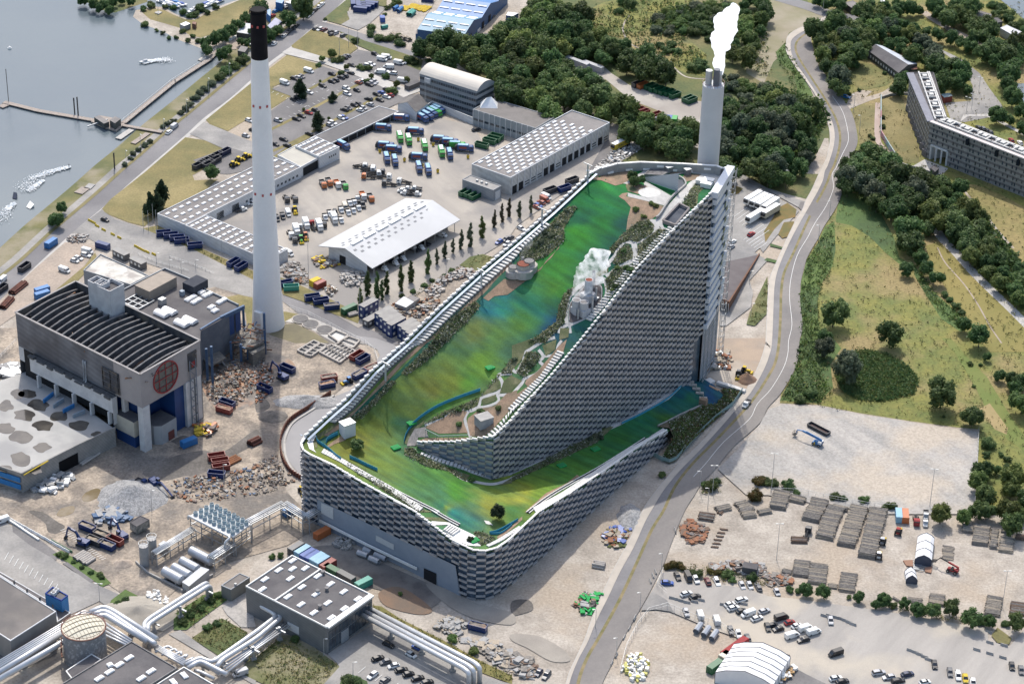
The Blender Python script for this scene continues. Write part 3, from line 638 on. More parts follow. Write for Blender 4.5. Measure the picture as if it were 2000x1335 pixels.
for a,b in zip(bk,bk[1:]):
 t=V3((b.x-a.x,b.y-a.y,0)).normalized();nn=V3((t.y,-t.x,0))*1.4
 S.quad(V3((a.x,a.y,a.z-3.6))+nn,V3((b.x,b.y,b.z-3.6))+nn,V3((b.x,b.y,b.z))+nn,V3((a.x,a.y,a.z))+nn,0)
 n=int((b-a).length/5)
 for k in rg_(n):
  p=a.lerp(b,(k+.5)/max(n,1))+nn*1.08;S.box(p+ZV(-1.1 if k%2 else-2.5),(2.6,.5,.7),t,1)
S.b('rear_parapet',[M('grey_parapet',(.36,.355,.34),(.30,.295,.285),.4),WHITE],plant)
S=MB()
for d,P in((2.0,lrev),):
 q=[V3((p.x,p.y,p.z))for p in rs(P,5)]
 for a,b in zip(q,q[1:]):
  t=V3((b.x-a.x,b.y-a.y,0)).normalized();nn=V3((t.y,-t.x,0))*d
  S.bar(a+nn+ZV(-.6),b+nn+ZV(-.6),1.0,.12)
S.b('guard_rail',M('rail_grey',(.34,.40,.48),rf_=.4,metal=.4),plant)
def tds(S,A,B,step,frac=.62,lift=.35):
 n=max(2,int((A[-1]-A[0]).length/step))
 for k in rg_(n):
  f0=k/n;f1=(k+frac)/n
  g=lambda P,f:P[min(int(f*(len(P)-1)),len(P)-2)].lerp(P[min(int(f*(len(P)-1)),len(P)-2)+1],f*(len(P)-1)-min(int(f*(len(P)-1)),len(P)-2))
  a,b,c,d=g(A,f0),g(B,f0),g(B,f1),g(A,f1);z=max(a.z,b.z,c.z,d.z)+lift
  vs=[V3((p.x,p.y,z))for p in(a,b,c,d)]
  S.add(vs+[v-ZV(.6)for v in vs],((0,1,2,3),(7,6,5,4),(0,4,5,1),(1,5,6,2),(2,6,7,3),(3,7,4,0)))
def nr(px,py,dzv=0.0):
 for d in(0,3,6,10,15):
  for dx,dy in((0,0),(0,d),(d,0),(0,-d),(-d,0),(d,d)):
   v=orf(px+dx,py+dy,dzv)
   if v:
    g=G(px,py,v.z);return g
 return G(px,py,2)
def roofline(s_or,P):return[nr(*p)for p in P]
def evenpx(P,d=10):return[tuple(p)for p in rs([V3(p)for p in P],d)]
stairs_left_a=U_(1,2,'143 163 178 131 234 67 290 13')+U_(1,1,'306 340 377 271 446 209 499 160')+U_(2,1,'15 143 66 102')
stairs_left_b=U_(1,2,'155 169 191 140 247 76 313 15')+U_(1,1,'329 340 392 279 461 217 507 176')+U_(2,1,'25 153 76 110')
dr('stair_gap_shade',[[tuple(p)for p in stairs_left_a]+[tuple(p)for p in reversed(stairs_left_b)]],M('stair_shadow',(.12,.12,.12)),lift=.06)  # dark sheet paints in the shade between the white treads
def tpx(S,PA,PB,step,frac=.6,lift=.3):
 A=roofline(0,evenpx(PA));B=roofline(0,evenpx(PB));tds(S,A,B,step,frac,lift)
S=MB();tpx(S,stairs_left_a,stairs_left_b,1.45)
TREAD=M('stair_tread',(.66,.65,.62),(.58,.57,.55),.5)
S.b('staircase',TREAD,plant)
ra=U_(2,1,'313 116 248 183 196 248 176 275 153 301');rb=U_(2,1,'306 113 239 178 187 242 167 267 143 295')
ra2=U_(2,2,'102 31 64 79 31 115 0 146');rb2=U_(2,2,'89 25 55 74 20 108 -10 141')
ra3=K4('1546 260 1440 390 1330 530 1240 640 1180 660');rb3=K4('1546 200 1400 360 1290 490 1180 590 1120 650')
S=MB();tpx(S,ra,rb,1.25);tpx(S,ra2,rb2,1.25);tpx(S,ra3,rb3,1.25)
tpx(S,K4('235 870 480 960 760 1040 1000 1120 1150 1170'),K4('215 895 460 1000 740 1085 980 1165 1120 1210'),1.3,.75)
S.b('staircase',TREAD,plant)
S=MB();tpx(S,K5('610 160 420 290 300 370 120 490 0 560'),K5('640 180 470 310 420 360 170 520 0 590'),1.6,.93)
S.b('foot_walk',TREAD,plant)
S=MB();tpx(S,K8('1000 505 1180 425 1483 230'),K8('960 480 1130 395 1440 200'),1.1,.9)
tpx(S,U_(2,2,'48 343 107 307 178 262 229 225 267 204 301 182'),U_(2,2,'41 334 99 303 171 255 222 220 262 199 295 177'),1.1,.9)
tpx(S,U_(1,2,'318 340 255 295 204 267 163 242 127 224'),U_(1,2,'326 334 262 290 211 262 168 237 132 217'),1.1,.9)
S.b('edge_walk',TREAD,plant)
dr('footpath',[rpx(U_(2,2,'-3 55 8 67 18 52 23 43 21 31 36 22 61 6 84 -1'),6),rpx(U_(2,2,'52 23 61 36 54 46 61 55 46 71 25 79 19 89 0 110'),6),rpx(U_(2,2,'61 36 84 32 90 15 97 5'),5),rpx(U_(1,2,'500 69 474 72 480 84 481 98 469 108 441 116 436 129 433 136 413 143 392 138 369 156 349 164 329 169'),6.5),rpx(U_(1,2,'418 140 408 158 419 194'),6),rpx(U_(1,2,'469 108 474 122 456 132 433 136'),5),rpx(U_(1,2,'474 112 502 110'),6),rpx(K2('870 320 850 270 940 170 1010 60 1060 -40'),7),rpx(K2('820 480 960 370 1190 240 1250 180 1250 80 1230 -30'),8),rpx(K2('1250 200 1320 300'),6),U_(2,2,'0 255 76 222 143 191 211 160 255 138 301 113 331 88 334 93 306 120 257 145 214 169 148 199 79 231 0 266'),U_(1,2,'316 214 331 222 374 245 423 265 458 276 500 267 500 260 471 271 443 266 397 248 367 236 329 218'),rpx(U_(1,2,'344 241 377 256 402 274 430 281 464 285 502 274'),5),rpx(U_(2,2,'-3 274 41 257 82 237'),4),rpx(K1('750 1200 690 1160 610 1150 540 1210 480 1320'),7),rpx(K1('700 1160 850 1130 980 1040 1010 980'),7),rpx(K1('735 1180 745 1340'),8),rpx(K2('560 540 650 515 780 520 830 620 830 760 790 880 640 1010 450 1110 260 1200'),9.5),rpx(K2('560 540 440 600 330 690 240 800 205 930 200 1060 210 1190'),8),rpx(K2('260 1200 130 1260 90 1340'),6),rpx(K2('250 1190 270 1340'),5)],PATH,cell=6)
dr('footpath',[K1('920 850 1000 860 1270 560 1440 380 1500 340 1620 250 1720 230 1890 320 1720 440 1540 370 1460 470 1400 580 1330 670 1290 680 1090 900 1110 960 1230 1010 1220 1030 1090 1000 1010 990 960 980'),K1('840 340 1220 560 1225 590 1120 680 890 620 640 560 640 510 860 570 900 590 770 500 860 440'),K1('710 310 860 220 900 190 940 200 800 340 640 400 580 390 660 350'),rpx(K1('520 190 720 210 880 190'),4),rpx(K1('1180 290 1380 250 1620 260'),3),rpx(K1('930 190 1230 185 1500 185 1750 220 1890 310'),4.5)],PATH,cell=8)
dr('plaza',[crv(K1('775 480 850 445 960 450 1060 490 1060 540 950 570 850 565 790 530'),4,True)],M('pale_plaza',(.62,.61,.58),(.55,.54,.51),1),cell=8)
dr('soil',[K1('130 340 170 290 330 210 560 190 720 220 640 360 560 400 480 420 290 350'),K1('520 560 570 520 640 510 620 560 880 620 1120 690 1060 780 960 850 720 960 620 1000 640 850 680 700 600 610'),K1('1190 200 1500 190 1700 230 1600 250 1360 250 1190 270'),K1('1390 270 1600 270 1520 340 1400 370 1350 310'),K1('620 400 700 380 900 430 780 480 780 530 640 490'),U_(2,1,'0 171 10 150 43 120 76 79 107 51 150 8 158 5 150 20 143 25 84 84 51 112 15 155 0 171'),[*U_(1,1,'500 178 474 204 408 267 331 340 341 340 418 270 481 204 500 188')],[*U_(1,2,'334 0 280 48 209 127 143 183 127 188 143 194 214 132 285 53 339 5')],K7('330 790 450 690 650 530 800 560 1010 560 1130 520 1480 190 1600 10 1610 30 1380 260 1310 380 1010 610 760 800 550 820 450 900 370 860'),K4('320 500 560 380 700 260 860 310 800 430 870 600 470 610 290 530'),K4('870 400 1000 300 1060 260 1240 230 1400 60 1546 10 1546 180 1380 360 1200 560 1080 660 900 640 860 460'),K4('180 710 290 670 860 660 900 680 460 710 230 720'),U_(2,2,'28 82 51 64 92 15 107 3 97 38 64 74 33 97 25 89'),U_(2,2,'0 117 25 98 33 94 0 143'),K3('540 880 700 760 850 660 960 700 900 760 700 830 600 890'),K3('960 620 1090 590 1080 640 980 690'),K8('1110 360 1290 240 1483 60 1483 110 1300 270 1140 390'),U_(2,2,'25 340 66 303 107 283 127 267 132 270 107 288 74 308 36 340'),K5('970 210 1120 270 1080 290 970 230')],SOIL,cell=8)
dr('green_lane',[U_(1,2,'120 201 163 178 219 120 280 64 334 10 349 0 362 0 301 56 229 120 168 186 143 201 127 211'),U_(1,1,'349 340 500 188 500 201 438 257 433 275 369 331 362 340'),U_(2,1,'0 176 15 158 53 115 107 64 143 25 150 23 110 71 76 102 51 143 25 166 0 188')],LANE,cell=9)
dr('planting_bed',[U_(2,1,'110 73 127 76 112 99 102 115 102 140 71 168 38 183 15 178 15 163 48 135 71 110'),U_(1,2,'178 163 222 127 265 82 273 87 242 120 204 158 183 168'),U_(1,2,'283 69 329 25 357 0 382 0 362 18 331 48 293 74'),U_(1,1,'341 340 369 303 428 257 438 267 408 303 377 331 367 340'),U_(2,1,'267 99 278 110 273 127 245 143 229 140 214 145 196 166 188 163 194 153 217 127 245 104'),U_(2,1,'245 150 275 127 288 117 306 122 280 153 250 186 245 176'),U_(2,1,'196 183 211 155 227 148 237 163 234 176 204 188'),U_(2,1,'183 217 199 196 242 187 245 191 211 229 188 257'),U_(2,1,'150 211 188 191 188 201 163 214'),U_(2,1,'122 229 110 255 104 290 97 306 64 340 31 340 87 298 92 267 102 245'),U_(2,1,'92 334 94 311 112 311 110 329'),U_(2,2,'0 15 33 3 64 0 25 25 20 41 0 64'),U_(2,2,'10 69 28 28 46 28 56 36 48 48 25 76'),U_(2,2,'59 15 87 3 84 23 66 36'),U_(2,2,'0 74 20 84 0 102'),U_(1,2,'323 171 369 143 436 117 474 76 500 38 500 69 471 71 479 99 438 115 433 132 413 141 392 136 364 155'),U_(1,2,'441 120 469 110 469 122 443 132'),U_(1,2,'476 107 484 84 500 71 500 107'),K1('1540 380 1580 370 1650 440 1560 520 1550 640 1500 720 1350 680 1400 580 1460 460'),K1('610 420 700 400 760 480 740 500 640 490'),K4('60 560 220 470 280 420 240 500 140 570 100 640 30 760 0 740'),K4('0 800 120 800 130 870 200 900 420 1000 760 1140 900 1180 840 1260 600 1120 300 1060 160 950 0 900'),U_(2,2,'0 273 51 245 102 217 148 196 183 173 199 173 166 204 122 224 51 257 0 280'),U_(1,2,'500 283 474 288 500 273'),U_(1,3,'316 15 362 15 382 28 346 23 326 15'),U_(1,2,'183 245 229 270 267 295 331 336 357 340 316 340 255 301 204 265 173 247'),K8('870 480 780 280 900 290 1100 380 990 450'),K3('300 780 360 680 540 560 820 380 850 400 560 620 380 740 380 900 340 900'),K5('350 1150 420 1040 510 880 450 700 880 480 1050 470 1180 350 1120 250 1380 290 1400 310 1200 520 900 790 640 1040 520 1180')],BED,cell=8)
dr('gravel_bed',[K8('930 120 1000 130 1060 190 960 170')],pale_plaza,cell=4)
dr('sun_deck',[K8('160 190 170 130 420 150 590 240 760 320 850 380 880 490 800 490 700 480 500 400 330 260 430 180'),],WHITE,cell=6)
dr('sun_deck',[K3('190 800 340 620 360 680 300 780 320 940 360 990 230 920')],WHITE,cell=6)
S=MB();tpx(S,K8('340 265 490 350'),K8('430 190 600 275'),.8,.7,.6);S.b('bench_steps',TREAD,plant)
DECK=M('grey_planks',(.30,.275,.255),(.22,.205,.19),.8,fine=.25,fs_=2)
dr('timber_deck',[K4('140 545 290 520 330 660 190 660 150 780 30 780 60 680')],DECK,cell=6)
S=MB()
pit=[nr(*p)for p in K1('1100 900 1310 680 1440 745 1260 960')]
S.add([p+ZV(.25)for p in pit],[(0,1,2,3)]);
S.b('courtyard',M('dark_court',(.05,.06,.08),(.09,.10,.12),.3),plant)
S=MB()
for a,b in zip(pit,pit[1:]+pit[:1]):S.bar(a+ZV(.6),b+ZV(.6),.7,1.4)
S.b('court_kerb',M('rust_grey',(.26,.235,.23),(.2,.18,.17),1),plant)
S=MB();c0=[nr(*p)for p in K1('820 335 1290 495 1390 400 1370 340 1290 300')]
hgt=[0.4,7.5,8.5,8,6]
S.add([c0[0],c0[1],c0[1]+ZV(7.6),c0[0]+ZV(.8)],[(0,1,2,3)])
S.b('cafe_wall',M('ribbed_pale_wall',(.46,.49,.52),(.40,.43,.46),.3,waves=(.8,.12)),plant)
S=MB();top=[c0[0]+ZV(.8),c0[1]+ZV(7.6)]+[nr(*p,3.0)for p in K1('1395 380 1350 320 1280 290 1000 285')]
S.add([nr(*p,.6)for p in K1('1290 490 1300 330 1350 340 1385 400')],[(0,1,2,3)])
S.b('cafe_opening',M('dark_glass',(.015,.02,.03),rf_=.2),plant)
S=MB();P=crv(K1('1310 300 1370 340 1395 390 1370 430 1200 580 1060 790 1010 830'),5)
pp=[nr(p[0],p[1],.5)for p in P]
for a,b in zip(pp,pp[1:]):S.bar(a,b,.6,1.0)
S.b('retaining_wall',M('grey_concrete_wall',(.37,.36,.34),(.3,.29,.28),.5),plant)
S=MB();P=[nr(*p,.6)for p in K1('860 275 930 215 1140 215 1180 240 1090 290')]
for k in rg_(11):
 a=P[0].lerp(P[1],k/10);b=P[4].lerp(P[3],k/10);S.bar(a,b,.3,.5)
for a,b in zip(P,P[1:]+P[:1]):S.bar(a,b,.4,.9)
S.b('roof_pergola',M('dark_frame',(.16,.15,.15),(.24,.235,.23),.8),plant)
def hut(nm,px,py,wx,wy,h,mat,d=(1,.6),par=plant):
 b=nr(px,py);S=MB();S.box(b+ZV(h/2-.2),(wx,wy,h+.4),d,0);S.box(b+ZV(h+.1),(wx+.3,wy+.3,.25),d,1)
 return S.b(nm,mat,par)
VB=[dark_frame,STEEL]
hut('vent_box',*K1('1175 240')[0],2.4,2,2.2,VB);hut('vent_box',*K1('1415 270')[0],2.2,1.8,2.2,VB)
for p in K1('1600 400 1660 440 1690 390'):hut('roof_unit',*p,4,2.2,1.8,[WHITE,WHITE],(1,-.4))
hut('roof_unit',*K1('390 215')[0],4.5,2,1.4,[WHITE,WHITE],(1,.6));hut('roof_unit',*K1('440 195')[0],4,1.6,1.2,[WHITE,WHITE],(1,.6))
hut('lift_cabin',*K3('940 640')[0],4.6,3.6,4.8,[M('cabin_white',(.6,.62,.64),(.55,.57,.6),.5),STEEL],(1,.75))
hut('stair_head',*K4('1090 480')[0],5.2,4.4,3.2,[M('shed_grey',(.30,.31,.32),(.24,.25,.26),.5),grey_concrete_wall],(1,.62))
hut('roof_unit',*K4('1050 510')[0],1.6,1.6,3.4,[WHITE,WHITE])
S=MB();P=[nr(*p,.9)for p in K4('285 545 470 640 870 625')]
for a,b in zip(P,P[1:]):
 S.bar(a,b,.35,.25)
 for k in rg_(6):
  q=a.lerp(b,k/6);S.bar(q,q-ZV(2.0),.16)
S.b('terrace_rail',M('green_rail',(.16,.22,.19),(.2,.26,.23),1),plant)
dr('vent_court',[crv(K2('250 1160 245 950 300 820 480 600 620 550 740 600 760 700 740 920 620 1030 480 1110 350 1170'),4,True)],DARKP,cell=7)
def stack(px,py,r,h,base=None,mat=STEEL,rim=None,nm='vent_stack'):
 b=nr(px,py);S=MB()
 if base:S.box(b+ZV(base[1]/2-.3),(base[0],base[0],base[1]+.6),(1,.9),0);b=b+ZV(base[1]-.05)
 S.cyl(b-ZV(.5),b+ZV(h),r,n=16,caps=False);S.cyl(b+ZV(h),b+ZV(h-.05),r,r*.86,16,0,False);S.cyl(b+ZV(h-.05),b+ZV(h-1.2),r*.86,r*.8,16,1,True)
 return S.b(nm,[mat,rim or dark_frame],plant,False),b+ZV(h)
RED=M('rusty_lining',(.22,.06,.035),(.16,.05,.03),1)
PALEC=M('stack_concrete',(.44,.41,.37),(.38,.35,.32),.8)
stack(*K2('540 820')[0],1.5,5.6,(4.2,2.6),M('stack_steel',(.45,.46,.48),(.38,.39,.41),.5,rf_=.5),RED)
_,vt1=stack(*K2('355 1010')[0],1.6,3,(3,2),stack_steel,None);_,vt2=stack(*K2('470 1040')[0],1.6,3,(3.6,2),stack_steel,None)
stack(*K2('610 640')[0],.4,7);stack(*K2('625 645')[0],.4,7);stack(*K2('660 810')[0],.35,4,(1.8,.6));stack(*K2('600 985')[0],.4,5,(1.8,.6));stack(*K2('385 1120')[0],.35,4.2);stack(*K2('345 850')[0],1.2,1.2,None,PALEC)
S=MB();P=crv(K2('250 1140 245 950 300 820 480 620 620 565 730 610 750 700 735 920'),3);pp=[nr(p[0],p[1],.9)for p in P]
for a,b in zip(pp,pp[1:]):S.bar(a,b,.12,.12);S.bar(a,a-ZV(.9),.12);S.bar(a-ZV(.4),b-ZV(.4),.08,.08)
S.b('court_rail',STEEL,plant)
for q,r,h,rm in(('855 470',1.9,3.4,None),('1015 460',2.6,4.4,RED),('1110 380',2.1,3.6,None)):
 px,py=K7(q)[0];b=nr(px,py);S=MB()
 S.cyl(b-ZV(.5),b+ZV(h*.55),r*1.5,n=12,mi=0);S.cyl(b+ZV(h*.55),b+ZV(h*.6),r*1.5,r*1.15,12,1);S.cyl(b+ZV(h*.6),b+ZV(h),r,n=16,mi=1,caps=False);S.cyl(b+ZV(h),b+ZV(h-1),r*.85,r*.8,16,2)
 S.b('vent_stack',[BRICK,PALEC,rm or dark_frame],plant)
_,vt3=stack(*K7('1005 310')[0],.5,3.2)
NET=M('blue_net',(.03,.22,.36),(.05,.30,.42),1.2,rf_=.7)
S=MB()
for P,h in((U_(1,2,'289 204 295 186 313 163 349 138 390 120 438 103'),1.2),(K3('370 740 385 800 560 920 720 1060 820 1130'),1.3),(K3('980 1090 1120 1150 1300 1240 1500 1330'),1.3),(K3('540 830 590 740 760 650'),1.3),(K8('1010 310 1130 280 1300 190 1420 120'),1.0),(U_(2,2,'214 168 255 148 303 120 331 94'),.9),(U_(1,3,'458 48 479 46 500 31'),.8)):
 pp=[nr(p[0],p[1])for p in crv(P,6)]
 for a,b in zip(pp,pp[1:]):
  d=ZV(h);t=(b-a).normalized();nn=V3((-t.y,t.x,0))*.05
  S.add([a-nn,b-nn,b-nn+d,a-nn+d,a+nn,b+nn,b+nn+d,a+nn+d],((0,1,2,3),(5,4,7,6),(3,2,6,7)))
  S.bar(a,a+d*1.15,.1)
S.b('safety_net',NET,plant)
MAT=M('bright_green_mat',(.02,.30,.07),(.03,.34,.09),1)
for i,p in enumerate(U_(1,2,'304 167 273 215 457 59')+U_(2,2,'97 250 163 218')+K8('790 415')):
 b=nr(*p);S=MB();S.box(b+ZV(.35),(3.0,2.4,.5),(1,.7));S.box(b+ZV(.64),(2.4,1.7,.08),(1,.7),1)
 tag(S.b('jump_mat',[MAT,M('green_mat_top',(.03,.22,.07))]),'green landing mat lying on the ski turf','mat','green mats on the ski slope')
GREYP=M('grey_mast',(.45,.47,.48),rf_=.5,metal=.4)
for p in U_(1,2,'253 82')+U_(1,1,'440 231')+U_(2,1,'58 111 147 24'):
 b=nr(*p);t=thing('lift_pylon','grey pylon with crossarm beside the long white roof stairs','pylon',tuple(b-ZV(.3)),'ski lift pylons')
 S=MB();S.cyl(b-ZV(.3),b+ZV(7.2),.42,.3,10);S.b('pole',GREYP,t)
 S=MB();S.bar(b+V3((-1.6,1.5,7.0)),b+V3((1.6,-1.5,7.0)),.3);S.b('crossarm',GREYP,t)
S=MB()
for P in(U_(1,2,'178 245 229 273 288 306 357 340'),U_(1,3,'341 -3 367 13 397 29'),U_(2,2,'31 340 66 313 107 288 163 257 204 232 262 195'),):
 pp=[nr(p[0],p[1],.45)for p in crv(P,5)]
 for a,b in zip(pp,pp[1:]):
  t=(b-a).normalized();nn=V3((-t.y,t.x,0))
  S.bar(a+nn*.55,b+nn*.55,.25,.3,0);S.bar(a-nn*.55,b-nn*.55,.25,.3,0);S.bar(a-ZV(.1),b-ZV(.1),.8,.1,1)
S.b('carpet_lift',[WHITE,M('rubber_belt',(.03,.03,.035))],plant)
S=MB()
for p in K5('720 190 750 225 800 275 845 330 890 395'):
 b=nr(*p);S.box(b+ZV(.5),(3.0,1.1,.7),(1,-.05));S.bar(b,b+ZV(2.6),.25)
S.b('ski_bridge',PALEC,plant)
S=MB()
for p in K5('620 120 680 130 890 470'):
 b=nr(*p);S.box(b+ZV(1.2),(2.8,2.0,3),(1,-.5))
S.b('timber_kiosk',M('brown_timber',(.27,.19,.13),(.22,.16,.11),1),plant)
S=MB();b0=[nr(*p)or G(*p,1)for p in K5('820 140 990 200 1060 170 1440 290 1430 300 1060 190')]
pts=K5('700 110 750 65 800 80 730 130'),K5('810 135 970 205 1050 165 980 120 900 150'),K5('1060 180 1430 300 1450 270 1090 160')
for P in pts:S.prism([G(*p,1.2)for p in P],.3,1.5)
S.b('forecourt_deck',TREAD,plant)
S=MB();P=K5('300 750 430 690 580 610 870 480');pp=[nr(*p,.2)for p in P]
for a,b in zip(pp,pp[1:]):S.bar(a,b,.5,1.2)
S.b('retaining_kerb',grey_concrete_wall,plant)
chim=thing('chimney','pale grey cylindrical chimney behind the ski roof, white plume above it','chimney',(66.5,836.0,0))
cb=G(1389.5,318,80);cb=V3((cb.x,cb.y,0))
cb=V3((72.6,841.5,0));chim.location=cb;chim['_o']=tuple(cb)
def ztop(px,py,x,y):
 lo,hi=0,400
 for _ in rg_(40):
  m=(lo+hi)/2
  if proj((x,y,m))[1]>py:lo=m
  else:hi=m
 return lo
zt=ztop(1399,165,cb.x,cb.y)
S=MB();S.cyl(cb,cb+ZV(zt),4.05,n=32);S.b('shaft',M('pale_concrete_shaft',(.52,.54,.56),(.48,.50,.52),.1,rf_=.6,fine=.04),chim,True)
for dx,dy,r,h,mt in((-1.9,.3,1.25,5.6,GREYP),(.9,-.9,1.2,6.6,M('dark_flue',(.12,.13,.15),rf_=.5)),(2.1,1.0,1.0,5.4,GREYP)):
 S=MB();S.cyl(cb+V3((dx,dy,zt-.5)),cb+V3((dx,dy,zt+h)),r,n=16);S.b('flue',mt,chim,True)
S=MB()
for k in rg_(20):
 a=6.2832*k/20;b=6.2832*(k+1)/20;p=lambda t,z:cb+V3((4.1*m_c(t),4.1*m_s(t),zt+z))
 S.bar(p(a,1.1),p(b,1.1),.1);S.bar(p(a,0),p(a,1.1),.1)
S.b('top_rail',M('red_rail',(.35,.12,.10),(.3,.3,.3),2),chim)
wb=V3((G(524,634).x,G(524,634).y,0))
tall=thing('chimney','very tall white tapered chimney with a black top, beside the half demolished hall','chimney',tuple(wb))
zT=ztop(508,18,wb.x,wb.y);zB=ztop(507.5,112,wb.x,wb.y)
WH=M('white_chimney_paint',(.86,.86,.85),(.80,.80,.79),.06,rf_=.6,fine=.03,fs_=1,c3=(.82,.82,.81),big=.05)
BK=M('black_chimney_paint',(.006,.006,.009),(.009,.009,.012),.3,rf_=.8,spec=.2)
S=MB();prof=[(0,6.6),(6,6.1),(22,5.3),(45,4.6),(80,3.9),(110,3.45),(zB,3.15)]
for(z0,r0),(z1,r1)in zip(prof,prof[1:]):S.cyl(wb+ZV(z0),wb+ZV(z1),r0,r1,40,0,False)
S.b('shaft',WH,tall,True)
S=MB();S.cyl(wb+ZV(zB),wb+ZV(zT),3.17,2.9,40,0,False);S.cyl(wb+ZV(zT),wb+ZV(zT-.02),2.9,2.3,40,0,False);S.cyl(wb+ZV(zT),wb+ZV(zT-4),2.3,2.3,40,0,True)
S.b('black_top',BK,tall,True)
S=MB()
for k in rg_(16):
 a=6.2832*k/16;b=6.2832*(k+1)/16;p=lambda t,z:wb+V3((3.3*m_c(t),3.3*m_s(t),zT+z))
 S.bar(p(a,-1.2),p(b,-1.2),.35,.25);S.bar(p(a,.3),p(b,.3),.1);S.bar(p(a,-1.2),p(a,.3),.1)
S.b('top_platform',BK,tall)
S=MB()
for z in(zT-6,60,97):
 for k in rg_(3):
  a=-1.57+(k-1)*.75;r=float(np.interp(z,[q[0]for q in prof]+[zT],[q[1]for q in prof]+[2.9]))+.1
  S.box(wb+V3((r*m_c(a),r*m_s(a),z)),(.7,.5,.9),(-m_s(a),m_c(a)))
S.b('warning_lamp',M('red_lamp_box',(.45,.10,.09)),tall)
S=MB();a=math.atan2(-1,-.55)
dd=V3((m_c(a),m_s(a),0));S.box(wb+dd*5.5+ZV(4.6),(3.2,3.6,9.2),(-dd.y,dd.x));
por=S.b('doorway',WH,tall);S=MB();S.box(wb+dd*7.32+ZV(4.1),(2.4,.1,8.0),(-dd.y,dd.x));S.b('opening',black_opening,por)
def hfor(top,ybase):
 lo,hi=0.5,90
 for _ in rg_(40):
  m=(lo+hi)/2;p=G(top[0],top[1],m)
  if proj((p.x,p.y,0))[1]<ybase:lo=m
  else:hi=m
 return lo
def R4(a,b,c,h):
 A,B,C=(G(p[0],p[1],h)for p in(a,b,c));return[A,B,C,A+C-B]
def adi(par,name,me,loc,rz=0):
 o=ON_(name,me);LK_(o);o.parent=par
 o.location=V3(loc)-V3(par.get('_o',(0,0,0)));o.rotation_euler=(0,0,rz);return o
def ang(v):return math.atan2(v[1],v[0])
WALLW=M('white_render',(.60,.61,.62),(.52,.53,.54),.25,rf_=.7,fine=.05,waves=(.35,.05))
WALLG=M('grey_sheet_wall',(.27,.29,.31),(.23,.25,.27),.3,rf_=.6,waves=(.5,.07))
ROOFF=M('grey_felt_roof',(.195,.18,.175),(.235,.22,.21),.12,fine=.12,fs_=1.2,c3=(.165,.155,.15),big=.04)
ROOFD=M('dark_felt_roof',(.085,.08,.085),(.115,.11,.112),.15,fine=.12,fs_=1.5,c3=(.14,.13,.13),big=.05)
ROOFB=M('brown_felt_roof',(.16,.145,.13),(.20,.18,.165),.12,fine=.12,c3=(.13,.12,.115),big=.05)
SKYL=M('skylight_dome',(.86,.86,.85),(.78,.78,.78),.5,rf_=.4)
WIN=M('window_glass',(.03,.04,.055),(.07,.09,.11),.4,rf_=.15,spec=.7)
DOORD=black_opening
def domemesh(w,d,h,mat):
 S=MB();S.box((0,0,h*.35),(w,d,h*.7));S.box((0,0,h*.8),(w*.8,d*.8,h*.4));return S.mesh('skylight',mat)
DOMES={}
def blk(name,label,cat,cs,h,wall=WALLW,roof=ROOFF,par=.45,z0=0.0,group=None,parmat=None,sky=None,dome=(1.2,2.4,.6),dmat=None):
 c=sum(cs,V3())/len(cs);t=thing(name,label,cat,(c.x,c.y,z0),group)
 P=[V3((p.x,p.y))for p in cs]
 S=MB();n=len(P);ar=sum(P[i].x*P[(i+1)%n].y-P[(i+1)%n].x*P[i].y for i in rg_(n))
 if ar<0:P.reverse()
 for a,b in zip(P,P[1:]+P[:1]):S.quad((a.x,a.y,z0),(b.x,b.y,z0),(b.x,b.y,h),(a.x,a.y,h))
 S.b('wall',wall,t)
 S=MB();S.add([(p.x,p.y,h-.05)for p in P],[tuple(rg_(n))]);S.b('roof',roof,t)
 if par:
  S=MB()
  for i in rg_(n):
   a,b=P[i],P[(i+1)%n];d=(b-a).normalized();q=V3((-d.y,d.x))*.14
   S.bar((a.x+q.x-d.x*.03,a.y+q.y-d.y*.03,h+par/2-.1),(b.x+q.x-d.x*.33,b.y+q.y-d.y*.33,h+par/2-.1),.34,par)
  S.b('parapet',parmat or WALLW,t)
 if sky:
  A,B,D=cs[0],cs[1],cs[3];me=domemesh(*dome,dmat or SKYL)
  for u,v in sky:
   p=A+(B-A)*u+(D-A)*v;adi(t,'skylight',me,(p.x,p.y,h-.04),ang(D-A)-math.pi/2)
 return t
def sgrid(nu,nv,u0=.08,u1=.92,v0=.05,v1=.95,stag=0.0,skip=0):
 out=[]
 for i in rg_(nu):
  for j in rg_(nv):
   if skip and r_r()<skip:continue
   out.append((u0+(u1-u0)*i/max(nu-1,1),min(.97,v0+(v1-v0)*(j+(stag if i%2 else 0))/max(nv-1,1))))
 return out
def wb(par,name,A,B,f0,f1,z0,z1,mat,out=.06,dep=.12,S=None):
 A=V3((A[0],A[1],0));B=V3((B[0],B[1],0));t=(B-A).normalized();nn=V3((t.y,-t.x,0))
 c=A.lerp(B,(f0+f1)/2)+nn*out;own=S is None;S=S or MB()
 S.box(c+ZV((z0+z1)/2),((B-A).length*(f1-f0),dep,z1-z0),t)
 if own:return S.b(name,mat,par)
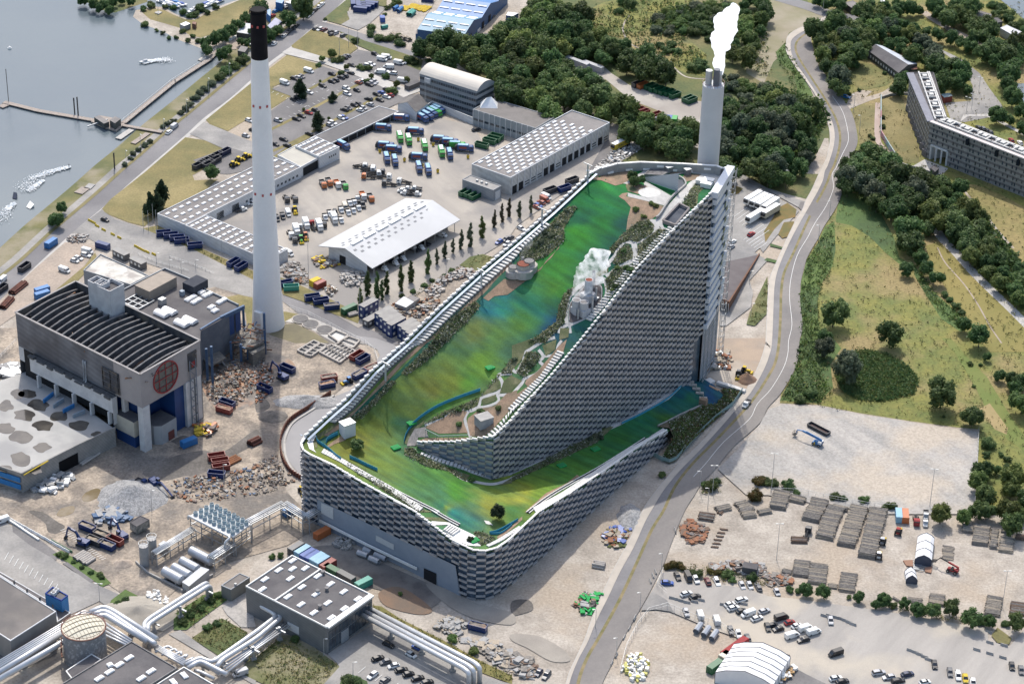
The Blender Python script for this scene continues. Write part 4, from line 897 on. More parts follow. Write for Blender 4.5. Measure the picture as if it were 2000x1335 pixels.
def wp(par,A,B,zs,n,wfrac,hh,mat=WIN,out=.05,cap=95,name='window',f0=0.0,f1=1.0,jit=0):
 k=0;rest=MB();A=V3((A[0],A[1],0));B=V3((B[0],B[1],0));t=(B-A).normalized();nn=V3((t.y,-t.x,0));w=(B-A).length*(f1-f0)/n
 S0=MB();S0.box((0,0,0),(w*wfrac,.16,hh));me=S0.mesh(name,mat);used=par.get('_w',0)
 for z in zs:
  for i in rg_(n):
   j=r_u(-jit,jit)
   p=A.lerp(B,f0+(f1-f0)*(i+.5+j)/n)+nn*out+ZV(z)
   if used+k<cap:adi(par,name,me,p,ang(t))
   else:rest.box(p,(w*wfrac,.16,hh),t)
   k+=1
 par['_w']=used+k
 if rest.v:rest.b(name,mat,par)['kind']='stuff'
h=8.6;cs=R4((921.3,321.5),(997,348),(1190.9,240.5),h)
sk=[(.07+.86*i/7,.06+.90*(j+(.5 if i%2 else 0))/13.5)for i in rg_(8)for j in rg_(12)]
t=blk('warehouse','long white warehouse with rows of pale skylights across its dark flat roof and dock doors','warehouse',cs,h,M('streaked_white_wall',(.55,.55,.53),(.46,.46,.445),.4,fine=.1,waves=(.22,.08)),ROOFF,.5,sky=sk,dome=(1.1,2.7,.5))
A,B=cs[1],cs[2]
for k in rg_(16):
 f0=.012+k*.0615
 if k in(0,1,5,6,8,9,10,11,12,14):wb(t,'dock_door',A,B,f0+.004,f0+.05,.05,3.9,DOORD)
 else:
  S=MB()
  for z in(1.2,2.4):wb(t,'',A,B,f0+.006,f0+.05,z,z+.45,WIN,S=S)
  S.b('louvre_window',WIN,t)
 wb(t,'pillar',A,B,f0-.004,f0+.003,0,h-.2,WALLW,.15,.3)
t=blk('annex','small grey flat-roofed annex before the white skylight warehouse','shed',R4((903,351),(963.5,372),(979,363),5.6),5.6,WALLG,M('pale_felt',(.33,.32,.30),(.27,.26,.25),.3),.3,parmat=WALLG,sky=((.35,.5),(.5,.5),(.65,.5)),dome=(.9,.9,.8),dmat=STEEL)
cs=R4((903,351),(963.5,372),(979,363),5.6);wb(t,'roller_door',cs[1],cs[2],.25,.85,.1,4.2,WALLW)
cs=R4((924,214),(1046,251),(1084,229),8)
t=blk('workshop','grey panelled workshop under a brown ribbed roof with one white pyramid rooflight','workshop',cs,8,M('blue_grey_panel',(.31,.335,.35),(.27,.295,.31),.25),M('ribbed_brown_roof',(.155,.145,.135),(.19,.175,.165),.2,waves=(.5,.12)),.3,parmat=WALLG)
for k in rg_(12):wb(t,'pillar',cs[0],cs[1],k/11.5,k/11.5+.009,0,8.1,WALLW,.12,.25)
wp(t,cs[0],cs[1],(3.4,),11,.8,1.0)
p=G(955,206,8);S=MB();
S.add([p+V3(v)for v in((-4,-3,0),(4,-3,0),(4,3,0),(-4,3,0),(-1,0,4),(1,1,4))],((0,1,5,4),(1,2,5),(2,3,4,5),(3,0,4)));S.b('pyramid_rooflight',SKYL,t)
h=13.5;a,b,c=U_(1,0,'320 144 430 178 465 160');cs=R4(a,b,c,h)
t=blk('office_building','four storey grey office block with a cream vaulted roof beside the woods','office',cs,h,M('office_grey',(.24,.265,.29),(.21,.235,.26),.3),ROOFF,0)
S=MB();N=12;e0=(cs[0]-cs[1]).normalized()*.5
for k in rg_(N):
 g=lambda q,f:q[0].lerp(q[1],f)+ZV(3.0*m_s(math.pi*f)**.8 if 0<f<1 else 0)
 L,Rr=(cs[0]+e0,cs[3]+e0),(cs[1]-e0,cs[2]-e0)
 f0,f1=k/N,(k+1)/N
 S.quad(g(L,f0),g(Rr,f0),g(Rr,f1),g(L,f1),0)
 for q in(L,Rr):S.add([q[0].lerp(q[1],f0),q[0].lerp(q[1],f1),g(q,f1),g(q,f0)],[(0,1,2,3)if q is Rr else(3,2,1,0)],1)
S.b('vaulted_roof',[M('cream_roof',(.62,.57,.49),(.55,.51,.45),.1,rf_=.6),office_grey],t)
for z in(2.6,5.6,8.6,11.6):
 wp(t,cs[0],cs[1],(z,),24,.8,1.3);wp(t,cs[1],cs[2],(z,),6,.92,1.3,out=.05)
wb(t,'white_bay',cs[0],cs[1],.1,.2,10.4,12.6,WALLW,.4,.8)
za,zr=5.4,9.6
E0,E1=(G(p[0],p[1],za)for p in U_(1,1,'121 150 292 57'));F0,F1=(G(p[0],p[1],za)for p in U_(1,1,'227 194 399 99'))
Rg=[(E0+F0)/2+ZV(zr-za),(E1+F1)/2+ZV(zr-za)]
c=(E0+F1)/2;t=thing('storage_shed','big open-sided shed with a pale grey gabled roof dotted with dark panes','shed',(c.x,c.y,0))
RSH=M('pale_sheet_roof',(.52,.53,.54),(.48,.49,.50),.1,rf_=.5,waves=(.55,.05),c3=(.45,.46,.47),big=.03)
S=MB()
for P in((E0,E1,Rg[1],Rg[0]),(F1,F0,Rg[0],Rg[1])):
 S.add(list(P)+[p-ZV(.3)for p in P],((3,2,1,0),(4,5,6,7),(0,1,5,4),(1,2,6,5),(3,0,4,7)))
S.b('roof',RSH,t)
u=(E1-E0).normalized();v=(F0-E0).normalized();W_=(F0-E0).length;L_=(E1-E0).length
S=MB();w0=[E0+u*2+v*4.2,E0+u*2+v*(W_-4.5)]
for uu in(2,L_-2):
 q=[E0+u*uu+v*k for k in(4.2,W_/2,W_-4.5)]
 zz=lambda k:za+(zr-za)*(1-abs(k-W_/2)/(W_/2))-.35
 pts=[V3((q[0].x,q[0].y,0)),V3((q[2].x,q[2].y,0)),V3((q[2].x,q[2].y,zz(W_-4.5))),V3((q[1].x,q[1].y,zr-.35)),V3((q[0].x,q[0].y,zz(4.2)))]
 S.add(pts,[(0,1,2,3,4)])
for k in(4.2,W_/2+4):
 a=E0+u*2+v*k;b=E0+u*(L_-2)+v*k;S.quad((a.x,a.y,0),(b.x,b.y,0),(b.x,b.y,za),(a.x,a.y,za))
S.b('wall',WALLW,t)
a=E0+u*1.9+v*(W_*.40);S=MB();S.box((a.x,a.y,2),(3.2,.2,4),v);S.b('doorway',DOORD,t)
S=MB()
for k in rg_(9):
 a=E0+u*(2+(L_-4)*k/8)+v*(W_-.8);S.bar((a.x,a.y,0),(a.x,a.y,za-.1),.3)
S.b('post_row',STEEL,t)
SPX=M('dark_pane',(.16,.17,.19),rf_=.4);S0=MB();sl=math.atan2(zr-za,W_/2)
for side in(1,-1):
 for r,fr in enumerate((.22,.36)):
  for k in rg_(13-r):
   p=E0+u*(L_*(.05+.075*(k+.5*r)))+v*(W_/2+side*W_/2*fr);z=zr-(zr-za)*fr+.06
   S0.box((p.x,p.y,z),(1.5,1.0,.06),u,up=(v*(side*m_s(sl))+ZV(m_c(sl))))
S0.b('roof_pane',SPX,t)
for k in rg_(6):
 p=Rg[0].lerp(Rg[1],.13+k*.143);S=MB();S.box(p+ZV(.1),(L_*.115,1.7,.5),u);S.b('ridge_light',SKYL,t)
h=5.4;L1=R4((307,418),(362,440),(588,327),h)
t=blk('depot_building','long white depot wing with three skylight rows beside the dry lawn','depot',L1,h,WALLW,ROOFF,.4,sky=[(.2+.3*i,.04+.93*j/16)for i in rg_(3)for j in rg_(17)],dome=(1.2,2.2,.5))
wp(t,L1[2],L1[1],(2.2,),14,.5,1.1,f0=.02,f1=.5)
for f in(.55,.68,.8):wb(t,'garage_door',L1[2],L1[1],f,f+.06,.05,3.6,DOORD,.06)
L2=R4((362.3,440.5),(523,508),(562,487),h)
t=blk('depot_building','white depot wing with scattered small skylights, ending behind the tall chimney','depot',L2,h-.1,WALLW,ROOFF,.4,sky=sgrid(12,4,.05,.97,.14,.86,.12),dome=(1.2,1.9,.5))
cs=R4((542,303),(588,326.5),(625,306),5.2)
t=blk('canopy_building','low building with a cream ribbed roof between two grey depot roofs','canopy',cs,5.2,WALLW,M('cream_ribbed_roof',(.47,.45,.39),(.42,.40,.35),.2,waves=(.35,.1)),.3)
wb(t,'gateway',cs[1],cs[2],.1,.9,.05,4.2,DOORD,.06)
cs=R4((576.5,285.5),(623.5,307),(663,288),6)
t=blk('depot_building','grey-roofed depot block with white end walls facing the parked lorries','depot',cs,6,WALLW,ROOFF,.4,sky=sgrid(4,5,.12,.88,.1,.9),dome=(1.2,2,.5))
wp(t,cs[1],cs[2],(3.6,),4,.45,.9,f0=.45,f1=.85)
cs=R4((606,270),(646,281),(779,218),3.2)
t=blk('loading_deck','low grey deck with an open dark front along the truck yard','loading deck',cs,3.2,WALLG,ASPH,.3,parmat=WALLW)
for k in rg_(8):wb(t,'open_bay',cs[1],cs[2],.02+k*.122,.13+k*.122,.05,2.7,DOORD,.06)
ga=U_(1,0,'277 204 313 220 325 211');cs=R4(*ga,4.4)
c=sum(cs,V3())/4;t=thing('gabled_house','small white gabled house with a dark roof at the head of the truck yard','house',(c.x,c.y,0))
m0,m1=(cs[0]+cs[1])/2+ZV(3.2),(cs[3]+cs[2])/2+ZV(3.2);ex=(cs[2]-cs[1])*.9
cs[2]+=ex;cs[3]+=ex;m1+=ex
S=MB();lo=[V3((p.x,p.y,0))for p in cs]
S.add(lo+cs+[m0,m1],((0,1,5,8,4),(1,2,6,5),(2,3,7,9,6),(3,0,4,7)));S.b('wall',WALLW,t)
S=MB();up=ZV(.12);S.add([cs[0]+up,cs[1]+up,cs[2]+up,cs[3]+up,m0+up,m1+up],((0,4,5,3),(4,1,2,5)));rf=S.b('roof',M('brown_tile_roof',(.13,.12,.115),(.17,.16,.15),.5),t)
S=MB()
for k in rg_(3):
 p=m0.lerp(m1,.25+.2*k).lerp(cs[1].lerp(cs[2],.25+.2*k),.4);S.box(p+ZV(.2),(1.2,1.4,.15),(cs[2]-cs[1]))
S.b('rooflight',SKYL,rf)
def wlr(name,label,P,h,w,mat,cat='wall',z=0,cop=None):
 P=[G(p[0],p[1],0)for p in P];S=MB()
 for a,b in zip(P,P[1:]):S.bar(a+ZV(h/2+z),b+ZV(h/2+z),w,h)
 return tag(S.b(name,mat),label,cat)
wlr('yard_wall','white wall closing the top of the truck yard below the office',U_(1,0,'314 231 344 211 423 243'),3.6,.3,WALLW)
wlr('canopy_strip','dark flat canopy between the office and the pale footpath',U_(1,0,'294 177 318 167'),2.6,3,ROOFD,'canopy')
X=lambda s:K(780,0,5.839,s)
a,b,c=X('205 335 735 412 1140 10');h=6.5;cs=R4(a,b,c,h);cs[2]+=(cs[2]-cs[1])*.25;cs[3]=cs[0]+cs[2]-cs[1]
c0=sum(cs,V3())/4;t=thing('industrial_shed','double-gabled blue sheet metal shed with white rooflights and dark blue walls','shed',(c0.x,c0.y,0))
BL1=M('light_blue_roof',(.12,.27,.38),(.10,.235,.345),.1,rf_=.5,waves=(.4,.06));BL2=M('mid_blue_roof',(.05,.18,.42),(.045,.16,.385),.1,rf_=.5,waves=(.4,.06))
BLW=M('dark_blue_wall',(.025,.085,.20),(.03,.10,.23),.2,rf_=.5,waves=(.6,.1))
u=cs[2]-cs[1];hs=[0,3.2,.3,3.4,.3,3.0,0];fs=[0,.22,.40,.60,.78,.9,1.0]
S=MB()
for k in rg_(6):
 q=[cs[0]+u*fs[k]+ZV(hs[k]),cs[1]+u*fs[k]+ZV(hs[k]),cs[1]+u*fs[k+1]+ZV(hs[k+1]),cs[0]+u*fs[k+1]+ZV(hs[k+1])]
 S.quad(*q,0 if k<2 else 1)
S.b('roof',[BL1,BL2],t)
S=MB();z0=lambda p:V3((p.x,p.y,0))
S.quad(z0(cs[0]),z0(cs[1]),cs[1],cs[0])
for q in(cs[1],cs[0]):
 for k in rg_(6):
  a,b=q+u*fs[k],q+u*fs[k+1];S.quad(z0(a),z0(b),b+ZV(hs[k+1]),a+ZV(hs[k]))
S.b('wall',BLW,t)
for k,(fr,z)in enumerate(((.07,1.0),(.145,2.1),(.29,2.0),(.34,1.3),(.46,1.2),(.545,2.6))):
 for j in rg_(4):
  p=cs[0].lerp(cs[1],.12+.25*j)+u*fr+ZV(z+.15);S=MB();S.box(p,(4.6,1.1,.12),cs[1]-cs[0]);S.b('rooflight',SKYL,t)
for f in(.12,.4,.55):wb(t,'door',cs[1],cs[2],f,f+.05,0.05,4,DOORD,.08)
t=blk('lean_to','narrow grey lean-to against the front of the double-gabled blue shed','shed',[G(*p,3.4)for p in X('185 385 345 412 350 375 195 345')],3.4,BLW,ROOFF,0)
t=blk('blue_hut','white-roofed blue hut on the gravel right of the double-gabled blue shed','hut',[G(*p,3.6)for p in X('1215 175 1290 185 1360 150 1240 135')],3.6,BLW,SKYL,0)
t=blk('open_shelter','dark-roofed open shelter below the double-gabled blue shed, beside a red boat','shelter',[G(*p,2.8)for p in X('925 425 1005 460 1035 385 975 375')],2.8,ROOFD,ROOFD,0)
Y=lambda s:K(1760,130,3.583,s)
h=hfor(Y('208 400')[0],Y('180 655')[0][1]);HW=h
W1=[G(*p,h)for p in Y('62 45 225 45 322 372 208 385')];t=thing('apartment_block','long dark grey apartment block bent in the middle, pale ducts on its flat roof','apartment block',(W1[3].x,W1[3].y,0))
W2=[G(*p,h)for p in Y('208 385 322 372')];dirv=(G(*Y('860 640')[0],h)-W2[0]);W2=[W2[0],W2[0]+dirv*1.15,W2[1]+dirv*1.15,W2[1]]
BAND1=M('grey_slate_band',(.30,.295,.28),(.25,.245,.235),.6,fine=.2,fs_=1.5);BAND2=M('dark_slate_band',(.17,.16,.16),(.13,.125,.125),.6,fine=.2,fs_=1.5)
def banded(P,Q,z0=0,z1=h):
 A=V3((P.x,P.y,0));B=V3((Q.x,Q.y,0));S=MB();n=7;st=HW/n
 for k in rg_(n):
  a=k*st;b=a+st*.58;c=a+st
  if b<=z0:continue
  a=max(a,z0)
  S.quad(A+ZV(a),B+ZV(a),B+ZV(b),A+ZV(b),0);S.quad(A+ZV(b),B+ZV(b),B+ZV(c),A+ZV(c),1)
 return S
S=banded(W1[0],W1[3]);S2=banded(W1[1],W1[0]);S.add(S2.v,S2.f,0)
B1=W2[0].lerp(W2[1],.03);B2=W2[0].lerp(W2[1],.185)
for s2 in(banded(W2[0],B1),banded(B1,B2,7.2),banded(B2,W2[1]),banded(W1[2],W1[1]),banded(W2[2],W2[3])):
 o=len(S.v);S.v+=s2.v;S.f+=[[o+i for i in f]for f in s2.f];S.m+=s2.m
S.b('wall',[BAND1,BAND2],t)
S=MB();iv=(W2[3]-W2[0]).normalized()*8;z=7.2
g=lambda p,zz,b=0:V3((p.x,p.y,zz))+(iv if b else V3())
S.quad(g(B1,0,1),g(B2,0,1),g(B2,z,1),g(B1,z,1));S.quad(g(B1,0),g(B1,0,1),g(B1,z,1),g(B1,z));S.quad(g(B2,0,1),g(B2,0),g(B2,z),g(B2,z,1));S.quad(g(B1,z),g(B2,z),g(B2,z,1),g(B1,z,1))
for f in(.0,.33,.66,1):S.bar(g(B1.lerp(B2,f),0),g(B1.lerp(B2,f),z),.7)
S.bar(g(B1,z),g(B2,z),.8,.8);S.b('passage',M('white_passage',(.62,.62,.61),(.56,.56,.55),.4),t)
S=MB();S.add([p-ZV(.1)for p in W1],[(3,2,1,0)]);S.add([p-ZV(.1)for p in W2],[(0,1,2,3)]);S.b('roof',ROOFD,t)
S=MB();S.bar(W1[0],W1[3],3.4,.5,1);S.bar(W2[0]+ZV(.1),W2[1]+ZV(.1),2.0,.6,0)
for a,b in((W1[0],W1[1]),(W1[1],W1[2]),(W2[3],W2[2])):S.bar(a,b,.5,.6,2)
S.b('parapet',[M('rosy_coping',(.62,.56,.54),(.55,.5,.48),.4),M('blue_grey_strip',(.23,.235,.27),(.2,.2,.23),.4),ROOFD],t)
for r0,r1,n in((W1[0].lerp(W1[1],.55),W1[3].lerp(W1[2],.55),5),(W2[0].lerp(W2[3],.6),W2[1].lerp(W2[2],.6),6)):
 d=(r1-r0).normalized();q=V3((-d.y,d.x,0))
 for k in rg_(n):
  p=r0.lerp(r1,(k+.5)/n);S=MB()
  S.box(p+ZV(.7),(2.2,2.0,1.4),d)
  for o2 in(-2.6,2.6,3.6):S.bar(p+d*-5+q*o2*.8+ZV(.6),p+d*5+q*o2*.8+ZV(.6),.6,.7)
  for o2 in(-3,2):S.bar(p+d*o2-q*2.6+ZV(.65),p+d*o2+q*2.4+ZV(.65),.6,.7)
  S.box(p+d*6.4+q+ZV(.6),(1.8,2.2,1.2),d);S.b('roof_duct',M('pale_duct',(.62,.61,.58),(.5,.49,.47),1),t)
random.seed(5);st=h/7
wp(t,W2[0],W2[1],[st*(k+.45)+.3 for k in rg_(3,7)],20,.22,1.5,jit=.3);wp(t,W2[0],W2[1],[st*(k+.45)+.3 for k in rg_(0,3)],17,.22,1.5,f0=.19,jit=.3)
wp(t,W1[0],W1[3],[st*(k+.45)+.3 for k in rg_(7)],20,.25,1.5,jit=.3)
for f,z in((.35,5.5),(.62,5.5),(.82,5.4)):wb(t,'bay_window',W2[0],W2[1],f,f+.022,st*z,st*(z+1),dark_glass if 'dark_glass' in m_ else WIN,.6,1.2)
for k in rg_(8):
 p=G(*Y(f'{40 + 16 * k} {315 + 44 * k}')[0]);S=MB();S.box((p.x+1.5,p.y,1.5),(3.6,3,3),(1,-2));S.b('garden_store',BAND2,t)
a,b,c,d=U_(3,0,'194 98 255 143 292 125 224 90');cs=[G(*p,4)for p in(a,b,c,d)]
t=thing('long_shed','long low shed, half dark felt and half pale sheet roof, among the trees','shed',(cs[0].x,cs[0].y,0));S=MB();S.prism([p.xy for p in cs],0,4);S.b('wall',M('dark_timber',(.06,.065,.06),(.10,.10,.09),.5),t)
m0,m1=(cs[0]+cs[3])/2+ZV(2),(cs[1]+cs[2])/2+ZV(2);up=ZV(.1)
S=MB();S.quad(cs[0]+up,cs[1]+up,m1+up,m0+up,0);S.quad(m0+up,m1+up,cs[2]+up,cs[3]+up,1);S.add([cs[1],cs[2],m1],[(0,1,2)],0);S.b('roof',[ROOFD,M('pale_sheet',(.50,.53,.58),(.42,.45,.5),.25,rf_=.5)],t)
wp(t,cs[0],cs[1],(2,),12,.4,1.2,mat=WALLW)
def hpx(label,s,h,wall,roof,name='hut',i=3,j=0,cat='hut'):
 return blk(name,label,cat,[G(*p,h)for p in T(i,j,s)],h,wall,roof,.15,parmat=roof)
DT=dark_timber
hpx('dark felt-roofed hut beside the long half-pale shed','690 315 745 300 790 330 740 360',3,DT,ROOFD)
hpx('tiny white box hut in the trees right of the bending road','425 295 480 292 482 330 430 335',3,WALLW,SKYL)
hpx('low hut with orange flat roof at the end of the long shed','1095 505 1140 500 1145 530 1100 535',3,DT,M('orange_roof',(.36,.17,.12),(.3,.15,.1),.5))
hpx('row of dark stepped flat roofs at the end of the long shed','995 545 1060 530 1085 560 1020 580',2.6,DT,ROOFB)
hpx('red pavilion with a pale green roof behind the apartment block','1325 722 1390 712 1415 735 1350 748',3.2,M('red_wall',(.25,.06,.04),(.2,.05,.035),.5),M('sage_roof',(.35,.42,.41),(.3,.37,.36),.5))
hpx('white-gabled dark-roofed cottage near the far water, top right','1560 92 1600 75 1715 110 1680 138',4,WALLW,ROOFF,'cottage',cat='cottage')
hpx('dark cottage roof just below the white-gabled cottage','1670 145 1760 135 1800 165 1720 185',3.5,DT,ROOFD,'cottage',cat='cottage')
hpx('long white-roofed cottage in the trees at the right edge','1780 215 1830 192 1990 265 1940 305',4,WALLW,M('white_roof',(.62,.62,.64),(.55,.55,.57),.3),'cottage',cat='cottage')
hpx('grey-roofed cottage beside the top road','580 20 650 5 720 45 640 60',3.5,DT,ROOFF,'cottage',cat='cottage')
hpx('pale flat-roofed hut on the meadow edge near the top road','860 5 890 0 900 12 870 18',3,WALLW,SKYL)
hpx('square dark bin store in front of the apartment passage','1245 1285 1275 1262 1312 1290 1280 1318',2.6,DT,ROOFD,'bin_store',cat='bin store')
GRAF=M('graffiti_wall',(.40,.42,.42),(.20,.36,.36),.35,rf_=.7,c3=(.42,.22,.24),big=.12)
wlr('graffiti_wall','bent wall with pink and turquoise graffiti between lawn and path',U_(3,0,'220 195 220 265 237 293 258 325'),2.8,.4,GRAF)
wlr('garden_wall','curved grey wall at the foot of the apartment gardens',U_(3,0,'258 325 275 331 295 335 317 343'),2.2,.4,grey_concrete_wall)
wlr('garden_wall','low grey wall curving above the lawn by the apartment block',U_(3,0,'220 193 239 187 260 185 274 185'),1.2,.6,grey_concrete_wall)
def text(par,s,P,size,d,up,mat,name='lettering'):
 cu=bpy.data.curves.new('lettering','FONT');cu.body=s;cu.size=size;cu.extrude=.03;cu.align_x='CENTER';cu.align_y='CENTER'
 tmp=ON_('lettering',cu);LK_(tmp);bpy.context.view_layer.update()
 me=bpy.data.meshes.new_from_object(tmp);COL.objects.unlink(tmp);bpy.data.objects.remove(tmp)
 me.materials.clear();me.materials.append(mat)
 o=ON_(name,me);LK_(o);X=V3(d).normalized();U=V3(up).normalized();Z=X.cross(U)
 o.matrix_world=Mx(((X.x,U.x,Z.x,P[0]),(X.y,U.y,Z.y,P[1]),(X.z,U.z,Z.z,P[2]),(0,0,0,1)))
 if par is not None:
  o.parent=par;o.location=V3(P)-V3(par.get('_o',(0,0,0)))
 return o
gw=[o for o in ALL if o['label'].startswith('curved grey wall')][0]
a=G(*U_(3,0,'275 331')[0]);b=G(*U_(3,0,'295 335')[0]);gw['_o']=tuple(gw.location)
d=(b-a).normalized();text(gw,'ONG',(a+b)/2+V3((d.y,-d.x,0))*.24+ZV(1.1),2.2,d,(0,0,1),WHITE)
cs=[G(*p,0)for p in U_(2,1,'483 167 423 279 407 270 408 188')]
t=thing('sloped_pavilion','wedge-shaped rust-sided pavilion whose asphalt roof rises from the forecourt','pavilion',(cs[0].x,cs[0].y,0))
zz=[.4,4.6,5.0,2.4];tp=[G(*p,z)for p,z in zip(U_(2,1,'483 167 423 262 407 255 408 183'),zz)]
S=MB();S.add([V3((p.x,p.y,0))for p in tp]+tp,((0,3,7,4),(3,2,6,7)));S.add([V3((p.x,p.y,0))for p in tp]+tp,((1,0,4,5),),1);S.b('wall',[M('dark_glass_wall',(.05,.055,.06),rf_=.2),M('rust_side',(.17,.085,.05),(.14,.07,.045),.5)],t)
S=MB();S.add(tp,[(0,1,2,3)]);S.b('roof',M('violet_asphalt',(.105,.09,.092),(.13,.115,.115),.2,fine=.1),t)
for p in t.children:
 if p.name.startswith('roof')and p.data.polygons[0].normal.z<0:p.data.flip_normals()
S=MB();S.bar(tp[0]+ZV(.15),tp[1]+ZV(.15),.5,.9);S.bar(tp[1]+ZV(.15),tp[2]+ZV(.15),.5,1.6);S.b('rust_fascia',rust_side,t)
S=MB();a,b=tp[1],tp[2]
for k in rg_(6):q=a.lerp(b,k/5);S.bar((q.x,q.y-.3,0),(q.x,q.y-.3,q.z),.2)
S.b('glazing_bar',WALLW,t)
h=hfor((273.5,730.5),884);HH=h
P0,P3,P2=G(30,609.7,h),G(273.5,730.5,h),G(390.4,664.3,h);P1=P0+P2-P3
c=(P0+P2)/2;hall=thing('incinerator_hall','big roofless hall with curved trusses bared and a red round window','hall',(c.x,c.y,0))
SOOT=M('sooty_panel',(.115,.12,.135),(.17,.175,.19),.15,rf_=.6,waves=(.3,.1),c3=(.09,.09,.10),big=.06)
PINK=M('pinkish_sheet',(.34,.315,.31),(.30,.28,.28),.2,rf_=.5,waves=(.7,.05))
DKIN=M('charred_inside',(.035,.037,.045),(.075,.075,.08),.3,fine=.4,c3=(.13,.11,.09),big=.2)
hp=14.5
u=(P3-P0).normalized();v=(P2-P3).normalized();Lh=(P3-P0).length;Wh=(P2-P3).length
S=MB();lo=lambda p,z:V3((p.x,p.y,z));q=P3-u*(Lh*.21)
S.quad(lo(P0,h-hp),lo(q,h-hp),q,P0,0);S.quad(lo(q,h-hp),lo(P3,h-hp),P3,q,1);S.quad(lo(P3,h-hp),lo(P2,h-hp),P2,P3,1);S.quad(lo(P2,0),lo(P1,0),P1,P2,0);S.quad(lo(P1,0),lo(P0,0),P0,P1,0)
ins=.5
for a,b,nn in((P0,P3,v),(P3,P2,-u),(P2,P1,-v),(P1,P0,u)):
 a,b=a+nn*ins,b+nn*ins;S.quad(lo(b,h-9),lo(a,h-9),a,b,2)
S.b('wall',[SOOT,PINK,DKIN],hall)
S=MB();
for a,b in((P0,P3),(P3,P2),(P2,P1),(P1,P0)):S.bar(a,b,.75,.35)
S.b('parapet',M('grey_coping',(.33,.31,.30),(.27,.255,.25),.4),hall)
S=MB();S.add([lo(p,h-7)for p in(P0,P3,P2,P1)],[(0,1,2,3)]);S.b('floor_debris',DKIN,hall)
TR=M('grey_truss',(.15,.15,.155),(.085,.085,.09),.4,fine=.25,fs_=2)
random.seed(9)
for k in rg_(19):
 f=.03+k*.0515;a=P0+u*(Lh*f)+v*1;b=P1+u*(Lh*f)-v*1;S=MB();N=8
 w=.7;pts=[a.lerp(b,i/N)+ZV(-2.4+1.5*m_s(math.pi*i/N))for i in rg_(N+1)]
 for p,q in zip(pts,pts[1:]):
  S.bar(p,q,w,.5);S.quad(p-ZV(.25),q-ZV(.25),q-ZV(2.6),p-ZV(2.6))
 S.b('roof_truss',TR,hall)
S=MB()
for k in rg_(90):
 f,g=r_r(),r_r();p=P0+u*(Lh*f)+v*(Wh*g);a=r_r()*6.28
 S.bar(p+ZV(-2.2-3*r_r()),p+V3((m_c(a),m_s(a),0))*(1+4*r_r())+ZV(-2-3*r_r()),.25+.3*r_r())
S.b('loose_steel',M('scrap_steel',(.22,.2,.19),(.10,.085,.08),.5,c3=(.25,.13,.07),big=.3),hall)
cw=op(*K(220,640,5.135,'530 490')[0],(P3.x,P3.y),(P2.x,P2.y))+V3((v.y,-v.x,0))*.1
S=MB();N=28;rr=6.2;pt=lambda a,r,o=0:cw+v*(r*m_c(a))+ZV(r*m_s(a))+V3((v.y,-v.x,0))*o
S.add([pt(6.2832*k/N,rr)for k in rg_(N)],[tuple(rg_(N))],0);S.b('round_window',M('smoky_glass',(.15,.145,.13),(.09,.09,.085),.6,rf_=.25),hall)
S=MB()
for k in rg_(N):S.bar(pt(6.2832*k/N,rr,.12),pt(6.2832*(k+1)/N,rr,.12),.45)
for o in(-.55,0,.55):
 l=math.sqrt(1-o*o)*rr;S.bar(cw+v*(o*rr)+V3((v.y,-v.x,0))*.2-ZV(l),cw+v*(o*rr)+V3((v.y,-v.x,0))*.2+ZV(l),.22);S.bar(cw+v*-l+V3((v.y,-v.x,0))*.2+ZV(o*rr),cw+v*l+V3((v.y,-v.x,0))*.2+ZV(o*rr),.22)
S.b('window_ring',M('red_paint',(.33,.05,.05),(.27,.045,.045),.5),hall)
WCON=M('white_concrete',(.58,.58,.58),(.48,.48,.485),.3,fine=.1)
for p,w in((P3-u*1.2+v*1.8,3.4),(P2-v*6.6-u*1.4,4.2),(P2-v*1.6-u*1.4,3.0),(P3-u*12.5+v*3,2.0)):
 S=MB();S.box(lo(p,(h-hp)/2),(w,w*.8,h-hp),v);S.b('pillar',WCON,hall)
BLU=M('royal_blue_wall',(.012,.045,.15),(.015,.055,.18),.2,rf_=.5,waves=(.7,.1))
S=MB();a=P3-u*9+v*6;b=P2-u*9;S.quad(lo(a,0),lo(b,0),lo(b,h-hp),lo(a,h-hp));e=P2-u*1-v*8.6;f2=P2-u*1-v*13.5
S.prism([e.xy,f2.xy,(f2-u*8).xy,(e-u*8).xy],0,h-hp-.3)
a2=P3-u*20+v*3;S.quad(lo(a2,0),lo(a,0),lo(a,h-hp),lo(a2,h-hp));S.b('blue_wall',BLU,hall)
S=MB();cc=P3-u*1+v*10.5;S.prism([(cc-v*4.6).xy,(cc-v*2.6+V3((v.y,-v.x,0))*2.2).xy,(cc+v*5+V3((v.y,-v.x,0))*2.2).xy,(cc+v*5-u*6).xy,(cc-v*4.6-u*6).xy],0,8.2,0,1);S.b('grey_annex',[M('grey_boarding',(.34,.355,.37),(.30,.315,.33),.3,waves=(.9,.08)),ROOFD],hall)
S=MB();S.box(lo(cc+v*2+V3((v.y,-v.x,0))*2.3,2.1),(3,.2,3.6),v);S.b('red_door',M('brown_red_door',(.16,.05,.04),(.13,.045,.04),.8),hall)
S=MB();e2=P3-u*9-v*.6;S.prism([(e2-u*6).xy,(e2+u*4.6).xy,(e2+u*4.6+v*5).xy,(e2-u*6+v*5).xy],5,11.5,0,1,True);S.b('cream_annex',[M('cream_panel',(.48,.45,.37),(.42,.39,.33),.3),ROOFD],hall)
S=MB();S.prism([(e2-u*5.6+v*.5).xy,(e2+u*4.2+v*.5).xy,(e2+u*4.2+v*5).xy,(e2-u*5.6+v*5).xy],0,5,0);S.b('blue_base',BLU,hall)
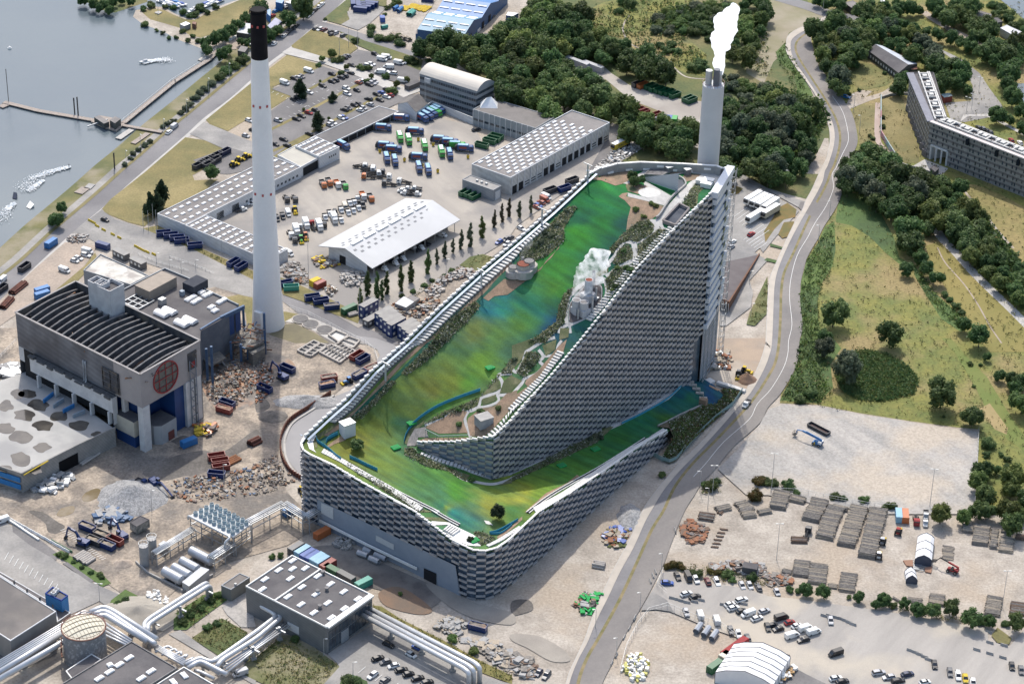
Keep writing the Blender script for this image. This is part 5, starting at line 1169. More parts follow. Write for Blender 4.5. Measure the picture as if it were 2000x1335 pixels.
S=MB();a=P2-v*3.3+V3((v.y,-v.x,0))*.6
for o in(0,3.2):S.bar(lo(a-v*o,0),lo(a-v*o,h-6),.3)
for k in rg_(7):S.bar(lo(a,k*4),lo(a-v*3.2,k*4+4),.2);S.bar(lo(a,k*4),lo(a-v*3.2,k*4),.2)
S.b('stair_lattice',M('blue_grey_steel',(.16,.19,.23),(.2,.22,.25),.5),hall)
S=MB();a=P2-v*4.5+V3((v.y,-v.x,0))*.1;S.box(lo(a,h-6.5),(4.6,.2,7.5),v,0);S.box(lo(a+v*.4+V3((v.y,-v.x,0))*.15,h-8),(2,.3,2.2),v,1);S.b('torn_hole',[DKIN,red_paint],hall)
ZD=7.5
S=MB();off=-v*2.4;zt0,zt1=ZD+5.2,ZD+11.5
a,b=P0+u*(Lh*.13)+off,P0+u*(Lh*.80)+off;S.quad(lo(a,zt0),lo(b,zt0),lo(b,zt1),lo(a,zt1),0);S.quad(lo(a,zt1),lo(b,zt1),lo(b,zt1)-off,lo(a,zt1)-off,1)
S.quad(lo(b,ZD),lo(b,zt1),lo(b,zt1)-off,lo(b,ZD)-off,0);S.quad(lo(P0,h-hp-6),lo(a,h-hp-6)-off,lo(a,h-hp)-off,lo(P0,h-hp),0)
for k in rg_(5):
 q=a.lerp(b,.1+k*.215);S.box(lo(q,ZD+2.6),(.8,1.6,5.2),u,0)
S.b('tipping_wall',[WCON,M('torn_edge',(.07,.075,.08),(.12,.12,.12),1)],hall)
S=MB();S.quad(lo(P0+u*3-v*.1,ZD),lo(P3-u*(Lh*.2)-v*.1,ZD),lo(P3-u*(Lh*.2)-v*.1,h-hp),lo(P0+u*3-v*.1,h-hp));S.b('dark_bay',DOORD,hall)
S=MB()
for k in rg_(9):
 q=a.lerp(b,.03+k*.115);S.box(lo(q,zt1+.3-.3*(k%3)),(3+k%2,1.4,.9-.5*(k%2)),u)
S.b('torn_edge',torn_edge,hall)
S=MB();q=P3-u*(Lh*.235)-v*.3
S.box(lo(q,h-9),(9,.3,9),u);S.b('louvre_hole',DKIN,hall)
S=MB()
for k in rg_(4):
 for o in(-4,0,4):S.bar(lo(q+u*o-v*.2,h-13),lo(q+u*o-v*.2,h-5),.2)
 S.bar(lo(q-u*4.4-v*.2,h-12.5+k*2.3),lo(q+u*4.4-v*.2,h-12.5+k*2.3),.2)
S.b('louvre_grid',SOOT,hall)
q=P0+u*(Lh*.55)-v*.5;S=MB();S.tube([lo(q,h-6),lo(q,h-hp-1),lo(q-v*1.5,h-hp-2)],.35);S.tube([lo(q+u*1.1,h-6),lo(q+u*1.1,h-hp),lo(q+u*1.1-v*1.5,h-hp-1)],.35);S.b('drain_pipe',WALLW,hall,True)
dk=[G(*p,ZD)for p in Q('-90 775 60 722 225 838 153 871.5 42 928 0 914 -90 880')]
t=thing('concrete_deck','broad concrete deck with puddles below the sooty hall wall','deck',(dk[3].x,dk[3].y,0))
WETC=M('wet_deck',(.42,.41,.39),(.36,.355,.34),.12,fine=.1,c3=(.30,.295,.29),big=.05)
CWALL=M('board_concrete',(.30,.29,.275),(.24,.235,.225),.3,fine=.12,waves=(.4,.06))
S=MB();S.prism([p.xy for p in dk],0,ZD,1,0);S.b('deck_slab',[WETC,CWALL],t)
S=MB()
for a,b in zip(dk[2:6],dk[3:7]):S.bar(a+ZV(.5),b+ZV(.5),.5,1.1)
S.b('deck_parapet',CWALL,t)
PUD=M('rain_puddle',(.055,.05,.045),(.10,.09,.075),.2,rf_=.07,spec=.6)
random.seed(21)
for x,y,rx,ry in((215,425,75,38),(300,515,85,50),(190,590,90,48),(335,672,85,42),(455,598,78,40),(610,668,90,40),(740,735,52,22),(165,755,92,50),(325,835,72,42),(165,925,90,55),(40,690,75,45),(45,520,60,45),(40,1000,70,30),(140,430,60,40),(270,1010,60,35)):
 n=12;pts=[]
 for k in rg_(n):
  a=6.2832*k/n;r=r_u(.72,1.1);pts.append((x+rx*r*m_c(a),y+ry*r*m_s(a)))
 pp=[G(*p,ZD+.03)for p in crv(T(0,2,' '.join(f'{a} {b}' for a,b in pts)),3,True)]
 S=MB();S.add(pp,[tuple(rg_(len(pp)))]);o=S.b('puddle',PUD,t)
 if o.data.polygons[0].normal.z<0:o.data.flip_normals()
A_,B_=dk[3],dk[4]
S=MB();wv=lambda p:op(*p,(dk[2].x,dk[2].y),(dk[3].x,dk[3].y))
a,b=G(*U_(0,2,'123 255')[0]),G(*U_(0,2,'158 236')[0])
d=(dk[4]-dk[3]).normalized();nn=V3((-d.y,d.x,0));nn=nn if nn.y<0 else-nn
fa=(dk[3]-dk[3]).length;w0=dk[3].lerp(dk[4],.02);w1=dk[3].lerp(dk[4],.36)
S.quad(lo(w0+nn*.08,.05),lo(w1+nn*.08,.05),lo(w1+nn*.08,5.2),lo(w0+nn*.08,5.2));S.quad(lo(w1+nn*.08,.05),lo(w0+nn*.08,.05),lo(w0+nn*.08,5.2),lo(w1+nn*.08,5.2));S.b('garage_opening',DOORD,t)
S=MB();S.bar(lo(dk[3].lerp(dk[4],.55)+nn*.6,ZD+.9),lo(dk[3].lerp(dk[4],.98)+nn*.6,ZD+.2),.35);S.b('yellow_rail',M('yellow_paint',(.62,.45,.05),(.55,.4,.05),.5),t)
S=MB()
for z in(1.6,4.6):S.bar(lo(dk[4]+V3((-.6,-.3,0)),z+1),lo(dk[5]+V3((-.6,-.3,0)),z+1),.3,2.0)
S.b('blue_board',M('sign_blue',(.03,.17,.42),(.04,.2,.46),.5),t)
S=MB()
for k in rg_(4):
 a=G(*T(0,2,f'{335 + 75 * k} {498 + 38 * k}')[0],ZD);b=G(*T(0,2,f'{410 + 80 * k} {440 + 45 * k}')[0],ZD);S.bar(a+ZV(.8),b+ZV(.8),.5,1.6,k%2)
S.b('bay_barrier',[sign_blue,M('faded_blue',(.22,.3,.38),(.3,.33,.36),.8)],t)
ZA=18
pl=[G(*p,ZA)for p in Q('230.5 573 322 526 397 557 401 567 466 597 430 625 392 646 391 664 222 586')]
an=blk('plant_annex','dark flat roof block with white domes, torn open at its chimney side','building',pl,ZA,M('grey_blue_sheet',(.10,.115,.14),(.13,.145,.17),.3),ROOFD,0)
S=MB()
for a,b in zip(pl[:4],pl[1:5]):S.bar(a+ZV(.3),b+ZV(.3),.5,.8)
S.b('parapet',WALLG,an)
def roofitem(par,name,px,py,z,sz,mat,d,h):
 p=G(px,py,z);S=MB();S.box(p+ZV(h/2),(sz[0],sz[1],h),d);return S.b(name,mat,par)
du=(P2-P3).normalized()
rm=roofitem(an,'roof_room',305,567,ZA,(15,8,0),M('beige_render',(.34,.29,.24),(.29,.25,.21),.4),du,4.2)
S=MB();p=G(305,567,ZA)+ZV(4.3);S.box(p,(15.4,8.4,.25),du)
for k in rg_(3):S.bar(p+du*-6+V3((du.y,-du.x,0))*(-2+2*k)+ZV(.5),p+du*6+V3((du.y,-du.x,0))*(-2+2*k)+ZV(.5),.35)
S.b('room_roof',ROOFF,rm)
roofitem(an,'dark_room',382,564,ZA,(8,6,0),M('navy_sheet',(.03,.035,.05),(.045,.05,.065),.4),du,3.6);roofitem(an,'vent_box',317,594,ZA,(2.6,2.2,0),STEEL,du,2.6);roofitem(an,'vent_box',356,576,ZA,(1.6,1.6,0),pale_panel,du,2)
for k,(x,y)in enumerate(U_(0,1,'316 285 331 280 355 304 371 298')):
 p=G(x,y,ZA);S=MB();N=8
 for i in rg_(N):
  a0,a1=math.pi*i/N,math.pi*(i+1)/N;nn=V3((du.y,-du.x,0));g=lambda a,s:p+nn*(3.0*s)+du*(1.9*m_c(a))+ZV(.3+1.4*m_s(a))
  S.quad(g(a0,-1),g(a1,-1),g(a1,1),g(a0,1));S.quad(p+nn*-3+ZV(.3),g(a0,-1),g(a1,-1),p+nn*-3+ZV(.3));S.quad(p+nn*3+ZV(.3),g(a1,1),g(a0,1),p+nn*3+ZV(.3))
 S.b('barrel_rooflight',SKYL,an)
me=domemesh(3.0,2.0,.9,SKYL)
for x,y in U_(0,1,'368 256 377 251 380 261 387 257 394 242 402 248 409 245 430 261 437 257 413 271 420 278'):adi(an,'roof_dome',me,G(x,y,ZA),ang(du))
S=MB();fr=[G(*p,ZA+.5)for p in U_(0,1,'239 260 270 243 301 257 270 274')]
for a,b in zip(fr,fr[1:]+fr[:1]):S.bar(a,b,.4,.6)
for k in(.33,.66):S.bar(fr[0].lerp(fr[1],k),fr[3].lerp(fr[2],k),.3,.5);S.bar(fr[0].lerp(fr[3],k),fr[1].lerp(fr[2],k),.3,.5)
S.b('roof_frame',STEEL,an)
pr_=[G(*p,14)for p in Q('163 528.7 196 497 290 539 255 557')]
t=blk('plant_annex','lower block with a bleached white peeling roof behind the white stair towers','building',pr_,14,WALLG,M('peeling_white_roof',(.62,.60,.55),(.50,.48,.43),.25,fine=.15,c3=(.36,.33,.3),big=.2),.5,parmat=WALLG)
for(x,y),w,zt in(((188,546),4.6,9),((199,550),4.2,9.5),((216,556),7.2,9)):
 p=G(x,y,HH+zt);S=MB();d=du;nn=V3((-d.y,d.x,0))
 for a,s in((d*(w/2),(.3,w*.9)),(d*(-w/2),(.3,w*.9)),(nn*(w*.45),(w,.3)),(nn*(-w*.45),(w,.3))):S.box(lo(p+a,(HH+zt)/2),(s[0],s[1],HH+zt),d)
 S.box(lo(p,HH+zt-1.6),(w-.3,w*.85,.2),d,1)
 st=tag(S.b('stair_tower',[WCON,ROOFD]),{188:'leftmost white concrete stair tower rising above the roofless hall',199:'middle white stair tower, slimmest of three above the hall',216:'widest white stair tower above the roofless hall'}[x],'stair tower')
wr=thing('wrecked_bay','half collapsed blue steel bay full of rubble between hall and white chimney','ruin',tuple(G(460,690)))
BSTEEL=M('navy_steel',(.045,.10,.20),(.07,.13,.23),.5,rf_=.6)
C7=lambda s:K(370,560,4.48,s)
S=MB()
for top,bot in(((472,170),(478,385)),((645,230),(665,590)),((190,520),(205,850)),((155,540),(160,830)),((450,500),(455,660)),((365,480),(368,640)),((510,530),(515,640))):
 p=G(*C7(f'{bot[0]} {bot[1]}')[0]);S.bar(p,(p.x,p.y,ztop(*C7(f'{top[0]} {top[1]}')[0],p.x,p.y)),.9,.9)
a,b=G(*C7('478 175')[0],ZA-.2),G(*C7('270 275')[0],ZA-.2);S.bar(a,b,.9,1.6);S.bar(b,G(*C7('95 380')[0],ZA-.3),.7,1.2)
S.b('steel_column',BSTEEL,wr)
S=MB();a,b=G(*C7('445 200')[0],ZA-1),G(*C7('270 290')[0],ZA-1)
for k in rg_(3):
 p,q=a.lerp(b,k*.33),a.lerp(b,k*.33+.25);S.quad(lo(p,8),lo(q,8),q,p)
S.b('blue_panel',royal_blue_wall,wr)
S=MB();fl=[G(*p,7)for p in C7('380 470 480 390 640 455 650 480 530 530 460 530')];S.prism([p.xy for p in fl],6,7);S.prism([p.xy for p in[G(*p,2.5)for p in C7('515 620 555 650 665 590 660 540 540 560')]],0,5.5);
fl2=[G(*p,5)for p in C7('110 620 260 560 320 620 180 690')];S.prism([p.xy for p in fl2],4.4,5)
S.b('broken_floor',M('rubble_floor',(.20,.19,.165),(.12,.115,.11),.6,fine=.4,fs_=2),wr)
random.seed(14);S=MB()
for k in rg_(420):
 x,y=r_u(60,660),r_u(330,720)
 if x>520 and y>560:continue
 z=7*max(0,min(1,(560-y)/120))*r_r()+(7.2 if 380<x<640 and y<520 else 0)*r_r()
 p=G(*C7(f'{x} {y}')[0],z);a=r_r()*6.28;L=r_u(.6,3.8)
 S.bar(p,p+V3((m_c(a)*L,m_s(a)*L,r_u(-.4,1.6))),r_u(.1,.7),r_u(.1,.5),random.choice((0,0,0,1,2,3)))
S.b('rubble',[scrap_steel,M('rust_scrap',(.24,.10,.06),(.3,.15,.08),1),M('pale_scrap',(.38,.37,.35),(.3,.3,.3),1),BSTEEL],wr)['kind']='stuff'
h=hfor((637.5,1225.5),1277);ph=R4((480,1145),(637.5,1225.5),(727,1162),h)
GSH=M('dark_grey_sheet',(.15,.155,.16),(.18,.185,.19),.3,rf_=.5,waves=(.6,.06))
t=blk('pump_house','grey flat-roofed pump house with white skylights and a glazed end wall','pump house',ph,h,GSH,ROOFD,.5,parmat=WHITE,sky=[((i+.5)/11*.96+.02,v)for i,vs in((0,(.3,.6,.9)),(1,(.1,.75)),(2,(.55,.88)),(4,(.2,.5,.85)),(6,(.18,.5,.82)),(8,(.15,.45,.8)),(10,(.22,.5,.8)))for v in vs],dome=(1.5,2.9,.6))
A,B=ph[1],ph[2]
wp(t,A,B,(3.0,),13,.82,4.2,f0=.04,f1=.98);wp(t,A,B,(7.0,),13,.82,3.0,f0=.04,f1=.98);wb(t,'roller_door',A,B,.3,.46,.05,5,WALLG,.2,.2)
e=(ph[2]-ph[1]).normalized();S=MB();S.bar(A+e*.2+ZV(.25),B-e*.2+ZV(.25),2.0,.6)
m0,m1=ph[0].lerp(ph[1],.36),ph[3].lerp(ph[2],.36);S.bar(m0+ZV(.2),m1+ZV(.2),.5,.6);S.b('roof_edge',WHITE,t)
for f,v in((.42,.95),(.58,.55),(.62,.68),(.75,.3)):
 p=ph[0].lerp(ph[1],f)+(ph[3]-ph[0])*v;S=MB();S.cyl(p,p+ZV(.9),.55,n=10);S.cyl(p+ZV(.9),p+ZV(1.2),.75,n=10);S.b('roof_cowl',dark_frame,t)
wb(t,'pale_panel',ph[0],ph[1],.52,.66,2.2,5.2,WALLW)
cs=[G(*p,5)for p in K(260,970,3.534,'607 610 675 640 805 555 735 525')]
blk('equipment_hut','plain grey flat-roofed hut left of the pump house','hut',cs,5,M('olive_grey',(.21,.21,.19),(.18,.18,.165),.4),ROOFB,.25,parmat=WALLG,sky=((.9,.3),),dome=(.7,.7,1),dmat=STEEL)
h=9;A,B=G(109.5,1193.7,h),G(20.4,1251,h);d=(G(0,1125,h)-A)*1.8
t=blk('warehouse','brown flat-roofed warehouse at the left edge in front of the pipes','warehouse',[A,B,B+d,A+d],h,M('grey_block_wall',(.25,.245,.235),(.21,.205,.2),.3),ROOFB,.3)
wp(t,B,A,(2.2,),12,.8,1.6)
t=blk('low_annex','low dark strip roof with vent pipes along the brown warehouse','annex',[G(*p,3.5)for p in U_(0,3,'-10 115 138 201 112 219 108 196 -10 122')],3.5,CWALL,ROOFD,.2)
for x,y in U_(0,3,'28 144 53 160 78 176 104 191'):
 p=G(x,y,3.5);S=MB();S.cyl(p,p+ZV(1.4),.35,n=8);S.b('vent_pipe',dark_frame,t)
t=blk('blue_tower_box','bright blue box with two white fans on top at the warehouse edge','machine house',[G(*p,8)for p in U_(0,3,'88 164 120 178 133 168 103 151')],8,M('cyan_blue_sheet',(.03,.20,.48),(.04,.23,.52),.4,rf_=.5,waves=(.6,.06)),ROOFD,.4,parmat=M('deep_blue_trim',(.02,.05,.22)))
for x,y in U_(0,3,'105 166 110 160'):
 p=G(x,y,8);S=MB();S.box(p+ZV(.6),(1.5,1.5,1.2),(1,-.6),0);S.cyl(p+ZV(1.2),p+ZV(1.3),.55,n=12,mi=1);S.b('roof_fan',[WALLW,dark_frame],t)
h=8.5;c1=R4((110,1342),(257,1252),(346,1304.5),h);c1[0]+=(c1[0]-c1[1])*.6;c1[3]=c1[0]+c1[2]-c1[1]
t=blk('substation','dark flat-roofed block with white skylights in the bottom left corner','building',c1,h,GSH,ROOFD,.4,parmat=dark_frame)
me=domemesh(1.6,3.1,.7,SKYL)
for x,y in U_(0,3,'252 290 233 303 214 317 194 330 295 316 276 330'):adi(t,'skylight',me,G(x,y,h),ang(G(600,1000)-G(500,1060))-math.pi/2)
adi(t,'skylight',domemesh(1.8,1.8,.8,SKYL),G(*U_(0,3,'215 304')[0],h),.6)
c2=R4((306,1336),(359,1302),(440,1349),8);c2[0]+=(c2[0]-c2[1]);c2[3]=c2[0]+c2[2]-c2[1]
t=blk('substation','dark flat roof edged in white at the bottom, next to the skylit block','building',c2,8,GSH,ROOFD,.4,parmat=WHITE)
for x,y in U_(0,3,'360 324 339 337'):adi(t,'skylight',me,G(x,y,8),.6)
t=blk('low_annex','small lower dark roof with a pale edge beside the big round tank','annex',[G(*p,6)for p in K(0,1150,4.477,'575 715 800 565 885 615 640 800')],6,GSH,ROOFD,.3,parmat=WHITE)
zt=hfor((163,1224),1294-12);ct=G(163,1224,zt);ct.z=0
tank=thing('storage_tank','big round tank with a cream domed top and streaked grey sides','tank',tuple(ct))
S=MB();S.cyl(ct,ct+ZV(zt),6.9,n=40,caps=False);S.b('shell',M('streaked_grey_tank',(.22,.225,.235),(.40,.405,.41),.9,rf_=.5,stretch=(1,1),lo=.5,hi=.62),tank,True)
S=MB();N=40
for k in rg_(N):
 a,b=6.2832*k/N,6.2832*(k+1)/N
 for r0,r1,z0,z1 in((6.9,4.6,0,.7),(4.6,2.3,.7,1.15),(2.3,0.01,1.15,1.3)):
  f=lambda t_,r,z:ct+V3((r*m_c(t_),r*m_s(t_),zt+z));S.quad(f(a,r0,z0),f(b,r0,z0),f(b,r1,z1),f(a,r1,z1))
top=S.b('dome',M('cream_tank_roof',(.66,.62,.50),(.58,.54,.44),.2),tank,True)
S=MB()
for k in rg_(-2,3):
 L=math.sqrt(max(.1,6.6**2-(k*2.4)**2));q=V3((.85,.52,0));w=V3((-.52,.85,0));P=[ct+w*(k*2.4)+q*(L*(i/6-1))+V3((0,0,zt+1.42-.0295*((k*2.4)**2+(L*(i/6-1))**2)))for i in rg_(13)]
 for a,b in zip(P,P[1:]):S.bar(a,b,.18)
for k in rg_(-5,6):
 L=math.sqrt(max(.1,6.6**2-(k*1.2)**2));q=V3((-.52,.85,0));w=V3((.85,.52,0));P=[ct+w*(k*1.2)+q*(L*(i/6-1))+V3((0,0,zt+1.40-.0295*((k*1.2)**2+(L*(i/6-1))**2)))for i in rg_(13)]
 for a,b in zip(P,P[1:]):S.bar(a,b,.08)
S.b('dome_rib',M('brown_rib',(.28,.24,.18)),tank)
RUST=M('rusty_rail',(.24,.12,.09),(.18,.10,.08),1)
S=MB()
for k in rg_(N):
 a,b=6.2832*k/N,6.2832*(k+1)/N;f=lambda t_,z:ct+V3((7.1*m_c(t_),7.1*m_s(t_),zt+z))
 S.bar(f(a,1.0),f(b,1.0),.12);S.bar(f(a,0),f(b,0),.35,.3)
 if k%2==0:S.bar(f(a,0),f(a,1.0),.1)
for k in rg_(9):a=3.3+k*.05;S.box(ct+V3((7.6*m_c(a),7.6*m_s(a),1+k*1.2)),(1.0,.5,.2),(m_s(a),-m_c(a)))
S.b('tank_rail',RUST,tank)
PW=M('pipe_cladding',(.60,.61,.62),(.54,.55,.56),.4,rf_=.38,metal=.35)
def pipe(par,pts,r,name='pipe'):
 S=MB();S.tube([V3(p)for p in pts],r,10);return S.b(name,PW,par,True)
def rnd_(P,n=4,rr=2.0):
 P=[V3(p)for p in P];out=[P[0]]
 for a,b,c in zip(P,P[1:],P[2:]):
  d0=(a-b);d1=(c-b);r=min(rr,d0.length*.45,d1.length*.45);s,e=b+d0.normalized()*r,b+d1.normalized()*r
  for k in rg_(n+1):t_=k/n;out.append(s*(1-t_)**2+b*2*t_*(1-t_)+e*t_*t_)
 return out+[P[-1]]
def pps(label,runs,r,z,legs=(),drop=False,name='pipeline'):
 p0=G(*runs[0][0]);t=thing(name,label,'pipes',(p0.x,p0.y,0))
 for P in runs:
  W3=[G(p[0],p[1],z)for p in P]
  if drop:W3.append(V3((W3[-1].x,W3[-1].y,.2)))
  pipe(t,rnd_(W3),r)
 for q in legs:
  p=G(*q);S=MB();S.box(p+ZV(.5),(1.8,1.4,1),(1,.6),1);S.box(p+ZV(z/2),(.8,.8,z),(1,.6),0);S.bar(p+V3((-2.2,1.6,z-r-.3)),p+V3((2.2,-1.6,z-r-.3)),.5);S.b('support_leg',[STEEL,grey_concrete_wall],t)
 return t
pps('three parallel fat silver pipes leaving the glazed pump house over the parked cars',[U_(1,3,'196 199 405 309 416 318'),U_(1,3,'204 194 415 304 425 313'),U_(1,3,'211 187 428 299 437 308')],.85,6,U_(1,3,'264 251 324 281 384 315'),True)
pps('pair of silver pipes bridging the green bed towards the horizontal tanks',[U_(0,3,'283 237 281 222 293 211 406 140'),U_(0,3,'289 238 289 225 299 217 411 146')],.8,5,U_(0,3,'301 239 353 211 405 176'),True)
pps('pair of silver pipes stepping up into the pump house flank',[U_(0,3,'362 303 390 288 414 298 500 238')+U_(1,3,'39 208 33 201 8 187 19 176'),U_(0,3,'367 309 390 294 420 309 443 321'),U_(0,3,'423 306 433 293 500 251')+U_(1,3,'48 211 45 204 18 187 27 178')],.8,5.5,U_(0,3,'433 316 495 293')+U_(1,3,'46 255'))
pps('bank of thin grey pipes on a walkway under the pump house',[T(0,3,f'{1700 + 14 * k} {1195 + 16 * k} 1963 {1025 + 14 * k}')+T(1,3,f'{225 + 15 * k} {845 + 12 * k}')for k in rg_(4)],.3,4,U_(0,3,'479 293'))
pps('fat pipes running from the left edge behind the round tank',[U_(0,3,'-15 325 127 237'),U_(0,3,'-8 334 127 255 143 245')],.95,6,U_(0,3,'48 306 107 270'))
pps('sheaf of thin silver pipes running past the brown warehouse',[T(0,3,f'-60 {1190 + 16 * k} 500 {855 + 16 * k} 640 {772 + 16 * k} {700 + 4 * k} {790 + 14 * k}')for k in rg_(4)],.33,6.5)
pps('three fat pipes turning around behind the round tank towards the valves',[U_(0,3,'176 200 201 189 219 196 306 252'),U_(0,3,'182 205 202 197 217 204 293 255 303 262'),U_(0,3,'188 210 204 205 219 213 288 257')],.95,6,U_(0,3,'257 245 293 267'))
pps('set of thinner lilac pipes beside the round tank',[T(0,3,f'790 {855 + 32 * k} {1010 - 10 * k} {1000 + 14 * k}')for k in rg_(4)],.45,5)
pps('tangle of valve pipes between the skylit block and path',[T(0,3,f'{1190 + 50 * k} {1090 + 22 * k} {1290 + 50 * k} {1040 + 22 * k} {1330 + 30 * k} {1070 + 20 * k}')for k in rg_(5)]+[T(0,3,f'{1150 + 12 * k} {1010 + 18 * k} 1420 {1150 + 16 * k}')for k in rg_(4)],.42,3.6,name='valve_pipes')
pps('white pipe loop on the small gantry beside the grey van',[U_(0,3,'382 303 397 301 418 313 430 321'),U_(0,3,'380 313 392 316 418 329')],.6,4,U_(0,3,'397 321'),name='valve_pipes')
def frame_rack(label,P,w,z,n,cat='pipe rack',name='pipe_rack'):
 W3=[G(p[0],p[1],0)for p in P];t=thing(name,label,cat,tuple(W3[0]));S=MB();S2=MB()
 for a,b in zip(W3,W3[1:]):
  d=(b-a).normalized();q=V3((-d.y,d.x,0))*(w/2)
  for zz in(z,z-2):
   for s in(1,-1):S.bar(lo(a+q*s,zz),lo(b+q*s,zz),.25,.3)
  m=max(1,round((b-a).length/n))
  for k in rg_(m+1):
   p=a.lerp(b,k/m)
   for s in(1,-1):S.bar(p+q*s,lo(p+q*s,z),.3)
   S.bar(lo(p-q,z),lo(p+q,z),.22);S.bar(lo(p-q,z-2),lo(p+q,z-2),.22)
  for o in(-.7,-.2,.3,.75):S2.tube([lo(a+q*o,z+.35),lo(b+q*o,z+.35)],.2+.1*(o>0),6)
 S.b('frame',STEEL,t);S2.b('pipe',PW,t,True);return t
C3=lambda s:K(260,970,3.534,s)
frame_rack('elevated pipe rack bending from the fan bank to the sloping plant wall',C3('680 345 1045 150 1195 245 1300 180'),3.2,6.5,7)
frame_rack('short pipe rack between the fan bank and horizontal tanks',C3('540 500 690 400'),3,5,5);frame_rack('pipe rack running beside the two tall silos',C3('150 470 420 300'),2.4,5,6)
fb=[G(*p,8)for p in C3('395 125 545 45 812 185 690 275')]
t=thing('fan_bank','raised white cooler bank with rows of round blue-grey fans','cooler',tuple(lo(fb[0],0)));S=MB();S.prism([p.xy for p in fb],7.4,8,0,None,True);S.b('platform',M('white_platform',(.62,.63,.62),(.55,.56,.56),.5),t)
S=MB();S.cyl((0,0,0),(0,0,1.2),.82,.74,14,0,False);S.cyl((0,0,1.2),(0,0,1.15),.74,.6,14,0,False);S.cyl((0,0,.9),(0,0,.92),.7,.7,14,1);S.box((0,0,1.0),(1.3,.2,.1),None,0);me=S.mesh('fan',[M('fan_shroud',(.34,.42,.46),(.28,.36,.40),1),dark_frame])
for i in rg_(9):
 for j in rg_(4):adi(t,'fan',me,fb[0].lerp(fb[3],.06+.11*i).lerp(fb[1].lerp(fb[2],.06+.11*i),.13+.25*j+(.04 if i%2 else 0)))
S=MB()
for f in(0,.25,.5,.75,1):
 for e0,e1 in((fb[0],fb[3]),(fb[1],fb[2])):p=e0.lerp(e1,f);S.bar(lo(p,0),lo(p,7.5),.35)
 S.bar(lo(fb[0].lerp(fb[3],f),4),lo(fb[1].lerp(fb[2],f),4),.25)
for z in(2.5,5):S.bar(lo(fb[0],z),lo(fb[3],z),.25);S.bar(lo(fb[3],z),lo(fb[2],z),.25)
S.b('frame',STEEL,t);S=MB();ov=V3((-.6,-1.0,0));S.tube(rnd_([fb[0]+ov+ZV(-1),fb[0]+ov+ZV(.5),fb[3]+ov+ZV(.5),fb[3]+ov+V3((-2,-1.5,-.5)),lo(fb[3]+ov+V3((-2,-1.5,0)),2)]),.45,8);S.b('header_pipe',PW,t,True)
TANKM=M('silver_tank',(.44,.46,.49),(.38,.40,.43),.4,rf_=.4,metal=.4)
for i,(a,b)in enumerate((('400 370','545 445'),('335 440','445 500'),('280 485','390 545'),('215 510','335 575'))):
 A,B=G(*C3(a)[0],2.6),G(*C3(b)[0],2.6);S=MB();d=(B-A).normalized();r=1.75
 tk=thing('horizontal_tank','silver horizontal tank, '+('the longest, beside the fan bank' if i==0 else('nearest','middle','front')[i-1]+' of the three short parallel ones'),'tank',tuple(lo(A,0)),'horizontal silver tanks')
 P=[(0,.5),(.25,1.2),(.8,r)];L=(B-A).length
 pr2=[(-.6,.3),(-.35,1.1),(0,r),(L,r),(L+.35,1.1),(L+.6,.3)]
 for(s0,r0),(s1,r1)in zip(pr2,pr2[1:]):S.cyl(A+d*s0,A+d*s1,r0,r1,18,0,False)
 S.cyl(A-d*.62,A-d*.6,.3,n=18);S.cyl(B+d*.6,B+d*.62,.3,n=18);S.b('shell',TANKM,tk,True)
 for f in(.2,.8):S=MB();S.box(lo(A.lerp(B,f),.7),(.6,2.8,1.4),d);S.b('saddle',grey_concrete_wall,tk)
for i,(x,y0,y1)in enumerate(((80,335,470),(135,285,412))):
 p=G(*C3(f'{x} {y1}')[0]);z=ztop(*C3(f'{x} {y0}')[0],p.x,p.y)
 t=thing('silo','slim grey silo with a railed top, '+('left one of the pair' if i==0 else 'right one of the pair'),'silo',tuple(p),'pair of grey silos');S=MB();S.cyl(p,p+ZV(z),1.6,n=18);S.b('shell',M('silo_grey',(.33,.33,.33),(.28,.28,.28),.5,rf_=.5),t,True)
 S=MB()
 for k in rg_(10):a=.6283*k;b=a+.6283;S.bar(p+V3((1.7*m_c(a),1.7*m_s(a),z+1.1)),p+V3((1.7*m_c(b),1.7*m_s(b),z+1.1)),.1);S.bar(p+V3((1.7*m_c(a),1.7*m_s(a),z)),p+V3((1.7*m_c(a),1.7*m_s(a),z+1.1)),.1)
 S.b('top_rail',STEEL,t)
for lb,s,hh in(('flat silver-roofed switch house at the end of the short tanks','338 585 385 615 525 500 470 480',3.4),('small white sloped shed behind the silos','175 325 215 350 245 320 210 300',3)):
 blk('switch_house',lb,'hut',[G(*p,hh)for p in C3(s)],hh,M('pale_grey_wall',(.42,.42,.41),(.36,.36,.35),.4),M('silver_roof',(.50,.53,.55),(.44,.47,.49),.4,rf_=.5),.12)
wlr('basin_wall','low concrete basin wall around the tanks and silos',C3('20 455 100 530 330 645 345 660 550 545'),1.0,.5,grey_concrete_wall)
blk('control_cabin','dark raised control cabin with glazed sides beside the gravel heap','cabin',[G(*p,4.2)for p in U_(0,3,'253 24 274 11 292 19 267 33')],4.2,M('cabin_glass',(.10,.12,.12),(.3,.3,.28),.6,rf_=.2),ROOFD,.2,1.0,parmat=ROOFD)
def paint(nm,c,ro=.35,metal=0.0):
 return M(nm,c,tuple(x*.9 for x in c),1.5,rf_=ro,metal=metal,spec=.5)
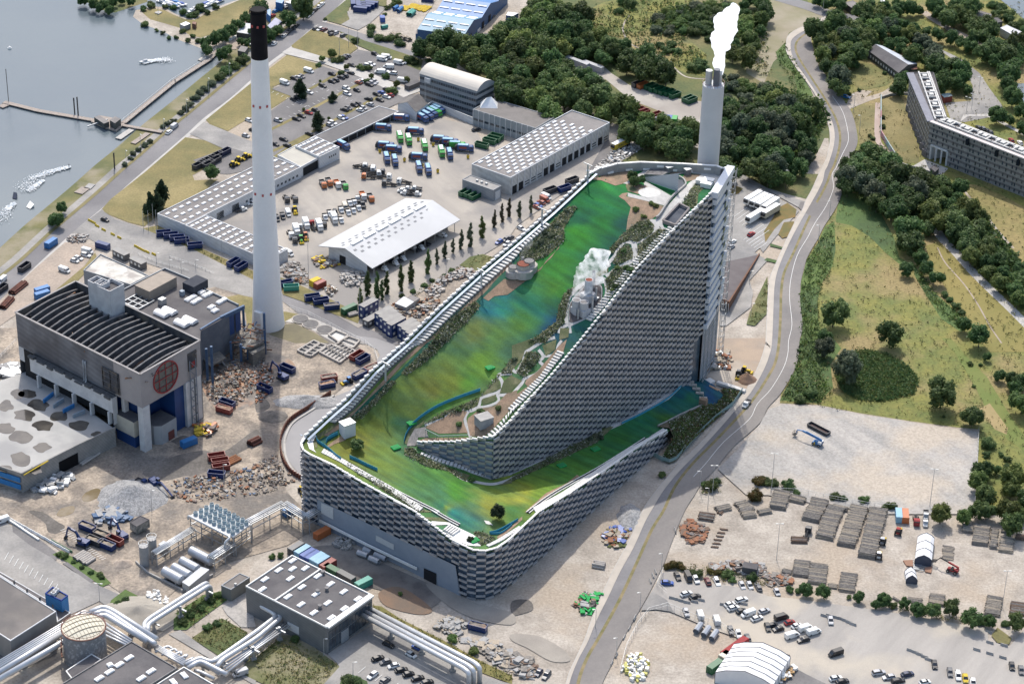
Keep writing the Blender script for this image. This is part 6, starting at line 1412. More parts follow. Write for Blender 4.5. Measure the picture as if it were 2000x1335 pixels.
CC={'k':('black',(.014,.015,.018)),'w':('white',(.72,.72,.71)),'s':('silver',(.42,.43,.45)),'g':('dark grey',(.10,.105,.115)),'b':('blue',(.03,.09,.34)),'r':('red',(.45,.03,.04)),'o':('orange-brown',(.34,.10,.06)),'d':('dark red',(.12,.02,.025)),'n':('navy',(.02,.03,.075)),'l':('light blue',(.16,.30,.46)),'y':('yellow',(.62,.42,.03)),'G':('green',(.04,.33,.06)),'D':('dark green',(.018,.115,.05)),'u':('rust-red',(.26,.055,.045)),'c':('cream',(.55,.50,.40)),'N':('strong blue',(.010,.036,.145)),'R':('deep blue',(.03,.075,.20)),'q':('charcoal',(.05,.055,.065)),'t':('teal',(.05,.30,.24)),'O':('orange',(.48,.15,.05)),'B':('bright blue',(.03,.17,.42)),'L':('pale blue',(.22,.42,.56))}
def cm(c):return paint(CC[c][0].replace(' ','_').replace('-','_')+'_paint',CC[c][1])
TYRE=M('tyre_rubber',(.018,.018,.019),rf_=.9);GLS=M('car_glass',(.012,.016,.022),rf_=.08,spec=.8);CHS=M('dark_chassis',(.03,.031,.034),(.05,.05,.053),2);HUB=M('wheel_rim',(.35,.36,.37),rf_=.4,metal=.6)
LAMP=M('lamp_glass',(.7,.7,.66),rf_=.2);TAIL=M('tail_lamp',(.35,.02,.02),rf_=.3)
PROTO={}
def proto(key,fn):
 if key not in PROTO:
  o=ON_(key[0],None);o['_o']=(0,0,0);o.empty_display_size=.5;fn(o,*key[1:]);PROTO[key]=[o,False]
 return PROTO[key]
def pt(par,name,S,mats,smooth=False):
 o=ON_(name,S.mesh(name,mats,None,smooth));o.parent=par;return o
def clone(src):
 c=src.copy();LK_(c)
 for ch in src.children:
  d=clone(ch);d.parent=c;d.matrix_parent_inverse=ch.matrix_parent_inverse
 return c
def wheelset(par,xs,y,r=.33,w=.22):
 S=MB();S.cyl((0,-w/2,0),(0,w/2,0),r,n=12,mi=0);S.cyl((0,-w/2-.01,0),(0,w/2+.01,0),r*.55,n=8,mi=1);me=S.mesh('wheel',[TYRE,HUB])
 for x in xs:
  for s in(1,-1):
   o=ON_('wheel',me);o.parent=par;o.location=(x,s*y,r)
def loft(S,secs,mi=0):
 n=len(secs[0]);vs=[v for s in secs for v in s]
 S.add(vs,[(i*n+j,i*n+(j+1)%n,(i+1)*n+(j+1)%n,(i+1)*n+j)for i in rg_(len(secs)-1)for j in rg_(n)]+[tuple(reversed(rg_(n))),tuple((len(secs)-1)*n+j for j in rg_(n))],mi)
def ring(x,w,z0,z1,t=.12):return[(x,-w,z0),(x,-w,z1-t),(x,-w+t,z1),(x,w-t,z1),(x,w,z1-t),(x,w,z0)]
def mk_car(o,c,L=4.4,h=1.46,est=False):
 S=MB();l=L/2;b=cm(c)
 loft(S,[ring(-l,.72,.35,.72),ring(-l+.15,.86,.25,.92),ring(-l+.8,.89,.22,.96),ring(.35,.9,.22,.95),ring(l-.7,.88,.22,.86),ring(l-.12,.82,.25,.72),ring(l,.68,.35,.6)])
 r0=-l+(.35 if est else.75)
 loft(S,[ring(r0+.1,.66,h-.04,h,.03),ring(-.1,.66,h-.03,h+.02,.03),ring(.25,.64,h-.06,h-.02,.03)])
 pt(o,'body',S,b)
 S=MB();loft(S,[ring(-l+(.12 if est else.32),.8,.9,1.0,.03),ring(r0,.68,.9,h-.03,.08),ring(.3,.68,.9,h-.04,.08),ring(1.15,.78,.88,.95,.03)]);pt(o,'window_glass',S,GLS)
 wheelset(o,(-l+.8,l-.85),.82)
 for s in(1,-1):
  S=MB();S.box((l-.1,s*.6,.62),(.16,.3,.14));pt(o,'headlight',S,LAMP)
def mk_van(o,c,L=5.2,h=2.1):
 S=MB();l=L/2
 loft(S,[ring(-l,.9,.35,h-.1,.1),ring(-l+.1,.96,.3,h),ring(l-1.5,.96,.3,h),ring(l-1.1,.94,.3,h-.25),ring(l-.62,.9,.3,1.15),ring(l,.8,.35,.8)])
 pt(o,'body',S,cm(c));S=MB();loft(S,[[(l-1.28,-.82,h-.18),(l-1.28,.82,h-.18),(l-1.2,.82,h-.16),(l-1.2,-.82,h-.16)],[(l-.7,-.84,1.2),(l-.7,.84,1.2),(l-.6,.84,1.22),(l-.6,-.84,1.22)]])
 for s in(1,-1):S.box((l-1.5,s*.955,h*.68),(1.0,.04,h*.24))
 pt(o,'window_glass',S,GLS);wheelset(o,(-l+1.0,l-.95),.86,.36)
def cab(S,x,c_w,h,z0=.6):
 loft(S,[ring(x-1.0,c_w,z0,h-.05),ring(x+.3,c_w,z0,h),ring(x+.8,c_w,z0,h-.3),ring(x+1.0,c_w*.97,z0,z0+1.0),ring(x+1.05,c_w*.95,z0,z0+.6)])
def mk_refuse(o,c,top='L'):
 S=MB();cab(S,3.2,1.2,2.9);pt(o,'cab',S,cm(c));S=MB();S.box((4.12,0,2.1),(.1,2.1,.9),(1,0,-.25));S.box((3.3,0,2.15),(1.1,2.44,.7));pt(o,'cab_glass',S,GLS)
 S=MB();loft(S,[ring(-3.2,1.2,1.0,3.0,.3),ring(-3.0,1.25,.95,3.3,.35),ring(1.9,1.25,.95,3.3,.35),ring(2.05,1.2,1.0,3.1,.3)]);body=pt(o,'hopper_body',S,cm(c))
 S=MB();S.box((-.6,0,3.33),(4.6,1.7,.08));S.box((-.6,1.27,2.2),(3.4,.04,1.0),None,1);S.box((-.6,-1.27,2.2),(3.4,.04,1.0),None,1);pt(body,'side_panel',S,[cm(top),cm('G' if c=='G' else 'u')])
 S=MB();loft(S,[ring(-4.4,1.05,.8,2.0,.2),ring(-4.1,1.15,.7,2.7,.3),ring(-3.2,1.2,.8,3.2,.3)]);pt(o,'tail_hopper',S,CHS)
 S=MB();S.box((0,0,.75),(8,.9,.35));pt(o,'chassis',S,CHS);wheelset(o,(-2.7,-1.4,3.1),1.0,.5,.35)
def mk_flatbed(o,c,load=''):
 S=MB();cab(S,2.2,1.1,2.6,.5);pt(o,'cab',S,cm(c));S=MB();S.box((3.08,0,1.9),(.1,1.9,.75),(1,0,-.25));S.box((2.3,0,1.95),(.9,2.24,.55));pt(o,'cab_glass',S,GLS)
 S=MB();S.box((-.8,0,.75),(5.6,.9,.3));pt(o,'chassis',S,CHS)
 if load=='box':S=MB();S.box((-1.0,0,2.1),(4.6,2.3,2.4));pt(o,'box_body',S,cm('w'))
 elif load=='tip':
  S=MB();S.box((-1.2,0,1.05),(4.2,2.2,.12))
  for s in(1,-1):S.box((-1.2,s*1.1,1.35),(4.2,.1,.6))
  S.box((.9,0,1.5),(.1,2.2,.9));S.box((-3.3,0,1.35),(.1,2.2,.6));pt(o,'tipper_body',S,cm('O' if c=='w' else 'q'))
 else:
  S=MB();S.bar((-3.2,0,1.0),(.6,0,2.0),.3);S.bar((.4,0,1.0),(.9,0,2.4),.25)
  for s in(1,-1):S.bar((-3.4,s*.5,1.0),(1.0,s*.5,1.0),.18)
  pt(o,'hook_arm',S,CHS)
 wheelset(o,(-2.4,-1.3,2.1),.95,.46,.3)
def mk_pickup(o,c):
 S=MB();loft(S,[ring(.0,.9,.3,1.0),ring(.2,.9,.3,1.9),ring(1.3,.9,.3,1.9),ring(1.9,.88,.3,1.1),ring(2.7,.8,.35,.85)]);pt(o,'cab',S,cm(c));S=MB();S.box((1.62,0,1.5),(.1,1.5,.75),(1,0,-1));S.box((.8,0,1.55),(.9,1.83,.4));pt(o,'cab_glass',S,GLS)
 S=MB();S.box((-1.3,0,.8),(2.6,1.9,.1))
 for s in(1,-1):S.box((-1.3,s*.93,1.0),(2.6,.06,.4))
 S.box((-2.6,0,1.0),(.06,1.9,.4));S.bar((-.05,-.8,1.9),(-.05,.8,1.9),.08);pt(o,'load_bed',S,cm('q'));wheelset(o,(-1.7,1.8),.82,.34)
def mk_semi(o,c,L=12.0):
 S=MB();S.box((0,0,2.5),(L,2.5,2.7));pt(o,'box_body',S,cm(c));S=MB();S.box((0,0,3.88),(L-.05,2.45,.06));pt(o,'roof',S,SKYL)
 S=MB();S.box((-L/2-.35,0,2.9),(.7,1.9,1.3));pt(o,'cooling_unit',S,CHS);S=MB();S.box((0,0,.95),(L-.4,.9,.35));S.bar((-3.2,.7,0),(-3.2,.7,.9),.16);S.bar((-3.2,-.7,0),(-3.2,-.7,.9),.16);pt(o,'chassis',S,CHS);wheelset(o,(2.6,3.9,5.2),1.0,.5,.35)
def mk_skip(o,c,load='',L=6.2,W_=2.45,h=2.1):
 S=MB();t=.12
 S.box((0,0,.25),(L,W_,.2))
 for s in(1,-1):
  S.box((0,s*(W_/2-t/2),h/2+.15),(L,t,h))
  S.box((0,s*(W_/2),h+.12),(L+.1,.2,.18))
  for k in rg_(7):S.box((-L/2+.4+k*(L-.8)/6,s*(W_/2+.05),h/2+.1),(.14,.14,h-.1))
 for s in(1,-1):S.box((s*(L/2-t/2),0,h/2+.15),(t,W_-2*t-.01,h));S.box((s*L/2,0,h+.125),(.2,W_-.21,.17))
 pt(o,'shell',S,cm(c))
 S=MB();random.seed(hash(load)%97 if load else 1);z={'r':h*.95,'s':h*.8,'':.5}.get(load,.5)
 n,m=7,4;V=[(-L/2+t+(L-2*t)*i/(n-1),-W_/2+t+(W_-2*t)*j/(m-1),z+(r_u(-.25,.25)if load else 0))for i in rg_(n)for j in rg_(m)]
 S.add(V,[(i*m+j,(i+1)*m+j,(i+1)*m+j+1,i*m+j+1)for i in rg_(n-1)for j in rg_(m-1)])
 pt(o,'load' if load else 'inside_floor',S,{'r':rubble_ground,'s':M('sand_load',(.36,.30,.22),(.3,.25,.19),1)}.get(load,M('rusty_inside',(.09,.055,.05),(.06,.045,.045),1)))
 S=MB()
 for x in(-L/2+.4,L/2-.4):S.cyl((x,-W_/2,.16),(x,W_/2,.16),.15,n=8)
 pt(o,'roller',S,CHS)
def mk_container(o,c,L=6.1,h=2.6):
 S=MB();S.box((0,0,h/2+.08),(L,2.4,h-.1));n=int(L/.5)
 for s in(1,-1):
  for k in rg_(n):S.box((-L/2+.3+k*(L-.6)/(n-1),s*1.21,h/2+.1),(.2,.08,h-.4))
 for x in(-1,1):
  for y in(-1,1):S.box((x*(L/2-.06),y*1.17,h/2+.05),(.18,.18,h+.06))
 pt(o,'shell',S,cm(c));S=MB();S.box((0,0,h+.06),(L-.1,2.3,.06));pt(o,'roof_panel',S,cm(c))
 S=MB()
 for y in(-.6,.6):S.box((-L/2-.03,y,h/2+.1),(.08,1.05,h-.35));
 for y in(-.9,-.3,.3,.9):S.bar((-L/2-.1,y,.3),(-L/2-.1,y,h-.1),.06)
 pt(o,'door',S,cm(c))
def mk_office(o,c,two=0,L=9.0,W_=3.0):
 H=2.9*(2 if two else 1);S=MB();S.box((0,0,H/2+.1),(L,W_,H));pt(o,'shell',S,cm(c));S=MB();S.box((0,0,H+.13),(L+.1,W_+.1,.12));pt(o,'roof',S,pale_felt)
 for f in rg_(2 if two else 1):
  for k in rg_(3):
   for s in(1,-1):S=MB();S.box((-L/2+1.4+k*(L-2.8)/2,s*(W_/2+.02),1.7+f*2.9),(1.1,.1,1.1));pt(o,'window',S,LAMP)
  S=MB();S.box((-L/2-.02,0,1.7+f*2.9),(.1,1.0,1.1));pt(o,'window',S,LAMP)
def mk_excavator(o,c,reach=0):
 m=cm(c);S=MB()
 for s in(1,-1):
  S=MB();P=[(-1.9,.1),(-2.2,.45),(-1.9,.85),(1.9,.85),(2.2,.45),(1.9,.1)];n=6
  S.add([(x,s*1.25-.3,z)for x,z in P]+[(x,s*1.25+.3,z)for x,z in P],[(i,(i+1)%n,n+(i+1)%n,n+i)for i in rg_(n)]+[tuple(reversed(rg_(n))),tuple(rg_(n,2*n))]);pt(o,'track',S,CHS)
 S=MB();S.box((-.5,0,1.55),(3.6,2.7,1.2));S.box((-1.9,0,1.6),(.9,2.7,1.4));S.box((-.8,0,2.2),(2.0,2.0,.25));pt(o,'housing',S,m)
 S=MB();S.box((.7,.85,2.2),(1.5,.95,1.5));pt(o,'cab',S,GLS);S=MB();S.box((.7,.85,3.0),(1.55,1.0,.12));pt(o,'cab_roof',S,m)
 B=[(.9,-.2,1.8),(3.0,-.2,4.6),(6.0,-.2,5.2)]if not reach else[(.9,-.2,1.6),(4.0,-.2,3.2),(8.0,-.2,1.8)]
 S=MB()
 for a,b in zip(B,B[1:]):S.bar(a,b,.55,.75)
 S.bar((1.3,.2,1.6),((B[0][0]+B[1][0])/2+.5,.2,(B[0][2]+B[1][2])/2+.2),.2);pt(o,'boom',S,m)
 e=B[-1];t=(e[0]+1.2,-.2,1.2)if not reach else(e[0]+2.6,-.2,.7);S=MB();S.bar(e,t,.45,.55);S.bar((e[0]-1.2,-.2,e[2]+.4),(e[0]+.2,-.2,e[2]+.5),.18);pt(o,'stick',S,m)
 S=MB();S.box((t[0]+.1,-.2,t[2]-.5),(.9,1.3,1.0),(1,0,.5));S.box((t[0]+.5,-.2,t[2]-.9),(.5,1.2,.3));pt(o,'bucket',S,CHS)
def mk_tractor(o,c):
 S=MB();S.box((1.1,0,1.15),(1.9,.9,.8));S.box((-.4,0,1.0),(1.6,1.3,.7));pt(o,'bonnet',S,cm(c));S=MB();loft(S,[ring(-1.0,.7,1.3,2.3),ring(-.8,.75,1.3,2.6),ring(.2,.75,1.3,2.55),ring(.5,.7,1.3,1.5)]);pt(o,'cab',S,GLS);S=MB();S.box((-.35,0,2.66),(1.3,1.5,.12));pt(o,'cab_roof',S,cm(c))
 for x,r,y in((-.9,.85,.95),(1.5,.55,.8)):
  for s in(1,-1):S=MB();S.cyl((x,s*y-.25,r),(x,s*y+.25,r),r,n=14);S.cyl((x,s*y-.27,r),(x,s*y+.27,r),r*.45,n=8);pt(o,'wheel',S,TYRE)
 S=MB();S.box((2.7,0,.5),(.9,2.0,.6),(1,0,.3));S.bar((1.2,.5,1.2),(2.5,.6,.6),.15);S.bar((1.2,-.5,1.2),(2.5,-.6,.6),.15);pt(o,'front_bucket',S,cm('y'))
def mk_boat(o,c,L=6.5):
 S=MB();w=L*.16;secs=[]
 for f,ww,z in((-.5,.9,0),(-.2,1,0),(.15,.95,.05),(.38,.55,.2),(.5,.04,.35)):secs.append([(f*L,-w*ww,.75+z),(f*L,-w*ww*.6,.05+z),(f*L,w*ww*.6,.05+z),(f*L,w*ww,.75+z)])
 loft(S,secs);pt(o,'hull',S,cm('w'));S=MB();loft(S,[ring(-.2*L,w*.75,.7,1.4,.15),ring(.05*L,w*.7,.7,1.5,.2),ring(.22*L,w*.5,.7,.95,.1)]);pt(o,'cabin',S,cm(c))
def mk_lamp(o,h=8.0,two=1):
 S=MB();S.cyl((0,0,0),(0,0,h),.11,.07,8);pt(o,'pole',S,GREYP)
 S=MB();S.bar((-.9 if two>1 else 0,0,h),(.9+(two==1)*.3,0,h+.1),.1);pt(o,'arm',S,GREYP)
 for s in((1,-1)if two>1 else(1,)):S=MB();S.box((s*.95,0,h+.05),(.8,.35,.18));pt(o,'lamp_head',S,LAMP)
def mk_pole(o,h=9.0):S=MB();S.cyl((0,0,0),(0,0,h),.12,.07,8);pt(o,'shaft',S,GREYP);S=MB();S.cyl((0,0,h),(0,0,h+.2),.12,.05,8);pt(o,'cap',S,STEEL)
def mk_barrier(o,c,L=2.4):
 S=MB();P=[(-.35,0),(-.3,.25),(-.12,.45),(-.1,.85),(.1,.85),(.12,.45),(.3,.25),(.35,0)];n=8
 S.add([(-L/2,y,z)for y,z in P]+[(L/2,y,z)for y,z in P],[(i,(i+1)%n,n+(i+1)%n,n+i)for i in rg_(n)]+[tuple(rg_(n)),tuple(reversed(rg_(n,2*n)))]);pt(o,'block',S,cm(c)if c!='z' else grey_concrete_wall)
def mk_tub(o,c):
 S=MB();S.cyl((0,0,0),(0,0,1.5),.55,.7,10);S.cyl((0,0,1.5),(0,0,1.7),.72,.6,10);pt(o,'tub',S,cm(c));S=MB();S.box((0,0,1.75),(.9,.9,.12));pt(o,'lid',S,CHS)
LOGM=[M('grey_log',(.27,.245,.215),(.17,.155,.14),1.2,fine=.3,fs_=3),M('pale_log',(.42,.36,.28),(.33,.28,.22),1.2,fine=.25,fs_=3),M('brown_log',(.20,.135,.095),(.14,.10,.08),1.2,fine=.3,fs_=3)]
def spec(kind):
 f={'car':('car',mk_car,'car'),'estate':('estate_car',mk_car,'car'),'van':('van',mk_van,'van'),'truck':('refuse_truck',mk_refuse,'lorry'),'flatbed':('hooklift_truck',mk_flatbed,'lorry'),'pickup':('pickup_truck',mk_pickup,'pickup'),'semi':('semi_trailer',mk_semi,'trailer'),'skip':('skip_container',mk_skip,'skip'),'container':('shipping_container',mk_container,'container'),'office':('site_office',mk_office,'site cabin'),'exc':('excavator',mk_excavator,'excavator'),'tractor':('tractor',mk_tractor,'tractor'),'boat':('motor_boat',mk_boat,'boat'),'lamp':('street_lamp',mk_lamp,'lamp'),'pole':('flag_pole',mk_pole,'pole'),'barrier':('barrier_block',mk_barrier,'barrier'),'tub':('yellow_tub',mk_tub,'bin')}
 return f[kind]
def put(kind,args,p,d,label,group=None,z=None,sc=1.0):
 nm,fn,cat=spec(kind)
 P=proto((nm,)+tuple(args),lambda o,*a:fn(o,*a))
 o=clone(P[0]);g=GG(*p)if z is None else G(p[0],p[1],z)
 a=G(p[0],p[1]);b=G(p[0]+d[0],p[1]+d[1]);o.location=g;o.rotation_euler=(0,0,ang(b-a));o.scale=(sc,)*3
 return tag(o,label,cat,group)
def rw(i,j,s,d,place,kind='car',group=None,extra=(),noun=None,sc=1.0,vary=True):
 v=s.split()
 for k in rg_(0,len(v),3):
  x,y,c=float(v[k]),float(v[k+1]),v[k+2];kd=kind
  if len(c)==2:kd={'v':'van','e':'estate','f':'flatbed','p':'pickup','h':'car','x':'skip','C':'container'}[c[0]];c=c[1]
  p=U_(i,j,f'{x} {y}')[0]
  rnd=((x*7+y*3)%11-5)/5
  dd=(d[0],d[1]+(rnd*.05 if vary else 0));
  if vary and(x*3+y)%7<2:dd=(-dd[0],-dd[1])
  ar={'car':(c,)+((4.0,1.5)if(x+y)%3<1 else(4.5,1.45)),'estate':(c,4.7,1.55,True),'van':(c,5.2,2.1)if kind!='van' or not extra else(c,)+tuple(extra)}.get(kd,(c,)+tuple(extra))
  n=noun or{'car':'car','estate':'estate car','van':'van','flatbed':'lorry','pickup':'pickup truck','truck':'refuse truck','skip':'open skip','container':'shipping container','boat':'motor boat'}.get(kd,kd)
  put(kd,ar,p,dd,f'{CC[c][0]} {n} {place}',group,sc=sc)
PD=(1,.35)
rw(1,0,'56 164 vw 75 155 k 82 153 s 89 151 g 103 141 vw',PD,'in the upper left row of the car park',group='cars in the asphalt car park')
rw(1,0,'148 146 k 166 153 k 174 150 k 185 145 k 148 161 k 155 158 k 130 169 k 104 182 w 74 196 k 82 192 k',PD,'near the top of the car park, left half',group='cars in the asphalt car park')
rw(1,0,'200 163 o 206 160 w 221 167 k 227 164 s 232 161 s 176 174 w 197 178 k 178 185 ew',PD,'in the middle of the car park by a grass strip',group='cars in the asphalt car park')
rw(1,0,'236 186 k 245 183 b 255 177 k 255 191 w 262 188 r 220 195 k 242 197 k',PD,'at the right end of the car park',group='cars in the asphalt car park')
rw(1,0,'192 207 k 201 205 k 173 216 k 180 213 g 203 217 w 210 213 s 223 206 s 166 232 w 172 231 b',PD,'in the lower right rows of the car park',group='cars in the asphalt car park')
rw(1,0,'144 246 s 150 242 ew 89 228 k 79 234 k 103 222 r 116 217 k 43 237 s 104 263 k 54 274 k 37 283 k 61 286 k',PD,'in the lower left rows of the car park',group='cars in the asphalt car park')
rw(1,0,'187 129 k 172 114 k 178 111 g 232 107 k',PD,'on the small lot above the footpath',group='cars on the upper lot')
rw(1,0,'255 114 vw 246 118 vw 249 115 ew 259 133 vw 242 143 vw 251 141 ew 267 145 ew 279 125 vw 285 124 ew 287 160 vw 225 127 w 219 130 ew',(1,.15),'on the upper lot beside the works yard',group='white vehicles on the upper lot')
rw(1,0,'36 87 w 55 72 s 62 66 k 68 60 k 74 56 k 79 52 k',(1,-.95),'parked along the quay road beside the tree row, lower group',group='cars along the quay road')
rw(1,0,'102 33 w 108 28 s 116 21 k 123 15 w 129 10 w',(1,-.95),'parked along the quay road near the top edge',group='cars along the quay road')
rw(1,0,'117 58 k 125 59 w 133 60 d 146 64 k 149 69 k 155 67 s 171 71 eg',(1,-.5),'on the dry grass at the side road corner',group='cars on the grass corner')
rw(1,0,'433 62 vw 442 53 w 446 48 r 462 34 k',(1,-.9),'beside the dark blue shed wall',group='cars by the blue shed')
rw(1,0,'59 18 g 43 17 w 32 33 r 48 11 d 74 6 vw 38 24 B 60 10 w',(1,-.6),'on the crowded quay plot behind the tall chimney',group='cars on the quay plot')
rw(0,0,'341 249 vs',(1,-.85),'driving on the quay road',extra=());rw(0,0,'330 260 w',(1,-.85),'driving behind a minibus on the quay road')
rw(0,0,'487 237 w 494 256 k 480 267 s',(1,.35),'at the left end of the car park beside the tall chimney')
rw(0,1,'205 101 k',(1,.4),'turning into the pale side street');rw(0,1,'171 163 vw 168 170 ew 153 176 w 146 181 w 126 200 vw',(1,.3),'on the sandy lot above the hall',group='white vehicles on the sandy lot')
rw(0,1,'4 220 vw',(1,-.8),'at the left edge of the quay road');rw(0,1,'471 82 pw 493 69 w',(1,-.2),'beside the long white depot wing')
rw(3,0,'132 29 n',(1,.25),'driving on the top road');rw(3,0,'152 191 B',(1,.2),'parked at the gravel turning by the bend');rw(3,0,'411 251 k 420 253 g 428 257 k 434 260 g 475 276 r 492 281 w',(.5,.6),'behind the apartment block',group='cars behind the apartment block')
rw(2,1,'430 144 w 428 154 s 467 129 r',(1,-.6),'on the forecourt below the white trailers',group='cars on the forecourt')
rw(2,2,'458 131 pw',(.65,-.7),'driving on the main road beside the planted bank')
rw(1,3,'259 265 k 316 271 b 303 285 w',(1,.5),'beneath the three fat silver pipes',group='cars by the pump house')
rw(1,3,'238 292 k 253 299 g 269 307 w 284 315 k 298 323 k 316 331 k 334 339 k',(1,-.28),'in the slanting row below the pipes',group='cars by the pump house')
rw(1,3,'228 325 w 252 335 g',(1,-.75),'in the nearer row of the small car park',group='cars by the pump house')
rw(2,3,'52 320 n 67 325 eg',(.6,-.75),'at the bottom beside scrap timber and main road')
rw(0,3,'469 322 vs 4 24 vw',(1,-.3),'parked at the edge of the pipe yard')
GP='cars in the gravel car park'
rw(2,3,'303 145 b',(1,.05),'alone at the corner fence of the gravel car park',group=GP)
rw(2,3,'323 132 k 344 135 vk 359 138 w 382 142 d 400 143 ew',(.45,.9),'in the fence row of the gravel car park',group=GP)
rw(2,3,'449 150 s 464 150 s 481 154 g',(.45,.9),'in the fence row right of the shrubs',group=GP);rw(3,3,'17 163 s',(.45,.9),'in the fence row right of the shrubs',group=GP)
rw(2,3,'340 166 w 357 172 k',(1,-.35),'by the concrete kerb of the gravel car park',group=GP)
rw(2,3,'448 178 ew 425 187 w 432 194 w 448 200 k 461 206 vw 478 214 w 492 200 s',(1,-.35),'in the centre block of the gravel car park',group=GP)
rw(3,3,'26 213 vk 42 222 r 9 228 k 20 235 k 56 229 w 73 234 vw 89 241 vw 47 248 vw 69 256 k 132 283 vk',(1,-.3),'in the right centre block of the gravel car park',group=GP)
rw(2,3,'340 202 s 367 208 vw 399 218 vw 427 237 g 442 244 w 460 252 g 499 231 k',(.35,1),'along the lower fence beside the silver trailers',group=GP)
rw(3,3,'122 218 s 325 304 k 355 319 g 371 326 ew 385 331 y 400 339 w 476 307 k 494 315 g',(.15,1),'scattered at the far right of the gravel car park',group=GP)
rw(3,3,'216 320 es 236 329 s 272 323 n 254 336 ek 306 339 w 132 331 w 145 337 k',(1,-.2),'near the bottom edge of the gravel car park',group=GP)
RT='refuse trucks in the depot yard'
rw(1,0,'247 255 R 310 262 R 359 278 R 377 283 R 407 295 R 317 312 R 252 290 R 267 297 R',(1,.06),'standing sideways in the depot yard','truck',RT,('L',),'refuse truck',vary=False)
rw(1,0,'255 314 R 271 319 R 318 332 R 336 337 R 378 306 R',(.3,1),'facing the camera in the depot yard','truck',RT,('L',),'refuse truck',vary=False)
rw(1,0,'281 273 G 298 278 G 329 289 G 362 301 G',(.3,1),'facing the camera in the depot yard','truck',RT,('w',),'refuse truck',vary=False)
rw(1,0,'391 289 G',(1,.06),'standing sideways in the depot yard','truck',RT,('L',),'refuse truck',vary=False)
rw(1,0,'323 235 R 333 231 R 341 226 R 355 219 R',(1,.5),'in the slanting row under the white yard wall','truck',RT,('L',),'refuse truck',vary=False);rw(1,0,'349 223 G',(1,.5),'in the slanting row under the white yard wall','truck',RT,('L',),'refuse truck',vary=False)
rw(1,0,'169 289 R',(1,.5),'nosing out behind the grey depot block','truck',RT,('L',),'refuse truck',vary=False);rw(1,0,'282 236 R',(1,.06),'with a white roof, topmost in the yard','truck',RT,('w',),'lorry',vary=False)
rw(1,0,'430 255 k',(1,-.25),'alone before the grey panelled workshop')
for p in U_(1,0,'317 275 346 285 242 298 260 304 414 309 290 315 325 326 355 337'):put('tub',('y',),p,(1,0),'small yellow tub standing in the depot yard','yellow tubs in the yard')
FT='parked lorries around the gabled shed'
rw(1,0,'204 328 w 220 332 w 238 340 q',(1,.1),'lying crosswise in the upper yard','flatbed',FT);rw(1,1,'220 19 O 231 13 w 251 19 w 219 5 w 289 29 w 260 33 q',(1,.05),'in the scattered group above the gabled shed','flatbed',FT)
rw(1,1,'288 46 pw 299 42 pw 313 41 pw 294 50 pw 311 51 pw',(1,.1),'in the loose cluster above the shed ridge','pickup',FT)
rw(1,1,'131 33 O 143 29 O 159 33 w 173 36 G',(.55,1),'in the short upper row of tippers','flatbed',FT,('tip',),'tipper lorry',vary=False)
rw(1,1,'59 61 q 75 61 q',(.5,1),'in the pair close to the tall chimney','flatbed',FT,vary=False)
rw(1,1,'41 98 pq 52 94 pq 63 89 vw',(.4,1),'just right of the tall chimney shaft','pickup',FT);rw(1,1,'209 56 w 224 60 O',(.5,1),'at the right end of the slanting lorry row','flatbed',FT,('tip',),'tipper lorry',vary=False)
rw(1,1,'135 96 pw 144 89 pw 166 82 pw 174 76 vc 180 87 pw 183 69 pw 192 67 pw 190 83 pw 200 78 pw 209 73 pq 166 102 pw 155 88 pq 199 62 pw',(.45,1),'in the long slanting row beside the gabled shed','pickup',FT)
rw(1,1,'153 102 w 124 116 w 79 125 w 98 113 w',(.45,1),'white-boxed, in the slanting rows left of the shed','flatbed',FT,('box',),'box lorry',vary=False);rw(1,1,'111 115 r 131 110 q 88 122 w 67 130 w 74 140 q',(.5,1),'open-framed, in the slanting rows left of the shed','flatbed',FT,(),'hooklift lorry')
put('tractor',('G',),U_(1,1,'88 141')[0],(.3,1),'small green tractor in front of the lorry rows');put('tractor',('y',),U_(1,1,'76 84')[0],(.3,1),'yellow wheel loader beside the tall chimney shaft');put('tractor',('O',),U_(1,1,'97 135')[0],(.3,1),'orange tractor among the lorries left of the shed')
rw(1,1,'248 196 w 269 185 w 276 180 w 284 176 w 311 159 w 320 155 w 331 148 k',(1,.5),'tucked under the near eave of the gabled shed','pickup','vehicles under the shed eave',noun='pickup');rw(1,1,'362 131 vw',(1,.3),'under the right end of the shed eave',extra=())
rw(1,1,'64 167 vw',(1,.6),'peeping out behind the depot wing end')
rw(2,1,'67 57 vw 64 62 vo 57 67 o 51 73 b 47 76 o 18 118 w',(1,.5),'in the strip between poplars and the ski building',group='cars behind the ski building');rw(1,1,'475 144 b 488 139 g 490 148 w 497 136 g',(1,-.6),'in the strip between poplars and the ski building',group='cars behind the ski building')
TR_='white refrigerated trailers'
for k,(a,b)in enumerate((((640,590),(890,420)),((745,630),(990,465)),((845,665),(1085,500)),((955,710),(1180,540)),((680,905),(920,740)),((940,825),(1200,650)))):
 A,B=K(1380,330,8.9,f'{a[0] + 45} {a[1] + 60} {b[0] + 30} {b[1] + 85}');put('semi',('w' if k<5 else 'c',11.2),((A[0]+B[0])/2,(A[1]+B[1])/2),(B[0]-A[0],B[1]-A[1]),('white trailer in the rear row of four on the forecourt' if k<4 else 'white trailer parked in front of the row of four' if k==4 else 'cream-sided trailer, nearest to the planted verge'),TR_)
yt=put('semi',('y',11),U_(2,0,'212 289')[0],(1,-.5),'yellow lettered trailer with a white roof beyond the skylight warehouse')
for c in list(yt.children):
 if c.name.startswith('box_body'):
  o=text(None,'JOATTIC',(0,0,0),1.7,(1,0,0),(0,0,1),CHS);o.parent=yt;o.location=(0.2,-1.3,2.4)
